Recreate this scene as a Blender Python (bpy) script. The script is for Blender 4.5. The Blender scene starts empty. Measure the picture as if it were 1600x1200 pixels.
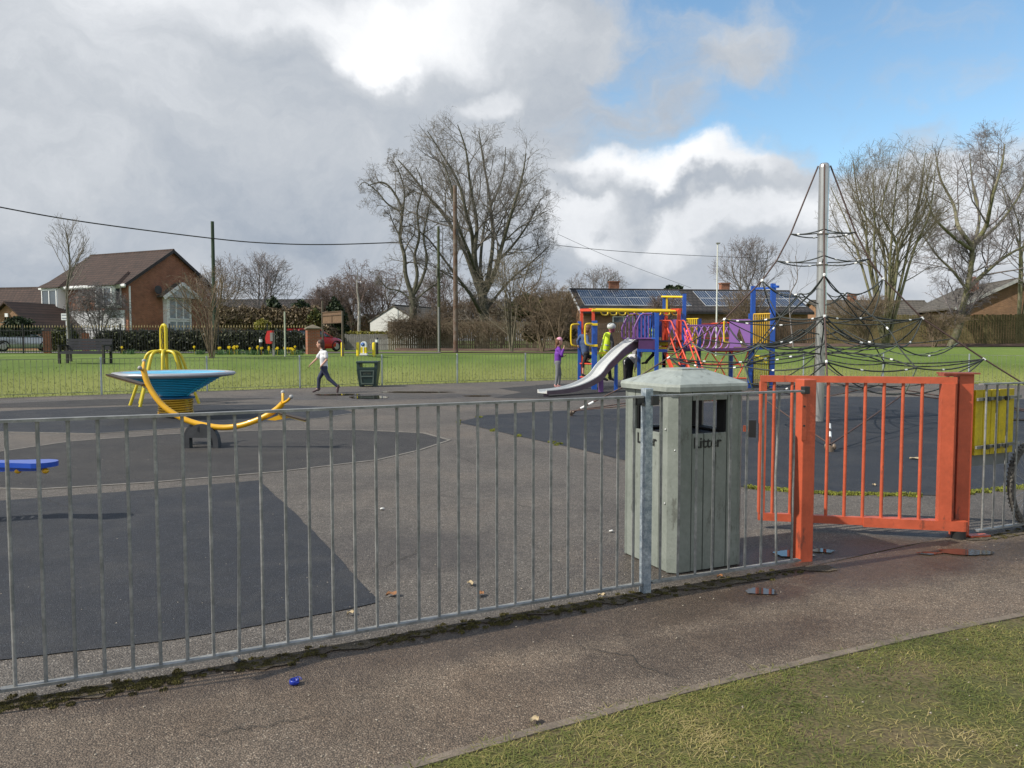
import bpy, bmesh, math, random
import numpy as np
from mathutils import Vector, Matrix
from mathutils.geometry import tessellate_polygon
R = math.radians
scene = bpy.context.scene
# ---------------- camera ----------------
FPX = 1202.0; HOR = 532.0; CAMH = 1.5
PITCH = math.atan((600-HOR)/FPX)
cam_d = bpy.data.cameras.new('camera'); cam = bpy.data.objects.new('camera', cam_d)
scene.collection.objects.link(cam); scene.camera = cam
cam.location = (0, 0, CAMH); cam.rotation_euler = (R(90)-PITCH, 0, 0)
cam_d.sensor_width = 36; cam_d.lens = 36*FPX/1600; cam_d.clip_start = .05; cam_d.clip_end = 3000
# ---------------- view, sun ----------------
vs = scene.view_settings
vs.view_transform = 'Standard'; vs.look = 'None'; vs.exposure = 0.3; vs.gamma = 1.0
SUN_EL = R(42); SH = Vector((1.0, .37, 0)).normalized()          # SH: the way shadows fall
sun_dir = Vector((-SH.x*math.cos(SUN_EL), -SH.y*math.cos(SUN_EL), math.sin(SUN_EL)))
sl = bpy.data.lights.new('sun', 'SUN'); sl.energy = 4.1; sl.angle = R(.6); sl.color = (1, .94, .83)
so = bpy.data.objects.new('sun', sl); scene.collection.objects.link(so)
so.rotation_euler = sun_dir.to_track_quat('Z', 'Y').to_euler(); so.location = (-20, -2, 20)
# ---------------- sky ----------------
world = bpy.data.worlds.new('World'); scene.world = world; world.use_nodes = True
nt = world.node_tree; nt.nodes.clear()
def N(t, **k):
    n = nt.nodes.new(t)
    for a, b in k.items(): setattr(n, a, b)
    return n
def L(a, b): nt.links.new(a, b)
def mth(op, a, b=None, c=None, clamp=False):
    n = N('ShaderNodeMath', operation=op, use_clamp=clamp)
    for i, v in enumerate((a, b, c)):
        if v is None: continue
        if isinstance(v, (int, float)): n.inputs[i].default_value = v
        else: L(v, n.inputs[i])
    return n.outputs[0]
out = N('ShaderNodeOutputWorld'); bg = N('ShaderNodeBackground'); bg.inputs[1].default_value = .1
L(bg.outputs[0], out.inputs[0])
sky = N('ShaderNodeTexSky', sky_type='NISHITA'); sky.sun_disc = False
sky.sun_elevation = SUN_EL; sky.sun_rotation = math.atan2(sun_dir.x, sun_dir.y); sky.dust_density = .4; sky.air_density = 1.0
tc = N('ShaderNodeTexCoord'); sep = N('ShaderNodeSeparateXYZ'); L(tc.outputs['Generated'], sep.inputs[0])
az = mth('ARCTAN2', sep.outputs[0], sep.outputs[1]); el = mth('ARCSINE', sep.outputs[2])
cmb = N('ShaderNodeCombineXYZ'); L(az, cmb.inputs[0]); L(el, cmb.inputs[1])
def noise(vec, scale, detail, rough=.5, sx=1, sy=1, off=(0, 0, 0), dist=0):
    m = N('ShaderNodeMapping'); L(vec, m.inputs[0]); m.inputs['Scale'].default_value = (sx, sy, 1); m.inputs['Location'].default_value = off
    n = N('ShaderNodeTexNoise'); L(m.outputs[0], n.inputs['Vector']); n.inputs['Scale'].default_value = scale
    n.inputs['Detail'].default_value = detail; n.inputs['Roughness'].default_value = rough; n.inputs['Distortion'].default_value = dist
    return n
w1 = noise(cmb.outputs[0], 5, 6, .55)
wv = N('ShaderNodeVectorMath', operation='SUBTRACT'); L(w1.outputs['Color'], wv.inputs[0]); wv.inputs[1].default_value = (.5, .5, .5)
ws = N('ShaderNodeVectorMath', operation='SCALE'); L(wv.outputs[0], ws.inputs[0]); ws.inputs['Scale'].default_value = .25
wa = N('ShaderNodeVectorMath', operation='ADD'); L(cmb.outputs[0], wa.inputs[0]); L(ws.outputs[0], wa.inputs[1])
def azel(px, py):
    dx = (px-800)/FPX; dz = -(py-600)/FPX
    v = Vector((dx, math.cos(PITCH)+dz*math.sin(PITCH), -math.sin(PITCH)+dz*math.cos(PITCH))).normalized()
    return math.atan2(v.x, v.y), math.asin(v.z)
def blob(px, py, rx, ry, soft=.8, rot=0):
    a, e = azel(px, py)
    m = N('ShaderNodeMapping', vector_type='TEXTURE'); L(wa.outputs[0], m.inputs[0])
    m.inputs['Location'].default_value = (a, e, 0); m.inputs['Rotation'].default_value = (0, 0, R(rot)); m.inputs['Scale'].default_value = (rx/FPX, ry/FPX, 1)
    ln = N('ShaderNodeVectorMath', operation='LENGTH'); L(m.outputs[0], ln.inputs[0])
    mr = N('ShaderNodeMapRange', interpolation_type='SMOOTHSTEP'); L(ln.outputs['Value'], mr.inputs[0])
    mr.inputs[1].default_value = 1+soft/2; mr.inputs[2].default_value = 1-soft/2; mr.inputs[3].default_value = 0; mr.inputs[4].default_value = 1
    return mr.outputs[0]
# cover of cloud: 1 over most of the left and the low right
COV = [(220, 260, 600, 420, .5, 0, 1.3), (-700, 100, 900, 700, .5, 0, 1.3), (570, 60, 300, 170, .7, 0, 1), (975, 185, 110, 55, 1.3, 35, .45), (1180, 80, 80, 50, 1.6, 0, .42),
       (1070, 378, 320, 108, .8, 0, 1.1), (1250, 130, 420, 130, 1.6, -8, .24), (1420, 385, 500, 115, 1.1, 0, .85), (1080, 40, 160, 55, 1.6, -10, .28), (800, 480, 700, 130, .6, 0, 1), (840, 70, 120, 70, 1.2, 20, .55)]
tot = None
for p in COV:
    v = mth('MULTIPLY', blob(*p[:6]), p[6]); tot = v if tot is None else mth('ADD', tot, v)
back = N('ShaderNodeMapRange', interpolation_type='SMOOTHSTEP'); L(sep.outputs[1], back.inputs[0]); back.inputs[1].default_value = .35; back.inputs[2].default_value = -.1; back.inputs[3].default_value = 0; back.inputs[4].default_value = .75  # extra unseen cloud behind the camera, added to neutralise blue light in the shade
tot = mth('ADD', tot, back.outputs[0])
n2 = noise(wa.outputs[0], 7, 8, .6, sy=1.7)
tot = mth('ADD', tot, mth('MULTIPLY', mth('SUBTRACT', n2.outputs['Fac'], .5), 1.5))
cov = N('ShaderNodeMapRange', interpolation_type='SMOOTHSTEP'); L(tot, cov.inputs[0]); cov.inputs[1].default_value = .12; cov.inputs[2].default_value = .95
# brightness of the cloud: sunlit tops white, bases grey
BR = [(480, 10, 280, 62, 1.3, -4, .30), (640, 70, 170, 55, 1.3, 10, .23), (560, 112, 60, 24, 1.0, 0, .30), (780, 150, 60, 22, 1, 20, .26),
      (1060, 268, 150, 32, 1.0, 3, .5), (915, 345, 60, 26, 1, 0, .3), (1130, 345, 160, 30, 1, 12, .25), (60, 270, 120, 60, 1, 0, .1), (60, 50, 200, 90, 1.2, 0, .14),
      (1430, 330, 170, 60, 1, 0, .25), (500, 260, 130, 60, 1.2, 0, .08), (1190, 240, 120, 34, 1.2, 30, -.15), (1060, 322, 150, 18, 1.2, 10, -.10), (940, 300, 60, 16, 1, 0, -.16),
      (300, 180, 300, 80, 1.2, 0, -.04), (560, 90, 60, 25, 1, 0, .1), (450, 90, 90, 30, 1, 0, -.1), (30, 450, 130, 40, 1.2, 0, -.24), (250, 390, 300, 60, 1.3, 0, -.07), (430, 330, 140, 40, 1.2, -20, -.08),
      (820, 60, 110, 50, 1.2, 30, -.05), (1000, 420, 260, 30, 1.2, 0, -.06)]
n3 = noise(wa.outputs[0], 4.5, 10, .62, sy=1.6, off=(3, 1, 0))
br = mth('ADD', mth('MULTIPLY', mth('SUBTRACT', n3.outputs['Fac'], .5), .55), .45)
for p in BR: br = mth('ADD', br, mth('MULTIPLY', blob(*p[:6]), p[6]))
br = mth('ADD', br, mth('MULTIPLY', back.outputs[0], .28))  # that unseen rear cloud is brightened to lift the ambient light on shaded sides
n4 = noise(wa.outputs[0], 22, 6, .6, sy=1.8)
br = mth('ADD', br, mth('MULTIPLY', mth('SUBTRACT', n4.outputs['Fac'], .5), .14))
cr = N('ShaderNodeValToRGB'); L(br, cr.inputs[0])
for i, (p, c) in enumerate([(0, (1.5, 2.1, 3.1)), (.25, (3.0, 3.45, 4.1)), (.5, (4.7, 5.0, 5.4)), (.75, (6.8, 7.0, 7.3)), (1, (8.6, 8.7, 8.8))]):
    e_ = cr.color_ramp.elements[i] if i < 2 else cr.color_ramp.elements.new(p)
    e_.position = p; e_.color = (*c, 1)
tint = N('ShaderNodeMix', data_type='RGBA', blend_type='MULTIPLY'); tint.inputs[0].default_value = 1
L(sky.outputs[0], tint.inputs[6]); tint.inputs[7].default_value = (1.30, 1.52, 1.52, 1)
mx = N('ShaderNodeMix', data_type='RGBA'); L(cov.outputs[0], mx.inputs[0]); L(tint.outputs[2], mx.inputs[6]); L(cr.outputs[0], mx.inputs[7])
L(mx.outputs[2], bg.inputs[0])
# ---------------- geometry helpers ----------------
def ray(px, py):
    dx = (px-800)/FPX; dz = -(py-600)/FPX
    return Vector((dx, math.cos(PITCH)+dz*math.sin(PITCH), -math.sin(PITCH)+dz*math.cos(PITCH)))
def G(px, py, z=0.0):
    d = ray(px, py); t = (z-CAMH)/d.z
    return Vector((d.x*t, d.y*t, z))
def P(px, py, Y):
    d = ray(px, py); t = Y/d.y
    return Vector((d.x*t, Y, CAMH+d.z*t))
FL = [(-60, -8), (-30, 9.5), (-13.3, 20), (-11.1, 21.4), (-4.3, 25.7), (1.64, 29), (10.2, 30), (14.7, 27.8), (17.2, 25.3), (21, 20), (40, -8)]
FLx = [a for a, b in FL]; FLy = [b for a, b in FL]
def sstep(a, b, v):
    t = min(1, max(0, (v-a)/(b-a))); return t*t*(3-2*t)
def TZ(x, y):
    d = y-np.interp(x, FLx, FLy)
    far = .80+.34*sstep(2, 18, x)
    return .62*sstep(.3, 8, d)+(far-.62)*sstep(6, 18, d)+(.5*sstep(60, 400, d))
def pnoise(x, y, s=1.0):
    from mathutils import noise as _n
    return _n.noise(Vector((x*s, y*s, 3.7)))

MATW = {}     # parent world matrices
def link(o): scene.collection.objects.link(o); return o
def tag(o, label=None, cat=None, group=None, kind=None):
    if label: o['label'] = label
    if cat: o['category'] = cat
    if group: o['group'] = group
    if kind: o['kind'] = kind
    return o
def thing(name, label, cat, loc=(0, 0, 0), rz=0, group=None):
    o = link(bpy.data.objects.new(name, None)); o.empty_display_size = .1
    o.location = loc; o.rotation_euler = (0, 0, rz)
    MATW[o.name] = Matrix.Translation(Vector(loc)) @ Matrix.Rotation(rz, 4, 'Z')
    return tag(o, label, cat, group)
class MB:
    def __init__(s): s.v = []; s.f = []; s.sm = []
    def add(s, vs, fs, smooth=False):
        o = len(s.v); s.v += [tuple(v) for v in vs]; s.f += [tuple(i+o for i in f) for f in fs]; s.sm += [smooth]*len(fs); return s
    def box(s, c, d, rz=0, M=None, bev=0):
        hx, hy, hz = d[0]/2, d[1]/2, d[2]/2
        if bev:
            b = min(bev, hx*.49, hy*.49, hz*.49); vs = []; bm = bmesh.new(); bmesh.ops.create_cube(bm, size=1)
            for v in bm.verts: v.co = Vector((v.co.x*d[0], v.co.y*d[1], v.co.z*d[2]))
            bmesh.ops.bevel(bm, geom=bm.edges[:], offset=b, segments=2, affect='EDGES', profile=.6)
            vs = [v.co.copy() for v in bm.verts]; bm.verts.index_update(); fs = [[v.index for v in f.verts] for f in bm.faces]; bm.free()
        else:
            vs = [Vector((x, y, z)) for x in (-hx, hx) for y in (-hy, hy) for z in (-hz, hz)]
            fs = [(0, 1, 3, 2), (4, 6, 7, 5), (0, 4, 5, 1), (2, 3, 7, 6), (0, 2, 6, 4), (1, 5, 7, 3)]
        Q = M if M is not None else Matrix.Rotation(rz, 3, 'Z')
        return s.add([Q @ v+Vector(c) for v in vs], fs)
    def bar(s, a, b, w, h, up=(0, 0, 1)):   # rectangular bar from a to b
        a = Vector(a); b = Vector(b); x = (b-a).normalized(); u = Vector(up)
        y = u.cross(x)
        if y.length < 1e-4: y = Vector((0, 1, 0)).cross(x)
        y.normalize(); z = x.cross(y)
        M = Matrix((x, y, z)).transposed()
        return s.box((a+b)/2, ((b-a).length, w, h), M=M)
    def tube(s, pts, r, n=8, caps=True, smooth=True, flat=1.0):
        pts = [Vector(p) for p in pts]; k = len(pts); rs = r if isinstance(r, (list, tuple)) else [r]*k
        T = [(pts[min(i+1, k-1)]-pts[max(i-1, 0)]).normalized() for i in range(k)]
        ref = Vector((0, 0, 1)) if abs(T[0].z) < .9 else Vector((1, 0, 0))
        u = T[0].cross(ref).normalized(); vs = []
        for i in range(k):
            u = (u-T[i]*u.dot(T[i])).normalized(); w = T[i].cross(u)
            for j in range(n):
                a = 2*math.pi*j/n; vs.append(pts[i]+(u*math.cos(a)+w*math.sin(a)*flat)*rs[i])
        fs = [(i*n+j, i*n+(j+1) % n, (i+1)*n+(j+1) % n, (i+1)*n+j) for i in range(k-1) for j in range(n)]
        s.add(vs, fs, smooth)
        if caps:
            s.add(vs[:n], [tuple(range(n))[::-1]]); s.add(vs[-n:], [tuple(range(n))])
        return s
    def lathe(s, prof, c=(0, 0, 0), n=24, smooth=True, M=None):
        vs = []
        for (r, z) in prof:
            for j in range(n):
                a = 2*math.pi*j/n; v = Vector((r*math.cos(a), r*math.sin(a), z))
                vs.append((M @ v if M is not None else v)+Vector(c))
        k = len(prof)
        fs = [(i*n+j, i*n+(j+1) % n, (i+1)*n+(j+1) % n, (i+1)*n+j) for i in range(k-1) for j in range(n)]
        s.add(vs, fs, smooth)
        if prof[0][0] > 1e-5: s.add(vs[:n], [tuple(range(n))[::-1]])
        if prof[-1][0] > 1e-5: s.add(vs[-n:], [tuple(range(n))])
        return s
    def ell(s, c, r, M=None, n=10, k=7):
        if isinstance(r, (int, float)): r = (r, r, r)
        vs = []; c = Vector(c)
        for i in range(k+1):
            p = math.pi*i/k
            for j in range(n):
                a = 2*math.pi*j/n; v = Vector((r[0]*math.sin(p)*math.cos(a), r[1]*math.sin(p)*math.sin(a), -r[2]*math.cos(p)))
                vs.append((M @ v if M is not None else v)+c)
        fs = [(i*n+j, i*n+(j+1) % n, (i+1)*n+(j+1) % n, (i+1)*n+j) for i in range(k) for j in range(n)]
        return s.add(vs, fs, True)
    def prism(s, poly, z0, z1, M=None):   # poly in xy, extruded in z
        n = len(poly); vs = [Vector((x, y, z0)) for x, y in poly]+[Vector((x, y, z1)) for x, y in poly]
        if M is not None: vs = [M @ v for v in vs]
        t = tessellate_polygon([[Vector((x, y, 0)) for x, y in poly]])
        area = sum(poly[i][0]*poly[(i+1) % n][1]-poly[(i+1) % n][0]*poly[i][1] for i in range(n))
        fs = [tuple(q)+() for q in t]+[tuple(i+n for i in q) for q in t]
        fs += [(i, (i+1) % n, n+(i+1) % n, n+i) for i in range(n)]
        return s.add(vs, fs)
    def build(s, name, mat, parent=None, origin=None, fix=False):
        me = bpy.data.meshes.new(name); vs = s.v
        if parent is not None:
            Mi = MATW[parent.name].inverted() if parent.name in MATW else Matrix.Identity(4)
            vs = [Mi @ Vector(v) for v in vs]
        elif origin is not None:
            o_ = Vector(origin); vs = [Vector(v)-o_ for v in vs]
        me.from_pydata(vs, [], s.f); me.polygons.foreach_set('use_smooth', s.sm)
        if fix:
            bm = bmesh.new(); bm.from_mesh(me); bmesh.ops.remove_doubles(bm, verts=bm.verts, dist=1e-5); bmesh.ops.recalc_face_normals(bm, faces=bm.faces); bm.to_mesh(me); bm.free()
        me.update(); me.materials.append(mat)
        o = link(bpy.data.objects.new(name, me))
        if parent is not None:
            o.parent = parent; MATW[o.name] = MATW.get(parent.name, Matrix.Identity(4))
        else:
            if origin is not None: o.location = origin
            MATW[o.name] = Matrix.Translation(Vector(origin) if origin is not None else Vector((0, 0, 0)))
        return o
def copy_tree(o, loc=None, rz=None, parent=None):
    c = link(o.copy())
    if parent is not None: c.parent = parent
    if loc is not None: c.location = loc
    if rz is not None: c.rotation_euler = (0, 0, rz)
    for ch in list(o.children): copy_tree(ch, parent=c)
    return c
# ---------------- materials ----------------
MC = {}
def M(name, col, rough=.6, metal=0.0, var=.2, vs=4, bump=0, bs=60, col2=None, spec=.5, fine=0, fs=120, voro=False, tran=0, coat=0, p2=(.4, .65), bdist=.01, wear=None):
    if name in MC: return MC[name]
    m = bpy.data.materials.new(name); m.use_nodes = True; t = m.node_tree; b = t.nodes['Principled BSDF']
    b.inputs['Roughness'].default_value = rough; b.inputs['Metallic'].default_value = metal; b.inputs['Specular IOR Level'].default_value = spec
    if coat: b.inputs['Coat Weight'].default_value = coat
    if tran: b.inputs['Transmission Weight'].default_value = tran
    tcn = t.nodes.new('ShaderNodeTexCoord'); n = t.nodes.new('ShaderNodeTexNoise'); t.links.new(tcn.outputs['Object'], n.inputs['Vector'])
    n.inputs['Scale'].default_value = vs; n.inputs['Detail'].default_value = 6; n.inputs['Roughness'].default_value = .6
    rmp = t.nodes.new('ShaderNodeValToRGB'); t.links.new(n.outputs['Fac'], rmp.inputs[0])
    c2 = col2 if col2 else tuple(c*(1+var) for c in col); c1 = col if col2 else tuple(c*(1-var) for c in col)
    e = rmp.color_ramp.elements; e[0].position = p2[0]-.1*(not col2); e[1].position = p2[1]+.05*(not col2); e[0].color = (*c1, 1); e[1].color = (*c2, 1)
    colout = rmp.outputs[0]
    if fine:
        if voro:
            n2_ = t.nodes.new('ShaderNodeTexVoronoi'); n2_.inputs['Scale'].default_value = fs; fo = n2_.outputs['Color']
            sp = t.nodes.new('ShaderNodeSeparateColor'); t.links.new(fo, sp.inputs[0]); fo = sp.outputs[0]
        else:
            n2_ = t.nodes.new('ShaderNodeTexNoise'); n2_.inputs['Scale'].default_value = fs; n2_.inputs['Detail'].default_value = 3; fo = n2_.outputs['Fac']
        t.links.new(tcn.outputs['Object'], n2_.inputs['Vector'])
        mr = t.nodes.new('ShaderNodeMapRange'); t.links.new(fo, mr.inputs[0]); mr.inputs[1].default_value = 0 if voro else .3; mr.inputs[2].default_value = 1 if voro else .7
        mr.inputs[3].default_value = 1-fine; mr.inputs[4].default_value = 1+fine
        mm = t.nodes.new('ShaderNodeVectorMath'); mm.operation = 'SCALE'; t.links.new(colout, mm.inputs[0]); t.links.new(mr.outputs[0], mm.inputs['Scale']); colout = mm.outputs[0]
    if wear:      # (colour, coverage threshold, scale)
        wn = t.nodes.new('ShaderNodeTexNoise'); wn.inputs['Scale'].default_value = wear[2]; wn.inputs['Detail'].default_value = 9; wn.inputs['Roughness'].default_value = .72
        wm = t.nodes.new('ShaderNodeMapping'); wm.inputs['Scale'].default_value = (1, 1, .35); wm.inputs['Location'].default_value = (3.1, 1.7, .4); t.links.new(tcn.outputs['Object'], wm.inputs[0]); t.links.new(wm.outputs[0], wn.inputs['Vector'])
        wr = t.nodes.new('ShaderNodeMapRange'); t.links.new(wn.outputs['Fac'], wr.inputs[0]); wr.inputs[1].default_value = wear[1]; wr.inputs[2].default_value = wear[1]+.06; wr.inputs[4].default_value = .8
        wx = t.nodes.new('ShaderNodeMix'); wx.data_type = 'RGBA'; t.links.new(wr.outputs[0], wx.inputs[0]); t.links.new(colout, wx.inputs[6]); wx.inputs[7].default_value = (*wear[0], 1); colout = wx.outputs[2]
    t.links.new(colout, b.inputs['Base Color'])
    if bump:
        n3_ = t.nodes.new('ShaderNodeTexNoise'); n3_.inputs['Scale'].default_value = bs; n3_.inputs['Detail'].default_value = 4; t.links.new(tcn.outputs['Object'], n3_.inputs['Vector'])
        bp = t.nodes.new('ShaderNodeBump'); bp.inputs['Strength'].default_value = bump; bp.inputs['Distance'].default_value = bdist; t.links.new(n3_.outputs['Fac'], bp.inputs['Height']); t.links.new(bp.outputs[0], b.inputs['Normal'])
    MC[name] = m; return m
def nodes_mat(name, rough=.9):
    m = bpy.data.materials.new(name); m.use_nodes = True; t = m.node_tree; b = t.nodes['Principled BSDF']; b.inputs['Roughness'].default_value = rough
    MC[name] = m
    def nd(ty, **k):
        n = t.nodes.new(ty)
        for a, v in k.items():
            if a in ('Scale', 'Detail', 'Roughness', 'Distortion', 'Strength', 'Distance', 'Fac', 'Randomness'): n.inputs[a].default_value = v
            else: setattr(n, a, v)
        return n
    return m, t, b, nd
def ramp(t, nd, src, stops):
    r = nd('ShaderNodeValToRGB'); t.links.new(src, r.inputs[0]); el_ = r.color_ramp.elements
    for i, (p, c) in enumerate(stops):
        e = el_[i] if i < 2 else el_.new(p)
        e.position = p; e.color = (*c, 1) if len(c) == 3 else c
    return r.outputs[0]
def tarmac(name, base, speck, stain=None, sc=150, wet=(), rough=.85, bump=.9, gapd=.48, dust=None):
    m, t, b, nd = nodes_mat(name, rough); lk = t.links.new
    tcn = nd('ShaderNodeTexCoord'); V = tcn.outputs['Object']
    vo = nd('ShaderNodeTexVoronoi', Scale=sc); lk(V, vo.inputs['Vector'])
    sp = nd('ShaderNodeSeparateColor'); lk(vo.outputs['Color'], sp.inputs[0])
    spk = ramp(t, nd, sp.outputs[0], [(0, tuple(c*.72 for c in base)), (.5, base), (.9, tuple(c*1.2 for c in base)), (1, speck)])
    big = nd('ShaderNodeTexNoise', Scale=.55, Detail=8, Roughness=.62); lk(V, big.inputs['Vector'])
    bg_ = ramp(t, nd, big.outputs['Fac'], [(.32, (.74, .74, .76)), (.5, (1, 1, 1)), (.68, (1.22, 1.16, 1.1))])
    mid = nd('ShaderNodeTexNoise', Scale=9, Detail=6, Roughness=.7); lk(V, mid.inputs['Vector'])
    md = ramp(t, nd, mid.outputs['Fac'], [(.3, (.8, .8, .8)), (.7, (1.2, 1.2, 1.2))])
    m1 = nd('ShaderNodeMix', data_type='RGBA', blend_type='MULTIPLY'); m1.inputs[0].default_value = 1; lk(spk, m1.inputs[6]); lk(bg_, m1.inputs[7])
    m2 = nd('ShaderNodeMix', data_type='RGBA', blend_type='MULTIPLY'); m2.inputs[0].default_value = 1; lk(m1.outputs[2], m2.inputs[6]); lk(md, m2.inputs[7])
    col = m2.outputs[2]
    if stain:
        s_ = nd('ShaderNodeTexNoise', Scale=1.1, Detail=7, Roughness=.65); mp = nd('ShaderNodeMapping'); mp.inputs['Location'].default_value = (5, 2, 0); lk(V, mp.inputs[0]); lk(mp.outputs[0], s_.inputs['Vector'])
        sf = ramp(t, nd, s_.outputs['Fac'], [(.48, (0, 0, 0)), (.68, (.75, .75, .75))])
        m3 = nd('ShaderNodeMix', data_type='RGBA', blend_type='MULTIPLY'); lk(sf, m3.inputs[0]); lk(col, m3.inputs[6]); m3.inputs[7].default_value = (*stain, 1); col = m3.outputs[2]
    if dust:
        dn = nd('ShaderNodeTexNoise', Scale=1.7, Detail=9, Roughness=.72, Distortion=.6); lk(V, dn.inputs['Vector']); df = ramp(t, nd, dn.outputs['Fac'], [(.46, (0, 0, 0)), (.74, (.62, .62, .62))])
        m6 = nd('ShaderNodeMix', data_type='RGBA'); lk(df, m6.inputs[0]); lk(col, m6.inputs[6]); m6.inputs[7].default_value = (*dust, 1); col = m6.outputs[2]
    gp_ = ramp(t, nd, vo.outputs['Distance'], [(.25, (1.10, 1.10, 1.10)), (.66, (gapd, gapd, gapd))])
    m5 = nd('ShaderNodeMix', data_type='RGBA', blend_type='MULTIPLY'); m5.inputs[0].default_value = 1; lk(col, m5.inputs[6]); lk(gp_, m5.inputs[7]); col = m5.outputs[2]
    if wet:
        wsum = None; wn0 = nd('ShaderNodeTexNoise', Scale=2.2, Detail=7, Roughness=.65); lk(V, wn0.inputs['Vector'])
        for (wx_, wy_, rx_, ry_, st_) in wet:
            mpp = nd('ShaderNodeMapping', vector_type='TEXTURE'); mpp.inputs['Location'].default_value = (wx_, wy_, 0); mpp.inputs['Scale'].default_value = (rx_, ry_, 1); mpp.inputs['Rotation'].default_value = (0, 0, .42 if ry_ < rx_ and wy_ < 8 else 0); lk(V, mpp.inputs[0])
            lnn = nd('ShaderNodeVectorMath', operation='LENGTH'); lk(mpp.outputs[0], lnn.inputs[0]); ad0 = nd('ShaderNodeMath', operation='MULTIPLY_ADD'); lk(wn0.outputs['Fac'], ad0.inputs[0]); ad0.inputs[1].default_value = 1.3; lk(lnn.outputs['Value'], ad0.inputs[2])
            mrr = nd('ShaderNodeMapRange'); mrr.interpolation_type = 'SMOOTHSTEP'; lk(ad0.outputs[0], mrr.inputs[0]); mrr.inputs[1].default_value = 1.95; mrr.inputs[2].default_value = 1.15; mrr.inputs[4].default_value = st_
            if wsum is None: wsum = mrr.outputs[0]
            else: mxx = nd('ShaderNodeMath', operation='MAXIMUM'); lk(wsum, mxx.inputs[0]); lk(mrr.outputs[0], mxx.inputs[1]); wsum = mxx.outputs[0]
        m4 = nd('ShaderNodeMix', data_type='RGBA', blend_type='MULTIPLY'); lk(wsum, m4.inputs[0]); lk(col, m4.inputs[6]); m4.inputs[7].default_value = (.55, .50, .47, 1); col = m4.outputs[2]
        rr_ = nd('ShaderNodeMapRange'); lk(wsum, rr_.inputs[0]); rr_.inputs[3].default_value = rough; rr_.inputs[4].default_value = .33; lk(rr_.outputs[0], b.inputs['Roughness'])
    lk(col, b.inputs['Base Color'])
    if False:
        wn = nd('ShaderNodeTexNoise', Scale=.7, Detail=5, Roughness=.6); lk(V, wn.inputs['Vector'])
        wr = nd('ShaderNodeMapRange'); lk(wn.outputs['Fac'], wr.inputs[0]); wr.inputs[1].default_value = .45; wr.inputs[2].default_value = .62; wr.inputs[3].default_value = rough; wr.inputs[4].default_value = .38
        lk(wr.outputs[0], b.inputs['Roughness'])
    b2 = nd('ShaderNodeTexNoise', Scale=sc*.9, Detail=2); lk(V, b2.inputs['Vector'])
    ad = nd('ShaderNodeMath', operation='ADD'); lk(vo.outputs['Distance'], ad.inputs[0]); lk(b2.outputs['Fac'], ad.inputs[1])
    bp = nd('ShaderNodeBump', Strength=bump, Distance=.005); lk(ad.outputs[0], bp.inputs['Height']); lk(bp.outputs[0], b.inputs['Normal'])
    return m
def grass_mat(name, cols, patch=None):
    m, t, b, nd = nodes_mat(name, .9); lk = t.links.new
    tcn = nd('ShaderNodeTexCoord'); V = tcn.outputs['Object']
    f = nd('ShaderNodeTexNoise', Scale=28, Detail=5, Roughness=.75); lk(V, f.inputs['Vector'])
    mp = nd('ShaderNodeMapping'); mp.inputs['Scale'].default_value = (1, .35, 1); lk(V, mp.inputs[0])
    f2 = nd('ShaderNodeTexNoise', Scale=.35, Detail=8, Roughness=.6); lk(mp.outputs[0], f2.inputs['Vector'])
    a = nd('ShaderNodeMath', operation='MULTIPLY_ADD'); lk(f.outputs['Fac'], a.inputs[0]); a.inputs[1].default_value = .6; 
    a2 = nd('ShaderNodeMath', operation='MULTIPLY'); lk(f2.outputs['Fac'], a2.inputs[0]); a2.inputs[1].default_value = .55; lk(a2.outputs[0], a.inputs[2])
    c = ramp(t, nd, a.outputs[0], cols); lk(c, b.inputs['Base Color'])
    bp = nd('ShaderNodeBump', Strength=.8, Distance=.03); lk(f.outputs['Fac'], bp.inputs['Height']); lk(bp.outputs[0], b.inputs['Normal'])
    b.inputs['Specular IOR Level'].default_value = .2
    return m
def brick_mat(name, c1, c2, mortar, w=.225, h=.075, ms=.012, rough=.9, tile=False):
    m, t, b, nd = nodes_mat(name, rough); lk = t.links.new
    tcn = nd('ShaderNodeTexCoord'); s_ = nd('ShaderNodeSeparateXYZ'); lk(tcn.outputs['Object'], s_.inputs[0])
    ad = nd('ShaderNodeMath', operation='ADD'); lk(s_.outputs[0], ad.inputs[0])
    if not tile: lk(s_.outputs[1], ad.inputs[1])
    else: ad.inputs[1].default_value = 0
    cb = nd('ShaderNodeCombineXYZ'); lk(ad.outputs[0], cb.inputs[0]); lk(s_.outputs[2], cb.inputs[1])
    br_ = nd('ShaderNodeTexBrick'); lk(cb.outputs[0], br_.inputs['Vector']); br_.inputs['Scale'].default_value = 1
    br_.inputs['Brick Width'].default_value = w; br_.inputs['Row Height'].default_value = h; br_.inputs['Mortar Size'].default_value = ms
    br_.inputs['Color1'].default_value = (*c1, 1); br_.inputs['Color2'].default_value = (*c2, 1); br_.inputs['Mortar'].default_value = (*mortar, 1)
    n_ = nd('ShaderNodeTexNoise', Scale=1.2, Detail=8, Roughness=.7); lk(tcn.outputs['Object'], n_.inputs['Vector'])
    v_ = ramp(t, nd, n_.outputs['Fac'], [(.3, (.7, .7, .7)), (.7, (1.3, 1.28, 1.25))])
    m1 = nd('ShaderNodeMix', data_type='RGBA', blend_type='MULTIPLY'); m1.inputs[0].default_value = 1; lk(br_.outputs['Color'], m1.inputs[6]); lk(v_, m1.inputs[7])
    lk(m1.outputs[2], b.inputs['Base Color'])
    bp = nd('ShaderNodeBump', Strength=.6, Distance=.02); bp.invert = True; lk(br_.outputs['Fac'], bp.inputs['Height']); lk(bp.outputs[0], b.inputs['Normal'])
    return m
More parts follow.
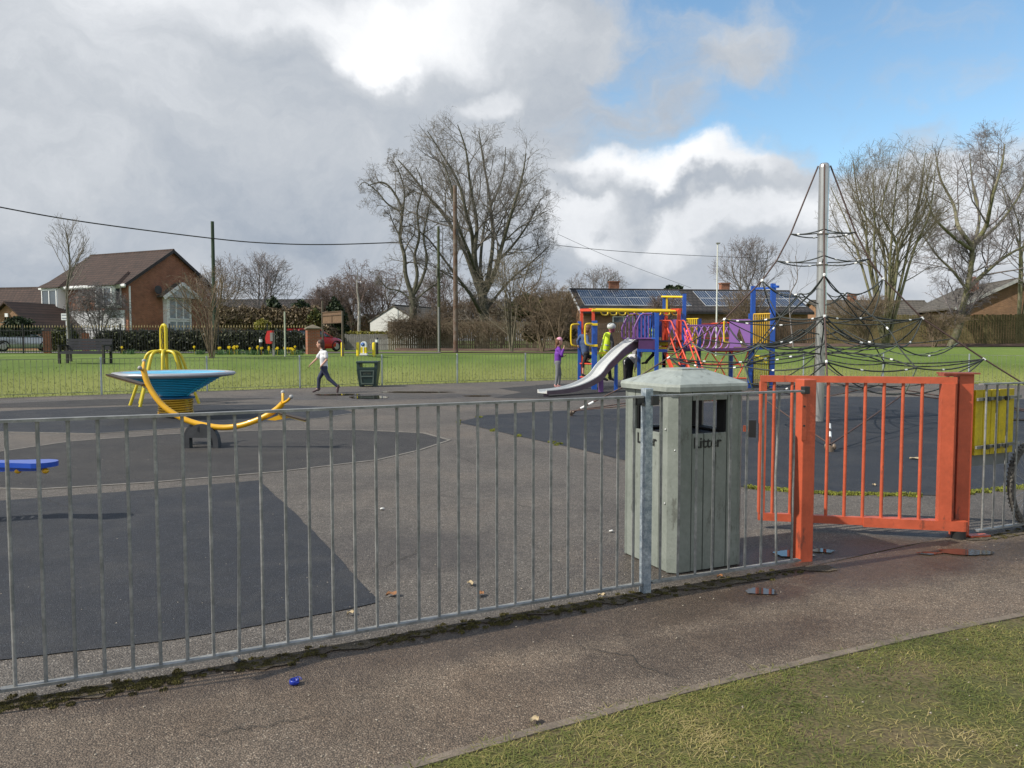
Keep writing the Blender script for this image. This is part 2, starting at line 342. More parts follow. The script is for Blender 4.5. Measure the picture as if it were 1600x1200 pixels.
def emit_free_glass(name, col=(.03, .04, .05)): return M(name, col, .08, 0, .1, spec=.9)
# ================= SETTING =================
def wt(px, py, rx, ry, st=1): c = G(px, py); return (c.x, c.y, rx, ry, st)
WETP = [wt(1380, 880, 1.3, .42), wt(1190, 926, .42, .2), wt(760, 990, 1.7, .28, .75), wt(1000, 960, 1.2, .3, .8), wt(1540, 866, .9, .3), wt(330, 1065, 1.2, .16, .7), wt(1100, 1010, 1.1, .22, .5), wt(480, 1030, .8, .15, .6)]
WETT = [wt(560, 620, 3.2, 1.3), wt(60, 627, 2.5, .5, .8), wt(1330, 862, 1.4, .34), wt(1230, 868, .5, .25), wt(740, 618, 2.2, .6, .8), wt(1100, 628, 3, .8, .7), wt(640, 860, .8, .6, .5), wt(1010, 880, .6, .5, .6)]
m_path = tarmac('path_tarmac', (.180, .138, .102), (.37, .31, .24), stain=(.72, .66, .60), sc=135, rough=.8, wet=WETP)
m_play = tarmac('playground_tarmac', (.142, .124, .107), (.29, .265, .235), stain=(.76, .74, .74), sc=120, rough=.8, wet=WETT)
m_blue = tarmac('blue_black_rubber', (.022, .025, .034), (.085, .095, .11), sc=170, rough=.75, bump=.7, dust=(.075, .072, .07))
m_dark = tarmac('dark_rubber', (.040, .037, .037), (.12, .115, .11), sc=170, rough=.8, bump=.7, dust=(.085, .078, .07))
m_field = grass_mat('field_grass', [(.38, (.095, .105, .028)), (.52, (.175, .195, .05)), (.66, (.24, .255, .075)), (.8, (.33, .32, .13))])
m_bank_ = lambda *a: None
m_bank_('bank_grass', [(.38, (.038, .078, .014)), (.52, (.085, .16, .024)), (.66, (.12, .21, .035)), (.8, (.17, .26, .06))])
m_soil = M('soil', (.05, .038, .024), .95, var=.4, vs=14, bump=.8, bs=40, col2=(.085, .075, .03), fine=.4, fs=90)
# ground: one sheet to the horizon
def axis(a, b, step, far, g=1.18):
    v = list(np.arange(a, b+1e-6, step)); s = step
    while v[-1] < far: s *= g; v.append(v[-1]+s)
    s = step
    while v[0] > -far: s *= g; v.insert(0, v[0]-s)
    return v
xs = axis(-40, 40, 1.0, 1400); ys = axis(-6, 66, .75, 1500)
gm = MB(); W_ = len(xs)
gm.v = [(x, y, TZ(x, y)-.012) for y in ys for x in xs]
gm.f = [(j*W_+i, j*W_+i+1, (j+1)*W_+i+1, (j+1)*W_+i) for j in range(len(ys)-1) for i in range(W_-1)]; gm.sm = [True]*len(gm.f)
ground = tag(gm.build('grass_field', m_field), kind='structure')
ba = ground.data.attributes.new('bank', 'FLOAT', 'POINT')
ba.data.foreach_set('value', np.array([sstep(2.0, 7.5, v[1]-np.interp(v[0], FLx, FLy)+1.6*pnoise(v[0], v[1], .16)) for v in gm.v], dtype=np.float32))
_t = m_field.node_tree; _b = _t.nodes['Principled BSDF']; _c1 = _b.inputs['Base Color'].links[0].from_socket; _src = _c1.node.inputs[0].links[0].from_socket
_r2 = _t.nodes.new('ShaderNodeValToRGB'); _t.links.new(_src, _r2.inputs[0])
for _i, (_p, _c) in enumerate([(.40, (.050, .082, .016)), (.52, (.105, .158, .030)), (.66, (.145, .20, .045)), (.8, (.20, .25, .075))]):
    _e = _r2.color_ramp.elements[_i] if _i < 2 else _r2.color_ramp.elements.new(_p)
    _e.position = _p; _e.color = (*_c, 1)
_at = _t.nodes.new('ShaderNodeAttribute'); _at.attribute_name = 'bank'; _mx = _t.nodes.new('ShaderNodeMix'); _mx.data_type = 'RGBA'
_t.links.new(_at.outputs['Fac'], _mx.inputs[0]); _t.links.new(_c1, _mx.inputs[6]); _t.links.new(_r2.outputs[0], _mx.inputs[7]); _t.links.new(_mx.outputs[2], _b.inputs['Base Color'])
def subdiv(poly, step, amp, closed=True, seed=0):
    out_ = []; n = len(poly)
    for i in range(n if closed else n-1):
        a = Vector(poly[i][:2]); b = Vector(poly[(i+1) % n][:2]); k = max(1, int((b-a).length/step))
        nrm = Vector((-(b-a).y, (b-a).x)).normalized()
        for j in range(k):
            p = a+(b-a)*j/k; q = p+nrm*amp*(pnoise(p.x+seed, p.y, 1.7)+.5*pnoise(p.x, p.y+seed, 6)); out_.append((q.x, q.y))
    if not closed: out_.append(tuple(poly[-1][:2]))
    return out_
def sheet(name, poly, z, mat, step=.3, amp=.03, seed=0):
    pl = subdiv(poly, step, amp, seed=seed); s = MB()
    vs = [Vector((x, y, z)) for x, y in pl]
    t = tessellate_polygon([[Vector((x, y, 0)) for x, y in pl]])
    fs = []
    for q in t:
        a, b, c = (vs[i] for i in q)
        fs.append(tuple(q) if (b-a).cross(c-a).z > 0 else tuple(q)[::-1])
    s.add(vs, fs); return tag(s.build(name, mat), kind='structure')
gp = lambda L_: [tuple(G(*p)[:2]) for p in L_]
# near fence line (bottom rail at z=.06)
NF = [G(-160, 1118, .06), G(0, 1078, .06), G(290, 1033.5, .06), G(600, 979, .06), G(1008, 911, .06), G(1252, 874, .06)]
HINGE = Vector((3.42, 5.86, 0))
FR0 = Vector((3.52, 5.76, 0)); FR1 = Vector((5.45, 6.62, 0))
# playground surface: up to far fence
nearline = [(v.x, v.y) for v in NF]
play = [(-9, 1.0), (-4.5, 2.1)]+nearline+[(HINGE.x, HINGE.y), (FR1.x, FR1.y), (12, 9.8), (24, 14)]+[(x+(.0), y+.12) for x, y in FL[::-1] if -35 < x < 22 and y > 5]+[(-34, 4)]
sheet('playground_surface', play, 0.0, m_play, amp=.01, step=.8)
# path in front
kerb_px = [(430, 1245), (520, 1222), (640, 1194), (735, 1166), (830, 1139), (940, 1111), (1050, 1081), (1150, 1056), (1245, 1034), (1400, 998), (1500, 977), (1600, 957), (1720, 934)]
KB = [G(*p) for p in kerb_px]
path = [(-9, .98), (-9, -3), (-1.6, .4), (-1.0, 1.6)]+[(v.x, v.y) for v in KB]+[(7.5, 6.6), (13, 9.2), (12, 9.75), (FR1.x, FR1.y-.01), (HINGE.x, HINGE.y-.01)]+[(a, b-.01) for a, b in nearline[::-1]]+[(-4.5, 2.09)]
sheet('path', path, .001, m_path, amp=.012, step=.5)
# concrete edging between path and grass
m_conc = M('edging_concrete', (.15, .12, .092), .9, var=.35, vs=9, bump=.5, bs=80, fine=.3, fs=200)
eb = MB()
kk = [Vector((-1.25, 1.0, 0))]+[Vector((v.x, v.y, 0)) for v in KB]+[Vector((7.5, 6.6, 0))]
for a, b in zip(kk[:-1], kk[1:]):
    d = (b-a).normalized(); nn = Vector((d.y, -d.x, 0))*.024
    eb.bar(a+nn+Vector((0, 0, -.018+.003*random.Random(a.x).random())), b+nn-d*.004+Vector((0, 0, -.018)), .044, .05)
tag(eb.build('kerb_edging', m_conc), kind='structure')
# safety surfacing patches
sheet('rubber_patch', gp([(-330, 790), (0, 783), (200, 768), (405, 751), (470, 812), (540, 882), (592, 941), (415, 977), (200, 1009), (0, 1032), (-120, 1050), (-500, 1080)]), .005, m_blue, amp=.02, step=.12)
sheet('seesaw_patch', gp([(-400, 742), (-150, 728), (0, 706), (110, 690), (260, 679), (430, 672), (560, 672), (662, 677), (700, 688), (655, 703), (590, 718), (440, 736), (240, 753), (60, 764), (-100, 760), (-400, 790)]), .004, m_dark, amp=.02)
sheet('spinner_patch', gp([(-200, 652), (60, 640), (240, 634), (420, 632), (520, 636), (556, 645), (500, 654), (330, 666), (150, 678), (-60, 674), (-260, 676)]), .004, m_blue, amp=.02)
sheet('climber_patch', gp([(-200, 640), (20, 630), (150, 624), (330, 622), (430, 622), (330, 628), (100, 636)]), .003, m_dark, amp=.02)
net_poly = [(716, 660), (760, 649), (850, 643), (965, 639), (1130, 628), (1290, 620), (1500, 621), (1660, 626), (1900, 640), (2100, 700), (1800, 742), (1600, 762), (1470, 775), (1290, 772), (1165, 762), (1080, 745), (990, 722), (900, 701), (810, 682)]
sheet('net_patch', gp(net_poly), .005, m_blue, amp=.03, seed=4)
sheet('frame_patch', gp([(768, 622), (815, 613), (780, 607), (850, 601), (960, 597), (1100, 597), (1280, 602), (1420, 608), (1300, 617), (1100, 620), (900, 623)]), .004, m_dark, amp=.04)
# pale kerb strips round the patches
m_strip = M('pale_edging', (.17, .155, .135), .9, var=.3, vs=10, fine=.3, fs=120)
es = MB()
for L_ in ([(-150, 728), (0, 706), (110, 690), (260, 679), (430, 672), (560, 672), (662, 677), (703, 688), (655, 704), (590, 719), (440, 737), (240, 754), (60, 765), (-100, 761)],
           [(556, 645), (500, 654), (330, 666), (150, 678), (-60, 674)], [(810, 641), (965, 637), (1130, 626), (1290, 618), (1500, 618)]):
    pp = [G(*p) for p in L_]
    for a, b in zip(pp[:-1], pp[1:]): es.bar(a, b, .045, .016)
tag(es.build('patch_edging', m_strip), kind='structure')
# strip paths on the far field
m_fp = tarmac('far_path_tarmac', (.16, .10, .075), (.22, .17, .14), sc=60)
def ribbon(name, pts, w, mat, z=.02):
    s = MB(); pts = [Vector(p) for p in pts]
    for i, p in enumerate(pts):
        d = (pts[min(i+1, len(pts)-1)]-pts[max(i-1, 0)]); nrm = Vector((-d.y, d.x)).normalized()
        for q in (p-nrm*w/2, p+nrm*w/2): s.v.append((q.x, q.y, TZ(q.x, q.y)+z))
    s.f = [(2*i, 2*i+2, 2*i+3, 2*i+1) for i in range(len(pts)-1)]; s.sm = [True]*len(s.f)
    return tag(s.build(name, mat), kind='structure')
ribbon('far_path', [(x, 45.2+.02*x) for x in range(-12, 40, 2)], 2.6, M('bare_soil', (.09, .055, .04), .95, var=.4, vs=2, fine=.3, fs=20), z=.025)
sb = MB(); kx = list(range(-8, 46, 1))
for x in kx:
    h = .16+.07*pnoise(x, 1, .7); yb = np.interp(x, [-8, 3.9, 20.8, 46], [53.6, 53.2, 49.3, 46.9]); z = TZ(x, yb)
    for dy, hh in ((-1.5, -.03), (-1.0, h*.5), (-.55, h), (.4, h)): sb.v.append((x, yb+dy, z+hh))
sb.f = [(4*i+j, 4*i+4+j, 4*i+5+j, 4*i+1+j) for i in range(len(kx)-1) for j in range(3)]; sb.sm = [True]*len(sb.f)
tag(sb.build('earth_bank', MC['bare_soil']), kind='structure')
ribbon('drive', [(x, 44+.0*x) for x in range(-60, -2, 2)], 3.4, M('drive_tarmac', (.16, .155, .15), .9), z=.02)
# ================= NEAR RAILINGS =================
m_galv = M('galvanised_steel', (.19, .195, .19), .5, .3, var=.25, vs=11, bump=.15, bs=200, col2=(.32, .32, .31), fine=.15, fs=60)
m_galv2 = M('mottled_zinc', (.22, .27, .32), .45, .45, var=.3, vs=26, col2=(.46, .51, .55), fine=.2, fs=120)
m_bolt = M('dark_bolt', (.05, .05, .05), .5, .6)
FH = 1.172
def railing_panel(label, pts, n, top=FH, group='grey steel railing panels beside the path', pad=.0, bend=None, bot=.06, posts=()):
    pts = [Vector((p.x, p.y, 0)) for p in pts]
    T = thing('metal_railing', label, 'railing', pts[0], 0, group)
    seg = [(b-a).length for a, b in zip(pts[:-1], pts[1:])]; tot_ = sum(seg)
    def at_(u):
        d = u*tot_
        for (a, b), l in zip(zip(pts[:-1], pts[1:]), seg):
            if d <= l+1e-6: return a+(b-a)*(d/l)
            d -= l
        return pts[-1].copy()
    for nm, z, w, h in (('top_rail', top, .042, .012), ('bottom_rail', bot, .040, .012)):
        r = MB()
        for a, b in zip(pts[:-1], pts[1:]): r.bar(a+Vector((0, 0, z)), b+Vector((0, 0, z)), w, h)
        r.build(nm, m_galv, T)
    for i in range(n):
        p = at_((i+.5)/n); z0 = bot+.006; z1 = top-.006
        q = [p+Vector((0, 0, z0)), p+Vector((0, 0, (z0+z1)/2)), p+Vector((0, 0, z1))]
        if bend and i in bend: q[1] += Vector(bend[i])
        mb = MB(); mb.tube(q if bend and i in bend else [q[0], q[2]], 0.0080, 8, caps=False); mb.build('picket', m_galv, T)
    return T, at_
A = NF[4]
T1, _ = railing_panel('long grey steel railing panel in the left foreground, with its thin upright bars', [NF[0], NF[1], NF[2], NF[3], NF[4]-(NF[4]-NF[3]).normalized()*.035], 32, bend={11: (.01, 0, 0)})
mb = MB(); mb.tube([G(368, 1030, .0), G(368, 1030, .055)], .012, 8); mb.build('foot', m_galv, T1)
T2, _ = railing_panel('short grey steel railing panel in front of the large sage litter bin', [NF[4]+(NF[5]-NF[4]).normalized()*.04, NF[5]-(NF[5]-NF[4]).normalized()*.02], 9, bend={7: (-.012, .01, 0), 1: (.004, 0, 0)})
# galvanised post
dF = (NF[5]-NF[4]).normalized(); angF = math.atan2(dF.y, dF.x)
pg = thing('fence_post', 'square galvanised fence post with mottled zinc, standing before the large litter bin', 'post', (A.x, A.y, 0))
b_ = MB(); b_.box((A.x, A.y, .605), (.052, .052, 1.23), angF, bev=.004); b_.build('post', m_galv2, pg)
b_ = MB(); b_.box((A.x-.045, A.y-.03, 1.15), (.05, .018, .055), angF, bev=.003); b_.tube([(A.x-.03, A.y-.06, 1.128), (A.x-.03, A.y-.02, 1.128)], .010, 6); b_.build('rail_clamp', m_bolt, pg)
b_ = MB(); b_.box((A.x+.045, A.y-.01, 1.15), (.05, .018, .055), angF, bev=.003); b_.build('rail_clamp', m_bolt, pg)
# ================= RED GATE =================
m_red = M('red_gate_paint', (.48, .094, .043), .42, 0, wear=((.16, .05, .03), .60, 9), var=.16, vs=5, bump=.12, bs=60, fine=.06, fs=30, coat=.1)
m_red2 = M('red_post_paint', (.46, .088, .040), .45, 0, wear=((.14, .045, .03), .60, 8), var=.2, vs=4, bump=.15, bs=60, fine=.06, fs=30)
gc = Vector((1.985, 5.19, 0))
T = thing('gate_post', 'red square gate post at the end of the short railing panel, nearest the litter bin', 'post', gc, 0)
b_ = MB(); b_.box((gc.x, gc.y, .615), (.098, .098, 1.25), R(15), bev=.006); b_.build('post', m_red2, T)
b_ = MB(); b_.box((gc.x-.03, gc.y-.058, 1.0), (.034, .008, .34), R(15), bev=.002); b_.build('lock_plate', m_red, T)
for z in (1.06, .93): b_ = MB(); b_.tube([(gc.x-.03, gc.y-.068, z), (gc.x-.03, gc.y-.06, z)], .007, 8); b_.build('bolt', m_bolt, T)
b_ = MB(); b_.box((gc.x-.03, gc.y-.075, 1.17), (.045, .04, .05), R(15), bev=.004); b_.build('rail_clamp', m_bolt, T)
T = thing('gate_post', 'red square gate post with flat top plate, on the hinge side of the gate', 'post', HINGE, 0)
hx, hy = HINGE.x, HINGE.y
b_ = MB(); b_.box((hx+.025, hy, .62), (.105, .11, 1.25), R(-6), bev=.006); b_.build('post', m_red2, T)
b_ = MB(); b_.box((hx-.058, hy-.02, .64), (.03, .05, 1.08), R(-6), bev=.004); b_.build('hinge_channel', m_red, T)
b_ = MB(); b_.box((hx-.03, hy-.02, 1.252), (.26, .13, .012), R(-4)); b_.box((hx-.10, hy-.02, 1.238), (.12, .09, .018), R(-4)); b_.build('top_plate', M('worn_red', (.26, .07, .045), .5, var=.4, vs=20), T)
b_ = MB(); b_.box((hx+.14, hy-.05, .012), (.17, .07, .012), R(10)); b_.build('foot_plate', m_red, T)
# gate leaf
GH = Vector((3.31, 5.78, 0)); GE = Vector((1.965, 6.08, 0)); gd = (GE-GH).normalized(); gl = (GE-GH).length
T = thing('gate', 'red tubular steel playground gate leaf standing open between the two red posts', 'gate', GH, math.atan2(gd.y, gd.x))
def gpnt(u, z): return GH+gd*u+Vector((0, 0, z))
b_ = MB(); b_.bar(gpnt(-.03, 1.20), gpnt(gl, 1.20), .05, .05); b_.build('top_rail', m_red, T)
b_ = MB(); b_.bar(gpnt(.6, .10), gpnt(gl, .10), .045, .06); b_.build('bottom_rail', m_red, T)
b_ = MB(); nrm = Vector((-gd.y, gd.x, 0))
prof = [(-.06+.04*math.cos(a)-.02, .042*math.sin(a)) for a in np.linspace(math.pi/2, 3*math.pi/2, 9)]
pl = [(.6, .042)]+[(p[0]-.02, p[1]) for p in prof]+[(.6, -.042)]
Mg = Matrix.Translation(GH) @ Matrix.Rotation(math.atan2(gd.y, gd.x), 4, 'Z')
b_.prism([(x, y) for x, y in pl], .062, .135, Mg); b_.build('hinge_housing', m_red, T, fix=True)
b_ = MB(); b_.bar(gpnt(gl-.022, .13), gpnt(gl-.022, 1.175), .045, .048, up=(1, 0, 0)); b_.build('end_stile', m_red, T)
b_ = MB(); b_.bar(gpnt(.03, .136), gpnt(.03, 1.175), .075, .09, up=(gd.x, gd.y, 0)); b_.build('hinge_stile', m_red, T)
for i in range(9):
    u = .155+(gl-.02-.155)*(i+.35)/9
    b_ = MB(); b_.tube([gpnt(u, .13), gpnt(u, 1.175)], .0125, 10, caps=False); b_.build('gate_bar', m_red, T)
b_ = MB(); b_.box(gpnt(gl+.055, .80), (.055, .035, .14), math.atan2(gd.y, gd.x), bev=.004); b_.build('latch_box', M('black_plastic', (.015, .015, .016), .45), T)
b_ = MB(); b_.box(gpnt(gl+.10, .80), (.05, .01, .05), math.atan2(gd.y, gd.x)); b_.build('latch_tongue', m_red, T)
b_ = MB(); b_.tube([gpnt(-.08, .0), gpnt(-.08, .062)], .05, 14); b_.build('hinge_base', M('oily_black', (.02, .02, .02), .4), T)
# right railing, yellow board
T3, at3 = railing_panel('grey steel railing panel right of the tall red gate post, carrying the yellow board', [FR0, FR1], 17, bend={2: (.0, 0, 0)})
m_yel = M('yellow_painted_board', (.60, .46, .012), .55, 0, wear=((.30, .24, .04), .58, 10), var=.22, vs=7, bump=.1, fine=.08, fs=60)
fd = (FR1-FR0).normalized(); fa = math.atan2(fd.y, fd.x)
YB = FR0+fd*.02+Vector((-fd.y, fd.x, 0))*.06
T = thing('warning_board', 'yellow ribbed board clamped to the back of the right railing', 'sign', YB, fa)
b_ = MB()
Wb = .455
for i in range(5):
    b_.box(YB+fd*(Wb*(i+.5)/5)+Vector((0, 0, .875)), (Wb/5-.006, .012, .50), fa, bev=.003)
b_.box(YB+fd*(Wb/2)+Vector((-fd.y, fd.x, 0))*.009+Vector((0, 0, .875)), (Wb, .006, .498), fa); b_.build('panel', m_yel, T)
for z in (1.055, .69): b_ = MB(); b_.bar(YB-Vector((-fd.y, fd.x, 0))*.035+fd*-.02+Vector((0, 0, z)), YB-Vector((-fd.y, fd.x, 0))*.035+fd*(Wb+.03)+Vector((0, 0, z+.01)), .014, .022); b_.build('clamp_strap', m_galv, T)
for z in (1.058, .692):
    for u in (.08, .2, .3): b_ = MB(); b_.box(YB-Vector((-fd.y, fd.x, 0))*.052+fd*u+Vector((0, 0, z)), (.05, .022, .034), fa+.2, bev=.004); b_.build('clamp', m_bolt, T)
b_ = MB(); b_.box(YB+fd*(Wb/2)+Vector((-fd.y, fd.x, 0))*.03+Vector((0, 0, .58)), (Wb, .01, .09), fa); b_.build('lower_plate', M('grey_plate', (.16, .17, .17), .6), T)
# ================= LARGE LITTER BIN =================
m_bin = M('sage_painted_timber', (.185, .205, .182), .5, 0, var=.14, vs=5, bump=.2, bs=30, fine=.07, fs=50, col2=(.23, .25, .225), wear=((.10, .105, .09), .575, 9))
m_binl = M('sage_lid', (.28, .305, .28), .5, 0, var=.2, vs=7, bump=.15, bs=30, fine=.08, fs=24, wear=((.17, .18, .155), .57, 11))
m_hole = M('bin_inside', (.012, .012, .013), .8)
BA = math.atan2(.41, .91); BC = Vector((1.165, 5.23, 0))
T = thing('litter_bin', 'large square grey-green litter bin with hipped lid, lettered Litter, behind the short railing panel', 'litter bin', BC, BA)
MB_ = Matrix.Translation(BC) @ Matrix.Rotation(BA, 4, 'Z'); lp = lambda x, y, z: MB_ @ Vector((x, y, z))
S = .29; CH = .055; H0, H1 = .006, 1.18; OZ0, OZ1, OW = .90, 1.115, .17
for k, (dx, dy) in enumerate(((0, -1), (-1, 0), (0, 1), (1, 0))):
    rot = math.atan2(dy, dx)+math.pi/2; Mk = MB_ @ Matrix.Rotation(rot, 4, 'Z')    # panel faces local -y
    b_ = MB(); rq = Mk.to_3x3()
    def pb(x0, x1, z0, z1, y=-S, th=.02): b_.box(Mk @ Vector(((x0+x1)/2, y+th/2, (z0+z1)/2)), (x1-x0-.006, th, z1-z0), M=rq, bev=.003)
    ed = S-CH; nb = 5; w = 2*ed/nb
    for i in range(nb):
        x0 = -ed+i*w; x1 = x0+w
        if x0 > -OW-.01 and x1 < OW+.01: pb(x0, x1, H0, OZ0, y=-S+.001*(i % 2))
        else: pb(x0, x1, H0, H1, y=-S+.001*(i % 2))
    x_in = ed-w
    pb(-x_in, x_in, OZ1, H1)
    b_.build('side_panel', m_bin, T)
    b_ = MB(); yy = -S+.022
    b_.box(Mk @ Vector((-x_in+.0, yy+.04, (OZ0+OZ1)/2)), (.012, .08, OZ1-OZ0), M=rq); b_.box(Mk @ Vector((x_in, yy+.04, (OZ0+OZ1)/2)), (.012, .08, OZ1-OZ0), M=rq)
    b_.box(Mk @ Vector((0, yy+.03, OZ0-.01)), (2*x_in, .06, .012), M=rq); b_.build('opening_frame', m_hole, T)
    # corner post
    b_ = MB(); cpos = Mk @ Vector((ed+CH/2, -S+CH/2, (H0+H1)/2)); b_.box(cpos, (CH*1.44, .03, H1-H0), M=rq @ Matrix.Rotation(R(45), 3, 'Z'), bev=.004); b_.build('corner_post', m_bin, T)
b_ = MB(); b_.box(lp(0, 0, .47), (2*S-.06, 2*S-.06, .82), BA); b_.build('inner_lining', m_hole, T)
b_ = MB(); b_.lathe([(.19, .05), (.21, .86), (.225, .86), (.225, .88), (.195, .88), (.18, .1)], BC, 24); b_.build('liner', M('steel_liner', (.30, .36, .42), .35, .6), T)
# lid: octagonal hip
def octa(s, c, z): return [lp(x, y, z) for x, y in ((-s+c, -s), (s-c, -s), (s, -s+c), (s, s-c), (s-c, s), (-s+c, s), (-s, s-c), (-s, -s+c))]
rings = [octa(.325, .06, 1.175), octa(.33, .062, 1.205), octa(.325, .06, 1.222), octa(.13, .025, 1.30), octa(.125, .025, 1.305)]
b_ = MB(); vs_ = [v for r_ in rings for v in r_]
fs_ = [(i*8+j, i*8+(j+1) % 8, (i+1)*8+(j+1) % 8, (i+1)*8+j) for i in range(4) for j in range(8)]+[tuple(range(8))[::-1], tuple(range(32, 40))]
b_.add(vs_, fs_); b_.build('lid', m_binl, T)
b_ = MB(); r1 = octa(.115, .02, 1.3055)+octa(.115, .02, 1.313); b_.add(r1, [(j, (j+1) % 8, 8+(j+1) % 8, 8+j) for j in range(8)]+[tuple(range(8, 16))]); b_.build('lid_cap', m_binl, T)
b_ = MB()
b_.box(lp(0, 0, .03), (2*S-.06, 2*S-.06, .05), BA); b_.build('base', m_hole, T)
for q in (lp(-S-.004, -S+CH+.02, .45), lp(-S-.004, -S+CH+.02, .93), lp(-S+CH-.03, -S+.012, .80)): b_ = MB(); b_.ell(q, .007, n=8, k=5); b_.build('screw', M('bright_screw', (.6, .6, .6), .3, .8), T)
def text_mesh(name, txt, size, Mw, mat, parent, ext=.001, align='CENTER', bold=0):
    cu = bpy.data.curves.new(name, 'FONT'); cu.body = txt; cu.size = size; cu.extrude = ext; cu.align_x = align; cu.offset = bold
    o = bpy.data.objects.new(name+'_tmp', cu); link(o); dg = bpy.context.evaluated_depsgraph_get()
    me = bpy.data.meshes.new_from_object(o.evaluated_get(dg)); bpy.data.objects.remove(o, do_unlink=True)
    me.transform(MATW[parent.name].inverted() @ Mw); me.materials.clear(); me.materials.append(mat); me.name = name
    t_ = link(bpy.data.objects.new(name, me)); t_.parent = parent; return t_
m_ink = M('black_lettering', (.01, .01, .01), .5)
text_mesh('lettering', 'Litter', .10, MB_ @ Matrix.Translation((-.02, -S-.003, .808)) @ Matrix.Rotation(R(90), 4, 'X'), m_ink, T, bold=.0012)
text_mesh('lettering', 'Litter', .10, MB_ @ Matrix.Rotation(R(-90), 4, 'Z') @ Matrix.Translation((0, -S-.003, .808)) @ Matrix.Rotation(R(90), 4, 'X'), m_ink, T, bold=.0012)
# ================= MOSS, PUDDLES, LITTER =================
m_moss = M('moss', (.055, .046, .018), .95, var=.4, vs=20, col2=(.125, .11, .028), fine=.5, fs=150)
m_dirt = M('damp_dirt', (.070, .054, .038), .95, var=.4, vs=8, col2=(.11, .088, .058), fine=.45, fs=140, voro=True, bump=.8, bs=160)
# rough grime edge along foot of railings
rg = random.Random(5)
def grime(name, pts, w0, w1, z, mat, seed):
    s = MB(); tot_ = 0; pts = [Vector((p.x, p.y, 0)) for p in pts]; fine_ = []
    for a, b in zip(pts[:-1], pts[1:]):
        k = max(1, int((b-a).length/.04))
        fine_ += [a+(b-a)*i/k for i in range(k)]
    fine_.append(pts[-1])
    for i, p in enumerate(fine_):
        d = (fine_[min(i+1, len(fine_)-1)]-fine_[max(i-1, 0)]).normalized(); n_ = Vector((d.y, -d.x, 0))
        q = p+n_*(w1*(.75+1.0*pnoise(i*.13, seed, 1)+.5*pnoise(i*.5, seed+3, 1))); r = p-n_*(w0*(1+pnoise(i*.2, seed+9, 1)))
        s.v += [(r.x, r.y, z), (q.x, q.y, z)]
    s.f = [(2*i, 2*i+1, 2*i+3, 2*i+2) for i in range(len(fine_)-1)]; s.sm = [False]*len(s.f)
    return tag(s.build(name, mat), kind='structure')
grime('dirt_strip', NF[:5], .02, .10, .006, m_dirt, 1)
grime('dirt_strip', [NF[4], NF[5], NF[5]+Vector((.2, .05, 0))], .02, .09, .006, m_dirt, 7)
grime('dirt_strip', [FR0-Vector((.1, .05, 0)), FR1], .02, .07, .006, m_dirt, 11)
def tufts(name, centers, n, rad, h, w, mat, label=None, seed=1, lean=.5, curl=True, kind='stuff'):
    rr = random.Random(seed); s = MB()
    for (x, y, z) in centers:
        for _ in range(n):
            a = rr.random()*6.283; q = rad*math.sqrt(rr.random()); bx, by = x+q*math.cos(a), y+q*math.sin(a); hh = h*(.4+.9*rr.random())
            t_ = rr.random()*6.283; lx, ly = math.cos(t_)*hh*lean*rr.random()*2, math.sin(t_)*hh*lean*rr.random()*2; o_ = rr.random()*3.14; wx, wy = math.cos(o_)*w, math.sin(o_)*w
            k = len(s.v); s.v += [(bx-wx, by-wy, z-.003), (bx+wx, by+wy, z-.003), (bx+lx*.45+wx*.7, by+ly*.45+wy*.7, z+hh*.6), (bx+lx*.45-wx*.7, by+ly*.45-wy*.7, z+hh*.6), (bx+lx, by+ly, z+hh*(1 if not curl else .85))]
            s.f += [(k, k+1, k+2, k+3), (k+3, k+2, k+4)]; s.sm += [False]*2
    return s
cen = []
for a, b, dens in ((NF[1], NF[2], 60), (NF[2], NF[3], 40), (NF[3], NF[4], 50), (NF[4], NF[5], 26), (FR0, FR1, 30)):
    d = (b-a).normalized(); n_ = Vector((d.y, -d.x, 0))
    for i in range(dens*3):
        u = rg.random(); p = a+(b-a)*u
        if pnoise(p.x, p.y, 2.3) < -.12 and rg.random() < .8: continue
        p = p+n_*rg.gauss(.035, .035); cen.append((p.x, p.y, .004))
tag(tufts('moss', cen, 45, 0.018, .007, .003, m_moss, seed=3, lean=.3).build('moss', m_moss), 'dark olive moss growing along the foot of the railings', 'moss', kind='stuff')
m_moss2 = M('bright_moss', (.12, .13, .02), .95, var=.4, vs=20, col2=(.24, .26, .04), fine=.4, fs=60)
cen = []
e1 = [G(*p) for p in [(1165, 762), (1290, 772), (1470, 775), (1600, 762), (1700, 752)]]
for a, b in zip(e1[:-1], e1[1:]):
    for i in range(90):
        p = a+(b-a)*rg.random()
        if pnoise(p.x, p.y, 1.9) < -.1: continue
        cen.append((p.x+rg.gauss(0, .015), p.y+rg.gauss(0, .03), .005))
for (x, y) in ((716, 660), (748, 652), (772, 673), (808, 682), (862, 692), (874, 695), (985, 722)):
    for i in range(5): p = G(x+rg.gauss(0, 3), y+rg.gauss(0, 1)); cen.append((p.x, p.y, .005))
tag(tufts('moss', cen, 40, .035, .022, .006, m_moss2, seed=4).build('moss', m_moss2), 'bright green moss along the edge of the dark rubber surface', 'moss', kind='stuff')
m_water = M('puddle_water', (.03, .024, .02), .045, 0, .1, spec=.7)
m_damp = M('damp_tarmac', (.115, .085, .068), .42, 0, var=.25, vs=6, bump=.35, bs=130, fine=.3, fs=130, voro=True, bdist=.004)
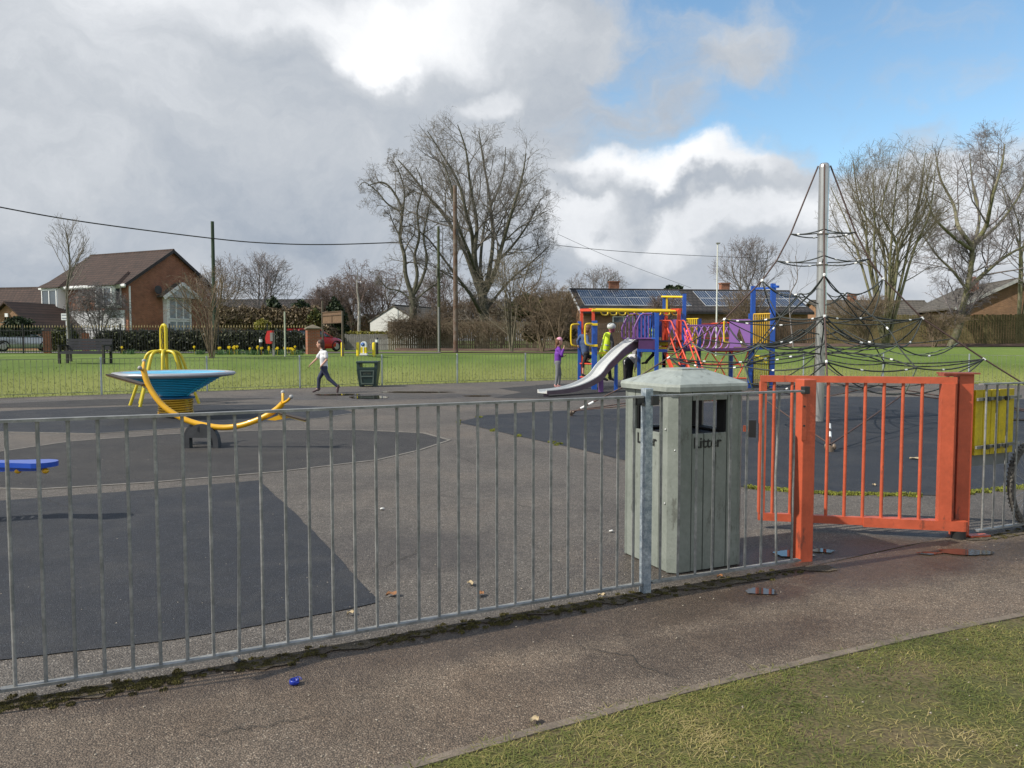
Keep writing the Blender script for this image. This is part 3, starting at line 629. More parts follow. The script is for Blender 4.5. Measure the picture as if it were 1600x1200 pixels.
def puddle(px, py, rx, ry, z=.0125, mat=m_water, nm='puddle', seed=0, sq=.35):
    c = G(px, py); kx = (G(px+rx, py)-c).x; ky = (G(px, py-ry)-c).y; pl_ = []
    for i in range(56):
        a = 2*math.pi*i/56; r_ = 1+sq*1.8*pnoise(math.cos(a)*1.3+seed*3.1, math.sin(a)*1.3+px, 1)+.2*pnoise(math.cos(a)*4+seed, math.sin(a)*4, 1)
        pl_.append((c.x+kx*r_*math.cos(a), c.y+ky*r_*math.sin(a)))
    s = MB(); vs = [Vector((x, y, z)) for x, y in pl_]; fs = []
    for q in tessellate_polygon([[Vector((x, y, 0)) for x, y in pl_]]):
        a, b, c_ = (vs[i] for i in q); fs.append(tuple(q) if (b-a).cross(c_-a).z > 0 else tuple(q)[::-1])
    s.add(vs, fs); return tag(s.build(nm, mat), kind='structure')
for i, (a, b, c, d) in enumerate([(1190, 926, 26, 5), (1240, 867, 30, 5.5), (1286, 862, 16, 3), (1506, 864, 40, 5), (1450, 866, 18, 2), (575, 621, 30, 2.4), (533, 617, 36, 1.4), (1060, 626, 60, 1.8), (650, 613, 50, 1.0), (745, 619, 22, .9)]):
    puddle(a, b, c, d, .0085+.0002*i, seed=i, sq=.22)
rc = random.Random(21); m_crk = M('crack_dirt', (.03, .027, .022), .95)
for (x0, y0, x1, y1) in ((560, 905, 690, 845), (640, 770, 900, 800), (700, 700, 760, 735), (1180, 800, 1330, 790), (230, 1175, 520, 1110), (900, 1000, 1050, 1060), (20, 770, 130, 800)):
    a = G(x0, y0); b = G(x1, y1); p_ = []; n = 26; dd = (b-a); nn_ = Vector((-dd.y, dd.x, 0)).normalized(); off = 0
    for i in range(n+1): off = off*.8+rc.gauss(0, .018); p_.append(a+dd*i/n+nn_*off+Vector((0, 0, .007)))
    s_ = MB()
    for i, q in enumerate(p_): w_ = .0022*math.sin(math.pi*i/n)+.0006; s_.v += [tuple(q-nn_*w_), tuple(q+nn_*w_)]
    s_.f = [(2*i, 2*i+2, 2*i+3, 2*i+1) for i in range(n)]; s_.sm = [False]*n; tag(s_.build('crack', m_crk), kind='structure')
# small litter
c = G(460, 1070); T = thing('bottle_cap', 'small blue plastic bottle cap lying on the path', 'bottle cap', c)
b_ = MB(); b_.lathe([(.019, .002), (.021, .003), (.0215, .017), (.019, .021), (.017, .021), (.0165, .006), (.0, .006)], c+Vector((0, 0, .004)), 20); b_.build('cap', M('blue_plastic', (.01, .03, .30), .35), T)
b_ = MB(); b_.tube([c+Vector((.018*math.cos(a)+.012, .018*math.sin(a), .022+.006*math.sin(a))) for a in np.linspace(0, 5.5, 14)], .0018, 6); b_.build('tear_ring', MC['blue_plastic'], T)
m_leaf = M('dead_leaf', (.26, .12, .05), .8, var=.3, vs=40); m_leaf2 = M('pale_leaf', (.42, .33, .2), .8, var=.3, vs=40)
def leaf(px, py, L_, mat, label, rz, name='dead_leaf', cat='leaf'):
    c = G(px, py); n = 9; vs = []
    for i in range(n):
        t = i/(n-1); w = L_*.32*math.sin(math.pi*min(1, t*1.02))**.7+.0004
        for s_ in (-1, 0, 1):
            p = Vector(((t-.5)*L_, s_*w, .008+.007*abs(s_)*(1+math.sin(t*9))+.010*math.sin(t*3)))
            vs.append(Matrix.Rotation(rz, 3, 'Z') @ p+c)
    fs = [(i*3+j, i*3+j+1, i*3+j+4, i*3+j+3) for i in range(n-1) for j in range(2)]
    s = MB(); s.add(vs, fs, True); o = s.build(name, mat, origin=c); tag(o, label, cat); return o
leaf(614, 932, .085, m_leaf, 'orange-brown curled dead leaf behind the long railing, the largest one', .3)
leaf(750, 932, .07, m_leaf, 'brown dead leaf lying behind the railing, left of the galvanised post', 1.2)
leaf(735, 915, .06, m_leaf2, 'pale thin dead leaf just beyond the brown one behind the railing', 2.0)
leaf(548, 962, .05, m_leaf2, 'small pale leaf by the corner of the dark rubber patch', .8)
leaf(940, 934, .05, m_leaf2, 'small dry leaf on the path near the foot of the galvanised post', .2)
leaf(1125, 904, .05, m_leaf, 'small reddish leaf on the path before the large litter bin', .5)
leaf(835, 1131, .05, m_leaf2, 'small pale leaf resting on the edging of the path', .9)
leaf(1430, 718, .16, m_leaf2, 'long pale leaf on dark rubber seen through the red gate', .1)
leaf(1366, 760, .06, m_leaf2, 'short pale leaf on the tarmac seen under the red gate', 1.4)
def pebble(px, py, r_, mat, label, name='paper_scrap', cat='litter'):
    c = G(px, py); s = MB(); rr = random.Random(px); n = 10
    s.ell(c+Vector((0, 0, r_*.4+.005)), (r_, r_*.7, r_*.45), n=9, k=6)
    s.v = [(x+rr.gauss(0, r_*.12), y+rr.gauss(0, r_*.12), z+rr.gauss(0, r_*.08)) for x, y, z in s.v]
    return tag(s.build(name, mat, origin=c), label, cat)
m_wp = M('white_paper', (.62, .62, .60), .7)
pebble(597, 797, .022, m_wp, 'crumpled white paper scrap on tarmac behind the long railing')
pebble(955, 832, .018, m_wp, 'small white scrap just left of the large litter bin')
# grit scattered on path as loose stuff
gr = MB(); rr = random.Random(8); m_grit = M('pale_grit', (.30, .26, .21), .9, var=.4, vs=30)
for i in range(330):
    if i < 150: c = G(rr.uniform(0, 1600), rr.uniform(900, 1190)**1.0)
    else: c = G(rr.uniform(0, 1600), rr.uniform(680, 960))
    r_ = rr.uniform(.0025, .007)
    k = len(gr.v); gr.v += [(c.x-r_, c.y, .004), (c.x, c.y-r_*.8, .004), (c.x+r_*.9, c.y, .004), (c.x, c.y+r_, .004), (c.x, c.y, .004+r_*.8)]
    gr.f += [(k, k+1, k+4), (k+1, k+2, k+4), (k+2, k+3, k+4), (k+3, k, k+4)]; gr.sm += [False]*4
tag(gr.build('grit', m_grit), 'pale grit and crumbs scattered over path and tarmac', 'grit', kind='stuff')
# ================= FOREGROUND GRASS =================
m_turf = M('turf_soil', (.072, .072, .018), .95, var=.4, vs=2.2, bump=1, bs=40, col2=(.115, .085, .042), fine=.45, fs=60, p2=(.42, .62))
sheet('turf', [(v.x+.02, v.y-.01) for v in ([Vector((-1.3, 1.0, 0))]+KB+[Vector((7.5, 6.6, 0)), Vector((13, 9.2, 0))])]+[(16, 6), (9, -2), (0, -2), (-1.6, .3)], .0, m_turf, amp=0, step=.5)
from mathutils import noise as _mn
def vcol_grass(name, label, region, n, hmin, hmax, w, seed, mat, dens=None, kind='stuff', flat=0):
    rng = np.random.default_rng(seed); x0, x1, y0, y1 = region
    X = rng.uniform(x0, x1, n); Y = rng.uniform(y0, y1, n)
    keep = dens(X, Y, rng); X = X[keep]; Y = Y[keep]; n = len(X)
    h = rng.uniform(hmin, hmax, n)*(.6+.8*rng.random(n)); a = rng.uniform(0, 6.283, n); ln = h*rng.uniform(.2, 1.7, n)*(1+flat*1.6); h = h*(1-.5*flat); o_ = a+math.pi/2+rng.normal(0, .3, n)
    wx = np.cos(o_)*w; wy = np.sin(o_)*w; lx = np.cos(a)*ln; ly = np.sin(a)*ln
    Z = np.array([TZ(p, q) for p, q in zip(X, Y)])
    V = np.empty((n, 5, 3))
    V[:, 0] = np.c_[X-wx, Y-wy, Z-.004]; V[:, 1] = np.c_[X+wx, Y+wy, Z-.004]
    V[:, 2] = np.c_[X+lx*.4+wx*.8, Y+ly*.4+wy*.8, Z+h*.72]; V[:, 3] = np.c_[X+lx*.4-wx*.8, Y+ly*.4-wy*.8, Z+h*.72]; V[:, 4] = np.c_[X+lx, Y+ly, Z+h*.8]
    me = bpy.data.meshes.new(name); me.vertices.add(n*5); me.vertices.foreach_set('co', V.ravel())
    k = np.arange(n)*5; loops = np.c_[k, k+1, k+2, k+3, k+3, k+2, k+4].ravel(); me.loops.add(n*7); me.loops.foreach_set('vertex_index', loops)
    st = np.c_[np.arange(n)*7, np.arange(n)*7+4].ravel(); me.polygons.add(n*2); me.polygons.foreach_set('loop_start', st)
    me.update(calc_edges=True); at_ = me.attributes.new('hue', 'FLOAT', 'POINT'); nz_ = np.array([_mn.noise(Vector((x*2.3, y*2.3, 9)))+.5*_mn.noise(Vector((x*9, y*9, 2))) for x, y in zip(X, Y)]) if flat else 0; hv = np.repeat(np.clip(rng.random(n)*.72+.13-nz_*.55, 0, 1), 5); at_.data.foreach_set('value', hv.astype(np.float32))
    me.materials.append(mat); o = link(bpy.data.objects.new(name, me)); return tag(o, label, 'grass', kind=kind)
def blade_mat(name, stops):
    m, t, b, nd = nodes_mat(name, .55); at_ = nd('ShaderNodeAttribute'); at_.attribute_name = 'hue'
    c = ramp(t, nd, at_.outputs['Fac'], stops); t.links.new(c, b.inputs['Base Color']); b.inputs['Specular IOR Level'].default_value = .3
    return m
m_blade = blade_mat('grass_blade', [(0, (.06, .080, .018)), (.35, (.125, .142, .032)), (.62, (.185, .185, .05)), (.84, (.27, .225, .075)), (1, (.36, .29, .13))])
kbx = np.array([-1.3]+[v.x for v in KB]+[7.5, 13]); kby = np.array([1.0]+[v.y for v in KB]+[6.6, 9.2])
def dens_fg(X, Y, rng):
    yk = np.interp(X, kbx, kby)
    ok = (Y < yk-.03+.035*np.sin(X*23)*np.sin(X*7)) & (Y > 1.2)
    nz = np.array([_mn.noise(Vector((x*1.1, y*1.1, 0)))+.6*_mn.noise(Vector((x*4, y*4, 5))) for x, y in zip(X, Y)])
    edge = np.exp(-(yk-Y)/.15)
    return ok & (rng.random(len(X)) < np.clip(.50+nz*1.1+.2+edge*.5, .14, 1))
vcol_grass('grass', 'short patchy grass in the bottom right corner beside the path', (-1.2, 7.0, 1.5, 6.0), 520000, .010, .024, .0015, 2, m_blade, dens_fg, flat=1)
def dens_mid(X, Y, rng):
    yf = np.interp(X, FLx, FLy); return (Y > yf-.05) & (Y < yf+2+6*rng.random(len(X)))
m_blade2 = blade_mat('field_blade', [(0, (.07, .085, .02)), (.5, (.15, .175, .045)), (.8, (.25, .26, .08)), (1, (.42, .38, .18))])
vcol_grass('grass', 'mown field grass just beyond the far playground fence', (-22, 24, 12, 40), 170000, .02, .05, .006, 3, m_blade2, dens_mid)
# ================= FAR RAILINGS =================
m_ffence = M('weathered_green_railing', (.12, .135, .10), .6, .2, var=.25, vs=3, col2=(.21, .22, .18))
m_fpost = M('far_post_zinc', (.34, .38, .40), .5, .4, var=.2, vs=5)
far_pts = []
pp = [Vector((a, b)) for a, b in FL[1:10]]
step = 2.75; carry = 0
line = []
for a, b in zip(pp[:-1], pp[1:]):
    k = int((b-a).length/.05)
    line += [a+(b-a)*i/k for i in range(k)]
acc = 0; last = line[0]; start_x = [line[0]]
for p in line[1:]:
    acc += (p-last).length; last = p
    if acc >= step: start_x.append(p); acc = 0
FF = thing('playground_railing', 'long low grey-green railing along the far edge of the playground surface, before the field', 'railing', (line[0].x, line[0].y, 0))
for i, (a, b) in enumerate(zip(start_x[:-1], start_x[1:])):
    if a.x < -18 and b.x < -18: continue
    za, zb = TZ(a.x, a.y), TZ(b.x, b.y); A3 = Vector((a.x, a.y, za)); B3 = Vector((b.x, b.y, zb)); d = (B3-A3).normalized()
    s = MB(); s.tube([A3, A3+Vector((0, 0, 1.04))], .027, 8); s.build('post', m_fpost, FF)
    s = MB(); s.bar(A3+d*.04+Vector((0, 0, 1.0)), B3-d*.04+Vector((0, 0, 1.0)), .03, .012); s.bar(A3+d*.04+Vector((0, 0, .08)), B3-d*.04+Vector((0, 0, .08)), .03, .012)
    n = 21
    for j in range(n):
        p = A3+(B3-A3)*(j+.5)/n; s.tube([p+Vector((0, 0, .085)), p+Vector((0, 0, .996))], .0052, 4, caps=False)
    s.build('panel', m_ffence, FF)
# ================= SEESAW =================
m_yp = M('yellow_steel', (.68, .36, .008), .32, 0, var=.08, vs=6, coat=.3)
m_cap = M('grey_rubber_ball', (.34, .34, .33), .5)
m_rub = M('dark_rubber_base', (.035, .037, .042), .6, 0, var=.25, vs=6, bump=.2)
Ys = 10.25
def curve(pts, n=6):
    pts = [Vector(p) for p in pts]; o_ = []
    for i in range(len(pts)-1):
        p0, p1, p2, p3 = pts[max(i-1, 0)], pts[i], pts[i+1], pts[min(i+2, len(pts)-1)]
        for j in range(n):
            t = j/n; o_.append(.5*((2*p1)+(p2-p0)*t+(2*p0-5*p1+4*p2-p3)*t*t+(3*p1-p0-3*p2+p3)*t**3))
    o_.append(pts[-1]); return o_
SB = G(317, 700)
Ys = SB.y
T = thing('seesaw', 'yellow curved-beam seesaw on a dark rubber arched base', 'seesaw', SB)
beam = [(224, 577, .18), (233, 604, .14), (255, 634, .08), (290, 656, .04), (335, 667, 0), (370, 666, -.03), (405, 655, -.06), (430, 641, -.08), (442, 630, -.1)]
b_ = MB(); b_.tube(curve([P(x, y, Ys+dy) for x, y, dy in beam], 5), .040, 12); b_.build('beam', m_yp, T)
for (x, y, dy, hs) in ((224, 577, .18, ((218.5, 575, -.13), (225, 564, .13))), (442, 630, -.1, ((455, 620, -.12), (442, 613, .14)))):
    c = P(x, y, Ys+dy)
    for hx_, hy_, dd in hs:
        e = P(hx_, hy_, Ys+dy+dd); b_ = MB(); mid_ = (c+e)/2+(e-c)*.1+Vector((0, 0, -.015))
        b_.tube(curve([c, mid_, e], 4), .020, 8); hb = b_.build('handle', m_yp, T)
        b_ = MB(); b_.ell(e, .030, n=12, k=8); b_.build('ball_grip', m_cap, hb)
m_plate = M('seat_plate', (.06, .038, .02), .5, var=.2)
for (p0, p1, br_, tip) in (((170, 585, .2), (226, 601, .15), [(212, 598), (224, 603), (236, 614), (225, 603)], 0), ((437, 645, -.1), (479, 656, -.12), [(417, 656), (440, 647), (456, 652), (430, 657)], 0)):
    a = P(p0[0], p0[1], Ys+p0[2]); b = P(p1[0], p1[1], Ys+p1[2])
    b_ = MB(); b_.bar(a, b, .15, .018); st = b_.build('seat', m_plate, T)
    b_ = MB(); b_.bar(a-Vector((0, 0, .018)), b-Vector((0, 0, .018)), .13, .010); b_.build('seat_edging', M('seat_yellow', (.55, .40, .12), .5), T)
    q = [P(x, y, Ys+p1[2]) for x, y in br_]
    b_ = MB(); o_ = Vector((0, .012, 0)); vs_ = [v-o_ for v in q]+[v+o_ for v in q]; b_.add(vs_, [(0, 1, 2, 3), (4, 7, 6, 5), (0, 4, 5, 1), (1, 5, 6, 2), (2, 6, 7, 3), (3, 7, 4, 0)]); b_.build('gusset', m_yp, T)
for dy, off in ((0, 0), (.34, -.16)):
    b_ = MB(); c = SB+Vector((off, dy, 0)); o_ = []
    outer = [(.235*math.cos(a), .08+.235*math.sin(a)*1.12) for a in np.linspace(0, math.pi, 15)]
    poly = [(.235, 0)]+outer+[(-.235, 0), (-.165, 0), (-.165, .15), (.155, .15), (.165, 0)]
    Mx = Matrix.Translation(c) @ Matrix.Rotation(R(90), 4, 'X')
    b_.prism(poly, -.055, .055, Mx); b_.build('rubber_arch', m_rub, T, fix=True)
b_ = MB(); b_.tube([SB+Vector((0, -.05, .27)), SB+Vector((-.15, .38, .27))], .05, 12); b_.build('axle', m_rub, T)
b_ = MB(); b_.box(P(324, 668, Ys)+Vector((0, .02, -.02)), (.16, .12, .07)); b_.build('saddle_bracket', m_yp, T)
# ================= SPINNER BOWL =================
Bp = G(275, 650); T = thing('spinner_bowl', 'blue ribbed bowl spinner with wide grey rim on a yellow coil spring', 'spinner', Bp)
mm = Bp.y/FPX
zr = P(275, 584, Bp.y).z; zb = P(275, 619, Bp.y).z
m_bl = M('bright_blue_rope', (.015, .42, .72), .3, var=.1, coat=.2); m_bl2 = M('blue_disc', (.006, .10, .22), .4); m_rimb = M('rim_grey', (.36, .37, .40), .35, .3, var=.08)
n_r = 12
prof = []
for i in range(n_r):
    t = i/(n_r-1); r_ = .27+(.93-.27)*t; z = zb+.03+(zr-zb-.05)*t
    b_ = MB(); b_.tube([Bp+Vector((r_*math.cos(a), r_*math.sin(a), z-Bp.z)) for a in np.linspace(0, 2*math.pi, 41)], .0135, 6, caps=False); b_.build('bowl_ring', m_bl, T)
b_ = MB(); b_.lathe([(.235, zb+.025), (.88, zr-.02), (.885, zr-.015), (.24, zb+.045)], (Bp.x, Bp.y, 0), 40); b_.build('bowl_shell', m_bl2, T)
b_ = MB(); b_.lathe([(.98, zr-.05), (1.10, zr-.035), (1.145, zr), (1.12, zr+.035), (1.02, zr+.045), (.95, zr+.02), (.94, zr-.03)], (Bp.x, Bp.y, 0), 56); b_.build('rim', m_rimb, T)
b_ = MB(); b_.lathe([(.0, zr-.03), (.93, zr+.01), (.95, zr+.03), (.93, zr+.032), (.4, zr-.1)], (Bp.x, Bp.y, 0), 48); b_.build('seat_lining', M('pale_blue', (.12, .42, .62), .45), T)
for a_ in (R(-22), R(202), R(90)):
    b_ = MB()
    for t in np.linspace(0, 1, 16):
        r_ = .29+(.93-.29)*t+.014; b_.ell((Bp.x+r_*math.cos(a_), Bp.y+r_*math.sin(a_), zb+.03+(zr-zb-.05)*t), .017, n=7, k=5)
    b_.build('bead_strip', M('cyan_bead', (.05, .55, .70), .3), T)
b_ = MB(); b_.lathe([(.30, zb-.045), (.36, zb-.04), (.36, zb-.005), (.2, zb+.01)], (Bp.x, Bp.y, 0), 36); b_.build('base_disc', m_bl2, T)
m_spr = M('yellow_spring', (.60, .34, .02), .4, var=.15)
sp = []; turns = 7; zt = zb-.05
for i in range(turns*22+1):
    a = 2*math.pi*i/22; t = i/(turns*22); r_ = .33-.02*math.sin(t*math.pi); sp.append((Bp.x+r_*math.cos(a), Bp.y+r_*math.sin(a), .02+(zt-.02)*t))
b_ = MB(); b_.tube(sp, .019, 6); b_.build('spring', m_spr, T)
# ================= YELLOW CLIMBING POLE FRAME =================
Cp = G(258, 632); T = thing('climbing_dome', 'yellow steel dome of bent legs with tall twin pole, behind the blue bowl', 'climber', Cp)
Yc = Cp.y; zt = P(258, 549, Yc).z; m_y2 = M('yellow_dome_steel', (.58, .46, .02), .35, var=.1, vs=5)
for i, (rx, a) in enumerate([(0, 20), (0, 62), (0, 118), (0, 162), (0, 205), (0, 250), (0, 290), (0, 335)]):
    a = R(a); Rr = .74; c_, s_ = math.cos(a), math.sin(a)
    pts = [(.06, 0), (.22, 0), (.34, -.06), (.42, -.24), (.55, -.68), (Rr, -zt)]
    b_ = MB(); b_.tube(curve([Cp+Vector((r_*c_, r_*s_, zt+dz)) for r_, dz in pts], 4), .034, 8); b_.build('leg', m_y2, T)
b_ = MB(); b_.lathe([(.1, zt-.05), (.11, zt-.04), (.11, zt+.04), (.1, zt+.05)], Cp, 20); b_.build('hub', m_y2, T)
ztop = P(258, 508, Yc).z
b_ = MB(); b_.tube(curve([Cp+Vector(v) for v in ((.06, 0, .5), (.06, 0, zt), (.06, 0, ztop-.1), (.05, .0, ztop-.03), (0, .02, ztop), (-.06, .05, ztop-.07), (-.075, .06, ztop-.2), (-.075, .06, zt))], 5), .042, 8); b_.build('tall_pole', m_y2, T)
b_ = MB()
for i in range(30):
    z = ztop-.1-i*.035; b_.ell((Cp.x-.02+.012*math.sin(i), Cp.y-.03, z), (.011, .011, .022), n=6, k=4)
b_.build('chain', M('rusty_chain', (.07, .05, .04), .6, .4), T)
# ================= BLUE SEAT at left edge =================
m_bs = M('blue_seat_plastic', (.008, .065, .42), .35, var=.08, coat=.3)
Bs = P(20, 726, 6.3); T = thing('rocker', 'blue paddle-shaped rocker seat with small yellow grips at the left edge', 'rocker', (Bs.x-.25, 6.3, 0))
b_ = MB(); zc = Bs.z; ox = P(62, 724, 6.3).x
pl_ = [(ox+.14*math.cos(a), 6.3+.12*math.sin(a)) for a in np.linspace(-math.pi/2, math.pi/2, 12)]+[(ox-.16, 6.39), (ox-.32, 6.37), (ox-.55, 6.40), (ox-.62, 6.3), (ox-.55, 6.2), (ox-.32, 6.23), (ox-.16, 6.21)]
b_.prism(pl_, zc-.012, zc+.028); b_.build('seat', m_bs, T, fix=True)
b_ = MB(); b_.bar((ox-.45, 6.3, zc-.035), (ox+.02, 6.3, zc-.028), .12, .03); b_.build('seat_bracket', m_bs, T)
for dx in (.07, -.155): b_ = MB(); b_.ell((ox+dx, 6.26, zc-.045), (.028, .028, .024), n=10, k=6); b_.build('yellow_knob', m_yp, T)
b_ = MB(); b_.tube([(ox-.55+.09*math.cos(a), 6.3+.09*math.sin(a), .02+(zc-.06)*a/44) for a in np.linspace(0, 44, 130)], .014, 6); b_.build('spring', m_spr, T)
# ================= SMALL GREEN BIN =================
m_gb = M('dark_green_plastic', (.016, .036, .034), .4, var=.15, vs=5); m_gb2 = M('green_bin_panel', (.022, .030, .028), .5)
Gb = G(576, 604); T = thing('litter_bin', 'small dark green litter bin with an open slot, standing against the far railing', 'litter bin', Gb, R(6))
w0, w1, H = .27, .345, .84
def ring(z, w, d): return [Gb+Vector(v) for v in ((-w, -d, z), (w, -d, z), (w, d, z), (-w, d, z))]
b_ = MB(); zs = [(.06, .26), (.56, .325)]
b_.add(ring(.05, .27, .22)+ring(.56, .335, .27), [(0, 1, 5, 4), (1, 2, 6, 5), (2, 3, 7, 6), (3, 0, 4, 7), (4, 5, 6, 7), (3, 2, 1, 0)]); b_.build('body', m_gb, T)
for sx in (-1, 1): b_ = MB(); b_.box(Gb+Vector((sx*.285, 0, .66)), (.11, .5, .22), bev=.03); b_.build('side_wall', m_gb, T)
b_ = MB(); b_.box(Gb+Vector((0, 0, .795)), (.70, .56, .07), bev=.02); b_.build('lid', m_gb, T)
b_ = MB(); b_.box(Gb+Vector((0, -.245, .60)), (.5, .03, .08), bev=.01); b_.build('slot_lip', m_gb, T)
b_ = MB(); fy = -.285
o1 = [(-.235, .54), (.235, .54), (.20, .09), (-.20, .09)]; i1 = [(-.195, .505), (.195, .505), (.165, .125), (-.165, .125)]
def fv(p, e=0): t = (p[1]-.05)/.51; return Gb+Vector((p[0], -(.22+.05*t)-.004-e, p[1]))
b_.add([fv(p, .012) for p in o1]+[fv(p, .012) for p in i1]+[fv(p, -.002) for p in i1]+[fv(p, -.002) for p in o1], [(i, (i+1) % 4, 4+(i+1) % 4, 4+i) for i in range(4)]+[(4+i, 4+(i+1) % 4, 8+(i+1) % 4, 8+i) for i in range(4)]+[(12+i, 12+(i+1) % 4, (i+1) % 4, i) for i in range(4)])
b_.bar(fv((-.185, .345), .006), fv((.185, .345), .006), .02, .03); b_.build('panel_moulding', M('green_moulding', (.085, .115, .10), .45), T)
for sx in (-1, 1): b_ = MB(); b_.box(Gb+Vector((sx*.22, 0, .03)), (.09, .4, .06), bev=.01); b_.build('foot', m_gb, T)
text_mesh('lettering', 'LITTER', .085, Matrix.Translation(fv((0, .405), .004)) @ Matrix.Rotation(R(96), 4, 'X'), M('bin_letter_gold', (.10, .10, .07), .5), T)
# ================= CLIMBING NET =================
Mp = G(1279, 658); T = thing('climbing_net', 'tall steel mast with dark rope climbing net anchored to the rubber surface', 'climbing net', Mp)
MT = P(1284, 254, Mp.y).z
m_ss = M('brushed_mast_steel', (.50, .49, .47), .28, .8, var=.12, vs=3); m_rope = M('dark_rope', (.035, .040, .036), .75, var=.25, vs=30, fine=.3, fs=80)
m_brope = M('brown_rope', (.075, .045, .038), .75, var=.25, vs=30, fine=.3, fs=80); m_con = M('white_connector', (.72, .73, .72), .4); m_grn = M('green_grey_rope', (.10, .13, .095), .75)
MR = .090
b_ = MB(); b_.lathe([(MR, 0), (MR, MT-.10)], (Mp.x, Mp.y, 0), 28); b_.build('mast', m_ss, T)
b_ = MB(); b_.lathe([(MR+.004, MT-.10), (MR*.98, MT-.05), (MR*.75, MT-.015), (.0, MT)], (Mp.x, Mp.y, 0), 28); b_.build('mast_cap', m_ss, T)
for z in (3.46, 2.9, 1.9): b_ = MB(); b_.lathe([(MR+.002, z-.03), (MR+.012, z-.028), (MR+.012, z+.028), (MR+.002, z+.03)], (Mp.x, Mp.y, 0), 24); b_.build('mast_collar', m_ss, T)
fa_ = (G(1297, 706)-Mp); la_ = (G(892, 650)-Mp)
dirs = [la_, fa_, -la_*1.0, -fa_*1.02]
PR = [(.105, MT-.06), (.56, 3.47), (.80, 2.98), (1.05, 2.62), (1.72, 1.90), (2.75, 1.17), (3.6, .60), (1.0, .03)]
nodes = {}; rr = random.Random(12); ropes_n = 0
for k, d in enumerate(dirs):
    ln = d.length; u = d.normalized(); pts = []
    for i, (r_, z) in enumerate(PR[:-1]): pts.append(Vector((Mp.x, Mp.y, 0))+u*(r_ if k in (0, 2) or i < 4 else r_*ln/4.5)+Vector((0, 0, z)))
    pts.append(Vector((Mp.x, Mp.y, .05))+d)
    nodes[k] = pts
    b_ = MB(); b_.tube(pts, .0145, 7); b_.build('main_cable', m_brope, T)
    # anchor
    c = pts[-1]; b_ = MB()
    v = (pts[-2]-c).normalized()
    b_.tube([c-Vector((0, 0, .05)), c+Vector((0, 0, .02))], .05, 10); b_.tube([c, c+v*.08], .03, 8)
    for sgn in (-1, 1):
        w_ = Vector((-u.y, u.x, 0))*sgn*.05; b_.ell(c+w_+Vector((0, 0, .02)), (.03, .03, .045), n=8, k=6)
    b_.build('ground_anchor', M('anchor_steel', (.16, .12, .09), .5, .3), T)
    for t in (.16, .34): b_ = MB(); q = c+v*(t+.06); b_.tube([q, q+v*.11], .026, 10); b_.build('connector', m_con, T)
    for t, off in ((.26, .12),):
        pass
def conn(p, v, r_=.016, L_=.05, mt=m_con):
    b_ = MB(); v = v.normalized(); b_.tube([p-v*L_/2, p+v*L_/2], r_, 8); b_.build('connector', mt, T)
ncon = 0
def sag(a, b, s_=.1, mat=m_rope, r_=.010, side=None, nn=9, cn=()):
    global ncon
    pts = []
    for i in range(nn):
        t = i/(nn-1); p = a.lerp(b, t); p = p-Vector((0, 0, s_*3*t*(1-t)))
        if side: p = p+side*(4*t*(1-t))
        pts.append(p)
    b_ = MB(); b_.tube(pts, r_*1.1, 6, caps=False); b_.build('net_rope', mat, T)
    for t in cn:
        i = int(t*(nn-1)); i = max(0, min(nn-2, i))
        if ncon < 62: conn(pts[i], pts[i+1]-pts[i]); ncon += 1
    return pts
def onp(k, i, t): return nodes[k][i].lerp(nodes[k][i+1], t)
mast = lambda z, a=0: Vector((Mp.x+MR*math.cos(a), Mp.y+MR*math.sin(a), z))
cang = [math.atan2(d.y, d.x) for d in dirs]
# small upper rings: ropes mast to cable and ring between cables
for lvl, zm in ((1, 3.47), (2, 2.93)):
    for k in range(4):
        sag(mast(zm, cang[k]), nodes[k][lvl], .02, cn=(.8,)); n2_ = (k+1) % 4
        sag(nodes[k][lvl], nodes[n2_][lvl], .05 if lvl == 1 else .09, side=(mast(zm)-(nodes[k][lvl]+nodes[n2_][lvl])/2)*Vector((1, 1, 0)).length*.0, cn=(.25,))
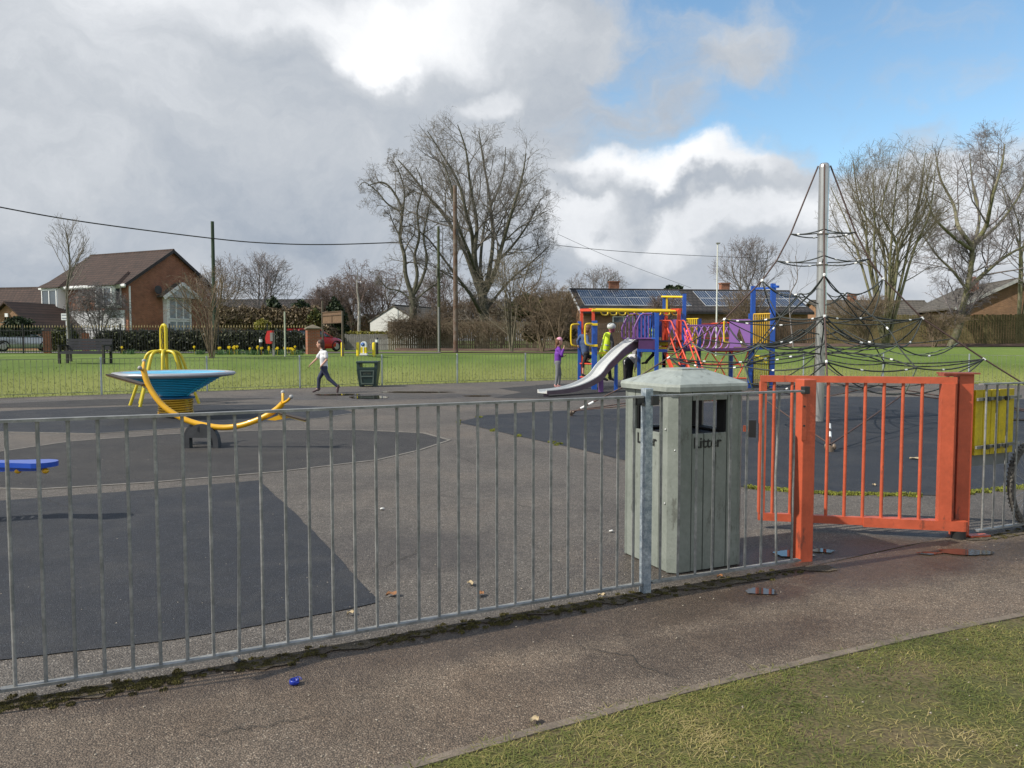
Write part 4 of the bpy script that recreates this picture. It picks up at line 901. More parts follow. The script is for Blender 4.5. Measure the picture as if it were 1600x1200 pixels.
# loops drooping from cable nodes
for k in range(4):
    n2_ = (k+1) % 4; cA, cB = nodes[k], nodes[n2_]
    def mid(z, f, kk=k): a = (cang[kk]+cang[(kk+1) % 4])/2; a = a if abs(cang[kk]-cang[(kk+1) % 4]) < math.pi else a+math.pi; return Vector((Mp.x+f*math.cos(a), Mp.y+f*math.sin(a), z))
    m0 = mid(2.35, .55); m1 = mid(1.92, 1.05); m2 = mid(1.42, 1.55); m3 = mid(1.05, 1.9); m4 = mid(1.70, .5)
    sag(nodes[k][3], m0, .16, cn=(.1, .9)); sag(nodes[n2_][3], m0, .16, cn=(.1,))
    sag(m0, m1, .0); sag(m0, mast(2.15, (cang[k]+cang[n2_])/2), .05)
    sag(nodes[k][3], m1, .12, mat=m_rope); sag(nodes[n2_][3], m1, .12)
    sag(nodes[k][4], m1, .07, r_=.013, cn=(.3, .75)); sag(nodes[n2_][4], m1, .07, r_=.013, cn=(.3,))
    sag(nodes[k][4], m2, .26, r_=.012, cn=(.08, .6)); sag(nodes[n2_][4], m2, .26, r_=.012, cn=(.08, .6))
    sag(m1, m2, -.05, side=Vector((.05, 0, 0)), cn=(.5,))
    sag(m2, mast(1.85, cang[k]), .18); sag(m2, mast(1.4, cang[n2_]), .1, r_=.012)
    sag(m4, mast(1.6), .02); sag(m4, m2, .12, cn=(.5,))
    sag(m2, onp(k, 4, .6), .28, mat=m_grn); sag(m2, onp(n2_, 4, .6), .28, mat=m_rope, cn=(.5,))
    sag(m3, nodes[k][5], .13, r_=.012, cn=(.2, .7)); sag(m3, nodes[n2_][5], .13, r_=.012, cn=(.4,)); sag(m2, m3, .02)
    sag(m3, mid(.62, 1.7), .02, mat=m_grn); sag(m3, mast(1.25, cang[n2_]), -.14, r_=.012, cn=(.3,))
    sag(nodes[k][5], mid(.62, 1.7), .25); sag(nodes[n2_][5], mid(.62, 1.7), .25, cn=(.5,))
    sag(mid(.62, 1.7), mast(.8, (cang[k]+cang[n2_])/2), .12)
    # inner vertical-plane webs along each cable
    sag(nodes[k][4], mast(1.85, cang[k]), .12, r_=.012, cn=(.3, .7)); sag(nodes[k][4], mast(1.25, cang[k]), .10); sag(nodes[k][5], mast(1.25, cang[k]), .16, r_=.012, cn=(.25, .5, .75))
    sag(onp(k, 4, .5), mast(1.55, cang[k]), .14)
    for j in (4, 5, 3): ncon < 90 and conn(nodes[k][j], nodes[k][j+1]-nodes[k][j], .018, .06); ncon += 1
    # second cable from the anchor up to inner net
    sag(nodes[k][7]+Vector((0, 0, .05)), mid(.62, 1.7), .02, mat=m_brope, r_=.011); sag(nodes[k][7]+Vector((0, 0, .05)), mid(.62, 1.7, (k+3) % 4), .02, mat=m_brope, r_=.011)
# ================= PLAY STRUCTURE =================
m_blu = M('blue_post_paint', (.016, .085, .40), .38, var=.1, coat=.2); m_rd = M('coral_red_paint', (.62, .07, .03), .4, var=.08); m_pu = M('purple_paint', (.17, .07, .25), .45, var=.1)
m_pul = M('lilac_panel', (.36, .17, .50), .45, var=.06); m_yl = M('play_yellow', (.74, .52, .015), .38, var=.06); m_sl = M('slide_steel', (.62, .62, .60), .42, .25, var=.06, vs=3); m_dp = M('dark_deck', (.025, .015, .03), .6)
Yf, Yb = 23.6, 25.2
PS0 = G(1030, 600); PS = thing('play_structure', 'multicoloured climbing frame with slide, monkey bars, red stairs and zigzag bridge', 'climbing frame', (P(1030, 600, 24.4).x, 24.4, 0))
def pst(nm, x, y0, Y, w=.11, mat=m_blu, z0=0, y1=None):
    a = P(x, y0, Y); b = Vector((a.x, a.y, z0 if y1 is None else P(x, y1, Y).z)); s = MB(); s.bar(b, a, w, w, up=(0, 1, 0)); return s.build(nm, mat, PS)
def bar(nm, a, b, w, mat, h=None, r=False, n=8):
    a = P(*a); b = P(*b); s = MB()
    if r: s.tube([a, b], w/2, n)
    else: s.bar(a, b, w, h or w, up=(0, 0, 1) if abs((b-a).normalized().z) < .95 else (0, 1, 0))
    return s.build(nm, mat, PS)
def pipe(nm, L_, r_, mat, sm=0, par=None):
    pts = [P(*p) for p in L_]; s = MB(); s.tube(curve(pts, sm) if sm else pts, r_, 8); return s.build(nm, mat, par or PS)
def panel(nm, L_, Y, mat, th=.03, holes=None):
    q = [P(x, y, Y) for x, y in L_]; s = MB(); s.prism([(v.x, v.z) for v in q], -th/2, th/2, Matrix.Translation((0, Y, 0)) @ Matrix.Rotation(R(90), 4, 'X')); return s.build(nm, mat, PS, fix=True)
def barrier(nm, x0, x1, y0, y1, Y0, Y1, n, mat, r_=.014, fr=.02):
    s = MB(); a = P(x0, y0, Y0); b = P(x1, y0, Y1); c = P(x0, y1, Y0); d = P(x1, y1, Y1); d.z = c.z; b.z = a.z
    for p, q in ((a, b), (c, d)): s.tube([p, q], fr, 6)
    for p, q in ((a, c), (b, d)): s.tube([p, q], fr, 6)
    for i in range(n): t = (i+1)/(n+1); s.tube([a.lerp(b, t), c.lerp(d, t)], r_, 6)
    return s.build(nm, mat, PS)
# posts
for x, y0, Y, w in ((905.5, 502, 24.6, .10), (929, 501, 23.5, .155), (999, 489, 24.6, .10), (1026.5, 489, 23.5, .11), (1038, 460, 25.4, .09), (1069.5, 459, 24.6, .10), (1065, 491, 25.6, .09), (1093, 498, 24.8, .10), (1173, 490, 24.2, .11), (1177, 447, 25.2, .13), (1208, 443, 24.4, .13), (1211, 447, 25.6, .06)):
    pst('post', x, y0, Y, w)
pst('post', 962.5, 568, 22.9, .10); pst('post', 1142, 545, 24.6, .11); pst('post', 1038, 545, 25.4, .09, M('post_wood', (.25, .10, .03), .6))
for x, Y in ((905.5, 24.6), (929, 23.5), (999, 24.6), (1026.5, 23.5)): pass
pst('slide_support', 939, 592, 22.35, .13, m_pu)
# entry ladder
for L_ in ([(906, 507, 24.6), (896, 507, 24.4), (892.5, 511, 24.4), (892.5, 535, 24.4), (896, 540, 24.4), (906, 541, 24.6)], [(929, 506, 23.5), (918, 506, 23.3), (914.5, 510, 23.3), (914.5, 533, 23.3), (918, 539, 23.3), (929, 540, 23.5)]): pipe('grab_loop', L_, .028, m_yl, 3)
for y in (507, 540): b_ = MB(); b_.box(P(929, y, 23.41), (.19, .06, .07), bev=.01); b_.build('loop_clamp', m_yl, PS)
for y in (569, 590): bar('rung', (906, y-1, 24.6), (929, y, 23.5), .05, m_rd, r=True)
bar('step_rail', (922, 552, 23.6), (958, 551, 23.6), .06, m_yl)
pst('arch_post', 909, 484, 24.6, .085, m_rd, y1=585); pst('arch_post', 927, 484, 23.6, .085, m_rd, y1=501)
bar('arch_beam', (908, 484.5, 24.6), (928.5, 484, 23.6), .085, m_rd)
# monkey bars: two rails with U rungs
for Y0, Y1, o in ((24.5, 25.2, -1.5), (23.5, 24.1, 0)):
    bar('monkey_rail', (925+o*3, 485+o, Y0), (1055, 486.5+o, Y1), .085, m_yl, r=True)
for i in range(9):
    t = (i+.6)/9; x = 928+t*124
    pipe('monkey_rung', [(x+2, 486.5, 23.6+.6*t), (x+4.5, 491.5, 23.65+.6*t), (x+9, 492.5, 23.8+.6*t), (x+13, 491.5, 24.3+.6*t), (x+14, 485.5, 24.6+.6*t)], .022, m_yl)
pst('arch_post', 1041, 484, 25.0, .08, m_rd, y1=545); pst('arch_post', 1061, 484, 24.2, .09, m_rd, y1=520); bar('arch_beam', (1050, 484.5, 25.0), (1063, 484, 24.2), .085, m_rd)
# slide tower
barrier('side_barrier', 1002, 1024, 490.5, 529, 24.4, 23.9, 5, m_blu, .03, .03)
b_ = MB(); b_.box(P(1018, 509, 25.2), (.85, .03, .75)); b_.build('tower_back_panel', M('blue_back_panel', (.022, .04, .19), .5), PS)
for (xa, xb, Y) in ((972, 999, 24.3), (990.5, 1018, 23.5)):
    L_ = [(xb, 490.5, Y), (xb-13, 490.5, Y), (xb-18, 493, Y), (xb-27, 512, Y), (xb-27, 526, Y), (xb-25, 529, Y), (xb, 529, Y)]
    q = [P(*p) for p in L_]; s = MB(); s.tube(q, .03, 6)
    for k in range(1, 5):
        x = xb-27+k*5.6; yt = 512-(x-(xb-27))*19/9 if x < xb-18 else 491
        s.tube([P(x, max(491, yt), Y), P(x, 529, Y)], .02, 6)
    s.build('slide_barrier', m_pu, PS)
b_ = MB(); a = P(998, 530, 23.5); b = P(1026, 546, 23.5); b_.box(((a.x+b.x)/2, 23.52, (a.z+b.z)/2), (b.x-a.x, .05, a.z-b.z)); b_.build('deck_fascia', M('dark_purple', (.085, .03, .11), .5), PS)
zd = P(1010, 531, 23.6).z
b_ = MB(); b_.box(((a.x+b.x)/2+.35, 24.4, zd-.04), (1.5, 1.7, .06)); b_.build('deck', m_dp, PS)
b_ = MB(); b_.bar(P(996, 547.5, 23.5), P(1042, 548, 23.6), .1, .09); b_.build('deck_beam', m_blu, PS)
# slide
mid_ = [(990, 530, 24.0), (977, 539, 23.65), (965, 548, 23.3), (953, 560, 22.9), (941, 572, 22.5), (929.5, 587, 22.1), (911, 598.5, 21.6), (891, 606, 21.2), (868, 610.5, 20.8), (847, 612.5, 20.5)]
cl = curve([P(*p) for p in mid_], 3)
W2 = .165; s = MB(); side1 = MB(); side2 = MB(); side3 = MB()
for i, p in enumerate(cl):
    d = (cl[min(i+1, len(cl)-1)]-cl[max(i-1, 0)]).normalized(); yv = Vector((d.y, -d.x, 0)).normalized()*-1; n_ = d.cross(yv).normalized()
    if n_.z < 0: n_ = -n_
    if yv.y < 0: yv = -yv
    prof = [(-W2-.03, .06), (-W2, .065), (-W2+.03, .0), (0, -.02), (W2-.03, 0), (W2, .065), (W2+.03, .06), (W2+.03, -.035), (-W2-.03, -.035)]
    s.v += [tuple(p+yv*a_+n_*b2) for a_, b2 in prof]
k = len(cl); n9 = 9; s.f = [(i*n9+j, i*n9+(j+1) % n9, (i+1)*n9+(j+1) % n9, (i+1)*n9+j) for i in range(k-1) for j in range(n9)]+[tuple(range(n9))[::-1], tuple(range((k-1)*n9, k*n9))]; s.sm = [False]*len(s.f)
s.build('slide_bed', m_sl, PS, fix=True)
s = MB()
for i, p in enumerate(cl):
    d = (cl[min(i+1, len(cl)-1)]-cl[max(i-1, 0)]).normalized(); yv = Vector((-d.y, d.x, 0)).normalized(); yv = yv if yv.y > 0 else -yv; n_ = d.cross(yv).normalized()
    if n_.z < 0: n_ = -n_
    t = i/(k-1); hh = .17*(1-t)+.06; base = p-yv*(W2+.045)
    s.v += [tuple(base+n_*.035), tuple(base+yv*.012+n_*.035), tuple(base+yv*.012-n_*hh), tuple(base-n_*hh)]
s.f = [(i*4+j, i*4+(j+1) % 4, (i+1)*4+(j+1) % 4, (i+1)*4+j) for i in range(k-1) for j in range(4)]+[(3, 2, 1, 0), (4*k-4, 4*k-3, 4*k-2, 4*k-1)]; s.sm = [False]*len(s.f)
s.build('slide_side', M('slide_side_purple', (.10, .065, .085), .45), PS, fix=True)
b_ = MB(); b_.box((P(853, 613, 20.6).x, 20.6, .03), (.12, .4, .07)); b_.build('slide_foot', m_dp, PS)
# red tower and stairs
for x, Y in ((1036, 24.1), (1043, 24.1), (1058, 24.0), (1063.5, 24.0)): pst('tower_rail', x, 500, Y, .06, m_rd, y1=543)
panel('red_panel', [(1058, 500), (1064, 500), (1064, 541), (1058, 541)], 24.05, m_rd)
panel('red_panel', [(1037, 502), (1043.5, 502), (1043.5, 541), (1037, 541)], 24.2, m_rd)
panel('lilac_panel', [(1045, 499.5), (1061, 499), (1061, 541), (1056, 541), (1050.5, 511), (1045, 526)], 25.2, m_pul)
b_ = MB(); b_.box(P(1034, 537, 24.2), (.3, .5, .12), bev=.03); b_.build('yellow_seat', M('lime_yellow', (.62, .62, .02), .4), PS)
bar('deck_edge', (1028, 543.5, 23.8), (1042, 544.5, 23.8), .07, m_yl)
for x0 in (1036, 1062): bar('stair_stringer', (x0+1, 545, 24.0), (x0+19, 588, 22.6), .05, m_rd, h=.16)
for i in range(5):
    t = (i+.8)/5.2; bar('stair_tread', (1037+18*t, 546+42*t, 24.0-1.4*t), (1063+18*t, 546+42*t, 24.0-1.4*t), .14, m_rd, h=.03)
for (x0, xs) in ((1031, 1047), (1057, 1068)):
    for dy, off in ((0, 0), (22, -6)):
        L_ = [(x0, 501+dy, 24.0), (xs+off, 501+dy, 24.0), (xs+off+2, 502.5+dy, 23.95), (xs+37+off-dy*.25, 592, 22.5)]
        if dy: L_ = [(x0+12, 513, 23.95), (x0+12+22, 592-14, 22.6)]
        pipe('handrail', L_, .024, m_rd)
for (x0, xs) in ((1047, 1058), (1068, 1080)):
    for j in range(3):
        t = .25+j*.27; x = x0+37*t; y = 502.5+89*t; pipe('baluster', [(x, y, 23.95-1.4*t), (x-9, y+14, 23.85-1.4*t)], .018, m_rd)
# upper frame with yellow beam
bar('top_beam', (1034, 463.5, 25.4), (1067, 464, 24.7), .07, m_yl, r=True); pst('inner_post', 1042, 465, 25.3, .05, m_yl, y1=500)
barrier('yellow_barrier', 1071, 1091.5, 498.5, 542, 25.3, 24.9, 6, m_yl, .02, .022)
# zigzag bridge
bar('bridge_deck', (1050, 546, 24.4), (1174, 545, 24.4), .9, m_dp, h=.05)
bar('bridge_fascia', (1058, 546.5, 23.9), (1174, 545.5, 23.9), .04, M('dark_purple', (.085, .03, .11), .5), h=.08)
bar('bridge_rail', (1094, 507, 24.9), (1140, 504.5, 24.9), .06, m_rd, r=True)
bar('bridge_rail', (1066, 508.5, 24.0), (1155, 509, 24.0), .05, m_pu, r=True)
for i in range(7):
    x = 1082+i*9.8
    pipe('bridge_loop', [(x, 540, 24.0), (x+1, 545, 24.0), (x+6.5, 540, 24.0), (x+9 if i % 2 else x+9, 524, 24.0), (x+2, 511, 24.0), (x-2, 509.5, 24.0), (x-5, 513, 24.0), (x-11, 528, 24.0)][1:], .020, m_pul, 3)
pipe('rear_truss', [(1096, 544, 25.0), (1108, 512, 25.0), (1113, 544, 25.0), (1122, 520, 25.0), (1128, 544, 25.0)], .02, m_rd); bar('rear_bar', (1096, 528.5, 25.0), (1142, 528.5, 25.0), .03, m_rd, r=True)
pipe('grab_loop', [(1141, 500, 23.9), (1134, 500, 23.9), (1131.5, 503, 23.9), (1131.5, 531, 23.9), (1134, 535, 23.9), (1139, 535.5, 23.9)], .026, m_yl, 3)
panel('lilac_panel', [(1140, 499), (1172, 498.5), (1172, 542), (1167, 542), (1155, 512), (1151, 524), (1158.5, 542), (1146, 542), (1146, 545), (1140, 545)], 23.9, m_pul)
panel('lilac_panel', [(1070, 516), (1077, 512), (1081, 524), (1080, 543), (1071, 543)], 24.9, M('pink_panel', (.60, .16, .52), .45))
# red net frame below the bridge
for L_ in ([(1108, 549, 24.0), (1168, 549, 24.0)], [(1098, 569, 24.0), (1158, 569.5, 24.0)], [(1096, 591, 24.0), (1166, 591, 24.0)], [(1108, 549, 24.0), (1098, 569, 24.0), (1088, 580, 24.0)], [(1110, 549, 24.0), (1124, 569, 24.0), (1134, 589, 24.0)], [(1136, 549, 24.0), (1124, 569, 24.0), (1113, 589, 24.0)],
           [(1142, 549, 24.0), (1155, 569, 24.0), (1160, 577, 24.0)], [(1169, 549, 24.0), (1161, 572, 24.0), (1152, 590, 24.0)], [(1142, 566, 25), (1170, 566, 25)], [(1026, 569, 24.5), (1042, 569, 24.6)], [(1070, 565, 24.8), (1090, 565, 24.8)]): pipe('net_bar', L_, .020, m_rd)
# right tower
bar('top_beam', (1177, 451, 25.2), (1206, 450, 24.5), .06, m_blu); bar('top_beam', (1209, 447, 24.4), (1216, 448, 24.0), .07, m_blu)
barrier('yellow_barrier', 1178, 1205.5, 491, 541, 24.9, 24.4, 7, M('ochre_yellow', (.50, .30, .02), .45), .022, .03)
barrier('yellow_barrier', 1178, 1204, 556, 602, 24.9, 24.4, 7, m_yl, .018, .022)
bar('deck_beam', (1173, 543.5, 24.2), (1209, 543, 24.4), .12, m_blu)
b_ = MB(); q = P(1191, 543, 24.8); b_.box(q, (.7, .9, .05)); b_.build('deck', m_dp, PS)
# ================= PEOPLE =================
skin = M('skin', (.50, .28, .20), .6, var=.06); 
def remesh(mb, name, mat, parent, vox=.008, smooth=2):
    o = mb.build(name, mat, None); md = o.modifiers.new('r', 'REMESH'); md.mode = 'VOXEL'; md.voxel_size = vox; md.use_smooth_shade = True
    sm = o.modifiers.new('s', 'SMOOTH'); sm.iterations = smooth; sm.factor = .6
    dg = bpy.context.evaluated_depsgraph_get(); dg.update(); me = bpy.data.meshes.new_from_object(o.evaluated_get(dg)); bpy.data.objects.remove(o, do_unlink=True)
    me.transform(MATW[parent.name].inverted()); me.name = name; me.materials.clear(); me.materials.append(mat); n = link(bpy.data.objects.new(name, me)); n.parent = parent; return n
def cap(mb, a, b, ra, rb=None, n=12):
    rb = rb or ra; a = Vector(a); b = Vector(b); mb.tube([a, b], [ra, rb], n, smooth=True); mb.ell(a, ra, n=n, k=8); mb.ell(b, rb, n=n, k=8)
def facing(v): v = Vector((v[0], v[1], 0)).normalized(); return Matrix((v, Vector((-v.y, v.x, 0)), Vector((0, 0, 1)))).transposed()
def person(label, Y, J, cl, face=(1, 0, 0), hair=None, helm=None, fade=1.0, group=None, hs=1.0, sleeves='long', ground=None, ft=None):
    # J: joint name -> (px, py, dY)
    Q = {k: P(v[0], v[1], Y+(v[2] if len(v) > 2 else 0)) for k, v in J.items()}
    base = Q['pelvis']; T = thing('person', label, 'person', (base.x, base.y, ground if ground is not None else min(Q[k].z for k in Q)), 0, group)
    F = facing(face); fx = F @ Vector((1, 0, 0)); sy = F @ Vector((0, 1, 0))
    body = MB(); h = Q['head']; r_ = .098*hs
    body.ell(h+Vector((0, 0, .01)), (r_*1.02, r_*.86, r_*1.18), M=F, n=16, k=12); body.ell(h+fx*.03*hs+Vector((0, 0, -.05*hs)), (r_*.72, r_*.62, r_*.75), M=F, n=12, k=8)
    body.ell(h+fx*r_*1.04+Vector((0, 0, -.015)), (.018, .014, .02), M=F, n=8, k=6)     # nose
    for s_ in (-1, 1): body.ell(h+sy*s_*r_*.86+Vector((0, 0, -.01)), (.02, .012, .03), M=F, n=8, k=6)
    neck = Q['neck']; cap(body, h+Vector((0, 0, -.06)), neck, .042*hs, .048*hs)
    sh = (Q['sl']+Q['sr'])/2; pel = Q['pelvis']; ch = sh.lerp(pel, .35)
    tor = MB()
    for mb, e in ((body, 0), (tor, .014)):
        cap(mb, Q['sl'].lerp(Q['sr'], .12), Q['sr'].lerp(Q['sl'], .12), .058*hs+e)
        cap(mb, ch+sy*.055*hs, pel.lerp(ch, .25)+sy*.045*hs, .088*hs+e, .082*hs+e, 14); cap(mb, ch-sy*.055*hs, pel.lerp(ch, .25)-sy*.045*hs, .088*hs+e, .082*hs+e, 14); cap(mb, sh, ch, .07*hs+e, .09*hs+e, 14); cap(mb, pel.lerp(ch, .3), pel, .09*hs+e, .095*hs+e, 14)
    cap(tor, neck.lerp(sh, .3), sh, .055*hs, .07*hs)
    for s_ in 'lr':
        S_, E_, W_2 = Q['s'+s_], Q['e'+s_], Q['w'+s_]
        cap(body, S_, E_, .040*hs, .032*hs); cap(body, E_, W_2, .032*hs, .022*hs)
        if sleeves == 'long': cap(tor, S_, E_, .052*hs, .045*hs); cap(tor, E_, E_.lerp(W_2, .88), .045*hs, .034*hs)
        else: cap(tor, S_, S_.lerp(E_, .6), .054*hs, .058*hs)
        # hand: palm, four fingers and thumb
        d = (W_2-E_).normalized(); q = d.cross(Vector((0, 1, 0)));  q = q.normalized() if q.length > .1 else Vector((0, 0, 1)); m_ = q.cross(d).normalized()
        pc = W_2+d*.04*hs; body.ell(pc, (.04*hs, .018*hs, .034*hs), M=Matrix((d, q, m_)).transposed(), n=10, k=7)
        for i, (o_, l_) in enumerate(((-.025, .05), (-.009, .058), (.009, .055), (.025, .045))):
            a = W_2+d*.066*hs+m_*o_*hs; b = a+d*l_*.5*hs+q*.006; c = b+d*l_*.4*hs+q*.020*hs; cap(body, a, b, .0088, .0082, 6); cap(body, b, c, .0082, .0072, 6)
        a = W_2+d*.025*hs+m_*.028*hs; cap(body, a, a+d*.028*hs+m_*.028*hs+q*.006, .0105, .0085, 6)
    tr = MB(); shoes = {}
    for s_ in 'lr':
        K_, A_, T_ = Q['k'+s_], Q['a'+s_], Q['t'+s_]; hp = pel+sy*(.065*hs if s_ == 'l' else -.065*hs)+Vector((0, 0, -.03))
        cap(body, hp, K_, .070*hs, .046*hs); cap(body, K_, A_, .046*hs, .030*hs); cap(body, A_, T_, .028*hs, .022*hs)
        te = cl.get('trouser_fit', .008)
        cap(tr, hp, K_, (.080+te)*hs, (.052+te)*hs); cap(tr, K_, K_.lerp(A_, cl.get('leg_len', .93)), (.052+te)*hs, (.034+te*1.3)*hs)
        f_ = (T_-A_); fl = f_.length; heel = A_-f_.normalized()*.03*hs
        dn = Vector((0, 0, -1)) if ft is None or s_ not in ft else Vector(ft[s_])
        sm_ = MB(); cap(sm_, heel+dn*.02, T_+dn*.004, .038*hs, .033*hs, 10); cap(sm_, A_, A_+dn*.03, .036*hs, .042*hs, 10); shoes[s_] = sm_
    cap(tr, pel+sy*.05*hs, pel-sy*.05*hs, .098*hs+.006); cap(tr, pel+Vector((0, 0, .05)), pel+Vector((0, 0, -.06)), .09*hs, .095*hs)
    remesh(body, 'body', cl.get('skin', skin), T, .0075, 1)
    remesh(tor, 'top', cl['top'], T, .009); remesh(tr, 'trousers', cl['trousers'], T, .009)
    for s_ in 'lr': remesh(shoes[s_], 'shoe', cl['shoe'], T, .009)
    if hair:
        hm = MB(); hm.ell(h+Vector((0, 0, .035*hs))-fx*.018*hs, (r_*1.08, r_*.98, r_*1.08), M=F, n=16, k=10); hm.ell(h-fx*.05*hs+Vector((0, 0, -.02)), (r_*.75, r_*.9, r_*1.0), M=F, n=14, k=9)
        for p0, p1, a_, b2 in hair[1]: cap(hm, h+fx*p0[0]+sy*p0[1]+Vector((0, 0, p0[2])), h+fx*p1[0]+sy*p1[1]+Vector((0, 0, p1[2])), a_, b2)
        remesh(hm, 'hair', hair[0], T, .009)
    if helm:
        hm = MB(); hm.ell(h+Vector((0, 0, .05))-fx*.01, (r_*1.28, r_*1.1, r_*1.0), M=F, n=18, k=10); remesh(hm, 'helmet', helm[0], T, .009)
        for oy in (-.05, 0, .05):
            vt = MB(); vt.tube([h+Vector((0, 0, .05))+F @ Vector((1.30*r_*math.cos(a), oy, 1.02*r_*math.sin(a)*math.sqrt(max(.1, 1-(oy/(1.15*r_))**2)))) for a in np.linspace(.4, 2.7, 12)], .009, 6); vt.build('helmet_vent', M('helmet_vent', (.03, .06, .06), .5), T)
    ey = MB(); e_ = M('eye', (.02, .015, .01), .3)
    for s_ in (-1, 1): ey = MB(); ey.ell(h+fx*r_*.93+sy*s_*.034*hs+Vector((0, 0, .012)), .010*hs, n=8, k=6); ey.build('eye', e_, T)
    mo = MB(); mo.ell(h+fx*(r_*.98)+Vector((0, 0, -.058*hs)), (.010, .022, .006), M=F, n=8, k=5); mo.build('mouth', M('lips', (.36, .11, .09), .5), T)
    return T, Q, F
hair_b = M('brown_hair', (.045, .02, .012), .6, var=.3, vs=20); hair_l = M('light_brown_hair', (.14, .065, .03), .6, var=.3, vs=20)
navy = M('navy_leggings', (.022, .028, .065), .75, var=.15); black = M('black_cloth', (.014, .014, .017), .8, var=.2); whitet = M('white_tshirt', (.60, .60, .62), .8, var=.08, vs=8, bump=.3, bs=30)
pinkt = M('pink_shoe', (.55, .28, .26), .6); darkshoe = M('dark_shoe', (.06, .035, .04), .6)
Yw = G(506, 614).y
T, Q, F = person('girl in white T-shirt and navy leggings striding left across the tarmac', Yw,
    dict(head=(500.6, 537.6), neck=(502, 545), sl=(509, 551.5, -.10), el=(510.5, 562, -.12), wl=(503, 570.5, -.16), sr=(501, 551.5, .10), er=(494.5, 561, .10), wr=(486.5, 568.5, .08), pelvis=(506.5, 574.5),
         kr=(498.5, 591, .07), ar=(497.5, 607, .07), tr=(489.5, 611.5, .06), kl=(513.5, 591.5, -.07), al=(527.3, 603.6, -.08), tl=(527.0, 612.0, -.08)),
    dict(top=whitet, trousers=navy, shoe=darkshoe), face=(-1, -.05, 0), hair=(hair_b, [((-.05, 0, -.02), (-.09, .02, -.16), .06, .035), ((-.07, -.04, 0), (-.06, -.05, -.13), .045, .03)]), sleeves='short', hs=1.0, ft={'l': (.9, 0, -.4)}, ground=0)
logo = MB(); c = (Q['sl']+Q['sr'])/2; logo.box(c+Vector((-.11, -.10, -.14)), (.05, .006, .05), R(-60)); logo.build('shirt_print', M('grey_print', (.12, .12, .14), .8), T)
purple = M('purple_hoodie', (.14, .03, .30), .8, var=.15, vs=8, bump=.3, bs=30); greyj = M('grey_jeans', (.16, .165, .175), .85, var=.2, vs=14)
T, Q, F = person('girl in purple hoodie, grey jeans and pink headscarf standing at the slide end', 23.6,
    dict(head=(874, 533.6), neck=(872, 541), sr=(873.5, 546.5, -.13), er=(877.5, 554.5, -.18), wr=(880.5, 545.0, -.18), sl=(870.5, 546.5, .13), el=(871.5, 557.5, .15), wl=(880, 556.5, .05), pelvis=(871.5, 566),
         kr=(871, 583.5, -.07), ar=(868.5, 602, -.07), tr=(872.5, 606, -.08), kl=(874.5, 583, .07), al=(873, 601.5, .07), tl=(877.5, 605, .07)),
    dict(top=purple, trousers=greyj, shoe=pinkt), face=(1, .1, 0), hair=(hair_l, [((-.06, 0, 0), (-.10, 0, -.19), .055, .035)]), ground=0)
sc = MB(); h = Q['head']; sc.ell(h+Vector((-.01, 0, .055)), (.108, .098, .085), n=16, k=9); remesh(sc, 'headscarf', M('pink_scarf', (.62, .30, .42), .8, var=.3, vs=20), T, .009)
hood = M('navy_hoodie', (.045, .075, .16), .8, var=.15, vs=8, bump=.3, bs=30); shortb = M('blue_shorts', (.02, .05, .26), .8)
person('boy in blue hoodie and blue shorts climbing the ladder at the monkey bars', 24.3,
    dict(head=(919, 514.5), neck=(916, 522), sr=(917.5, 527, -.14), er=(918.5, 537, -.28), wr=(925.5, 539, -.45), sl=(907, 525, .12), el=(902.5, 532.5, .1), wl=(903, 538.5, .1), pelvis=(914.5, 552),
         kr=(911.5, 568.5, -.06), ar=(911.0, 584.5, -.06), tr=(917.5, 588, -.1), kl=(923.5, 557.5, .05), al=(915.5, 564, .08), tl=(921.5, 567, .05)),
    dict(top=hood, trousers=black, shoe=black, trouser_fit=-.004), face=(.8, .6, 0), hair=(hair_l, []))
hiv = M('hi_vis_yellow', (.62, .82, .03), .6, var=.06); refl = M('reflective_grey', (.45, .46, .48), .35, .3); dk = M('dark_grey_jacket', (.045, .045, .055), .8, var=.2)
T, Q, F = person('child in yellow hi-vis vest and white helmet standing behind the slide', 25.0,
    dict(head=(955.7, 512.5), neck=(953.5, 519.5), sl=(946.5, 523.5, .14), el=(944.5, 535, .22), wl=(952, 545, .15), sr=(953.5, 524.5, -.14), er=(957, 535.5, -.22), wr=(957, 545.5, -.2), pelvis=(943.5, 553),
         kr=(951, 572, -.08), ar=(953.5, 590.0, -.08), tr=(959.5, 593.5, -.1), kl=(941.5, 571, .08), al=(942.5, 590, .08), tl=(948.5, 593.5, .06)),
    dict(top=dk, trousers=black, shoe=black, skin=M('skin_pink_mask', (.42, .12, .17), .7)), face=(.85, .5, 0), hs=1.2, helm=(M('white_helmet', (.66, .68, .68), .35),))
v_ = MB(); sh = (Q['sl']+Q['sr'])/2; pel = Q['pelvis']
for dy in (-.09, .09): cap(v_, sh+Vector((-.01, dy, -.02)), pel+Vector((0, dy*.9, .0)), .125, .15, 14)
remesh(v_, 'hi_vis_vest', hiv, T, .01)
for t in (.52, .80):
    c = sh.lerp(pel, t); ax = (sh-pel).normalized(); rz = Vector((1, 0, 0)); s = MB(); rb = MB()
    q_ = Matrix((Vector((1, 0, -ax.x)).normalized(), Vector((0, 1, 0)), ax)).transposed()
    rb.lathe([(1, -.022), (1, .022)], (0, 0, 0), 28); rb.v = [tuple(c+(q_ @ Vector((x*(.137+.015*t), y*(.225+.012*t), z)))) for x, y, z in rb.v]; rb.build('reflective_band', refl, T)
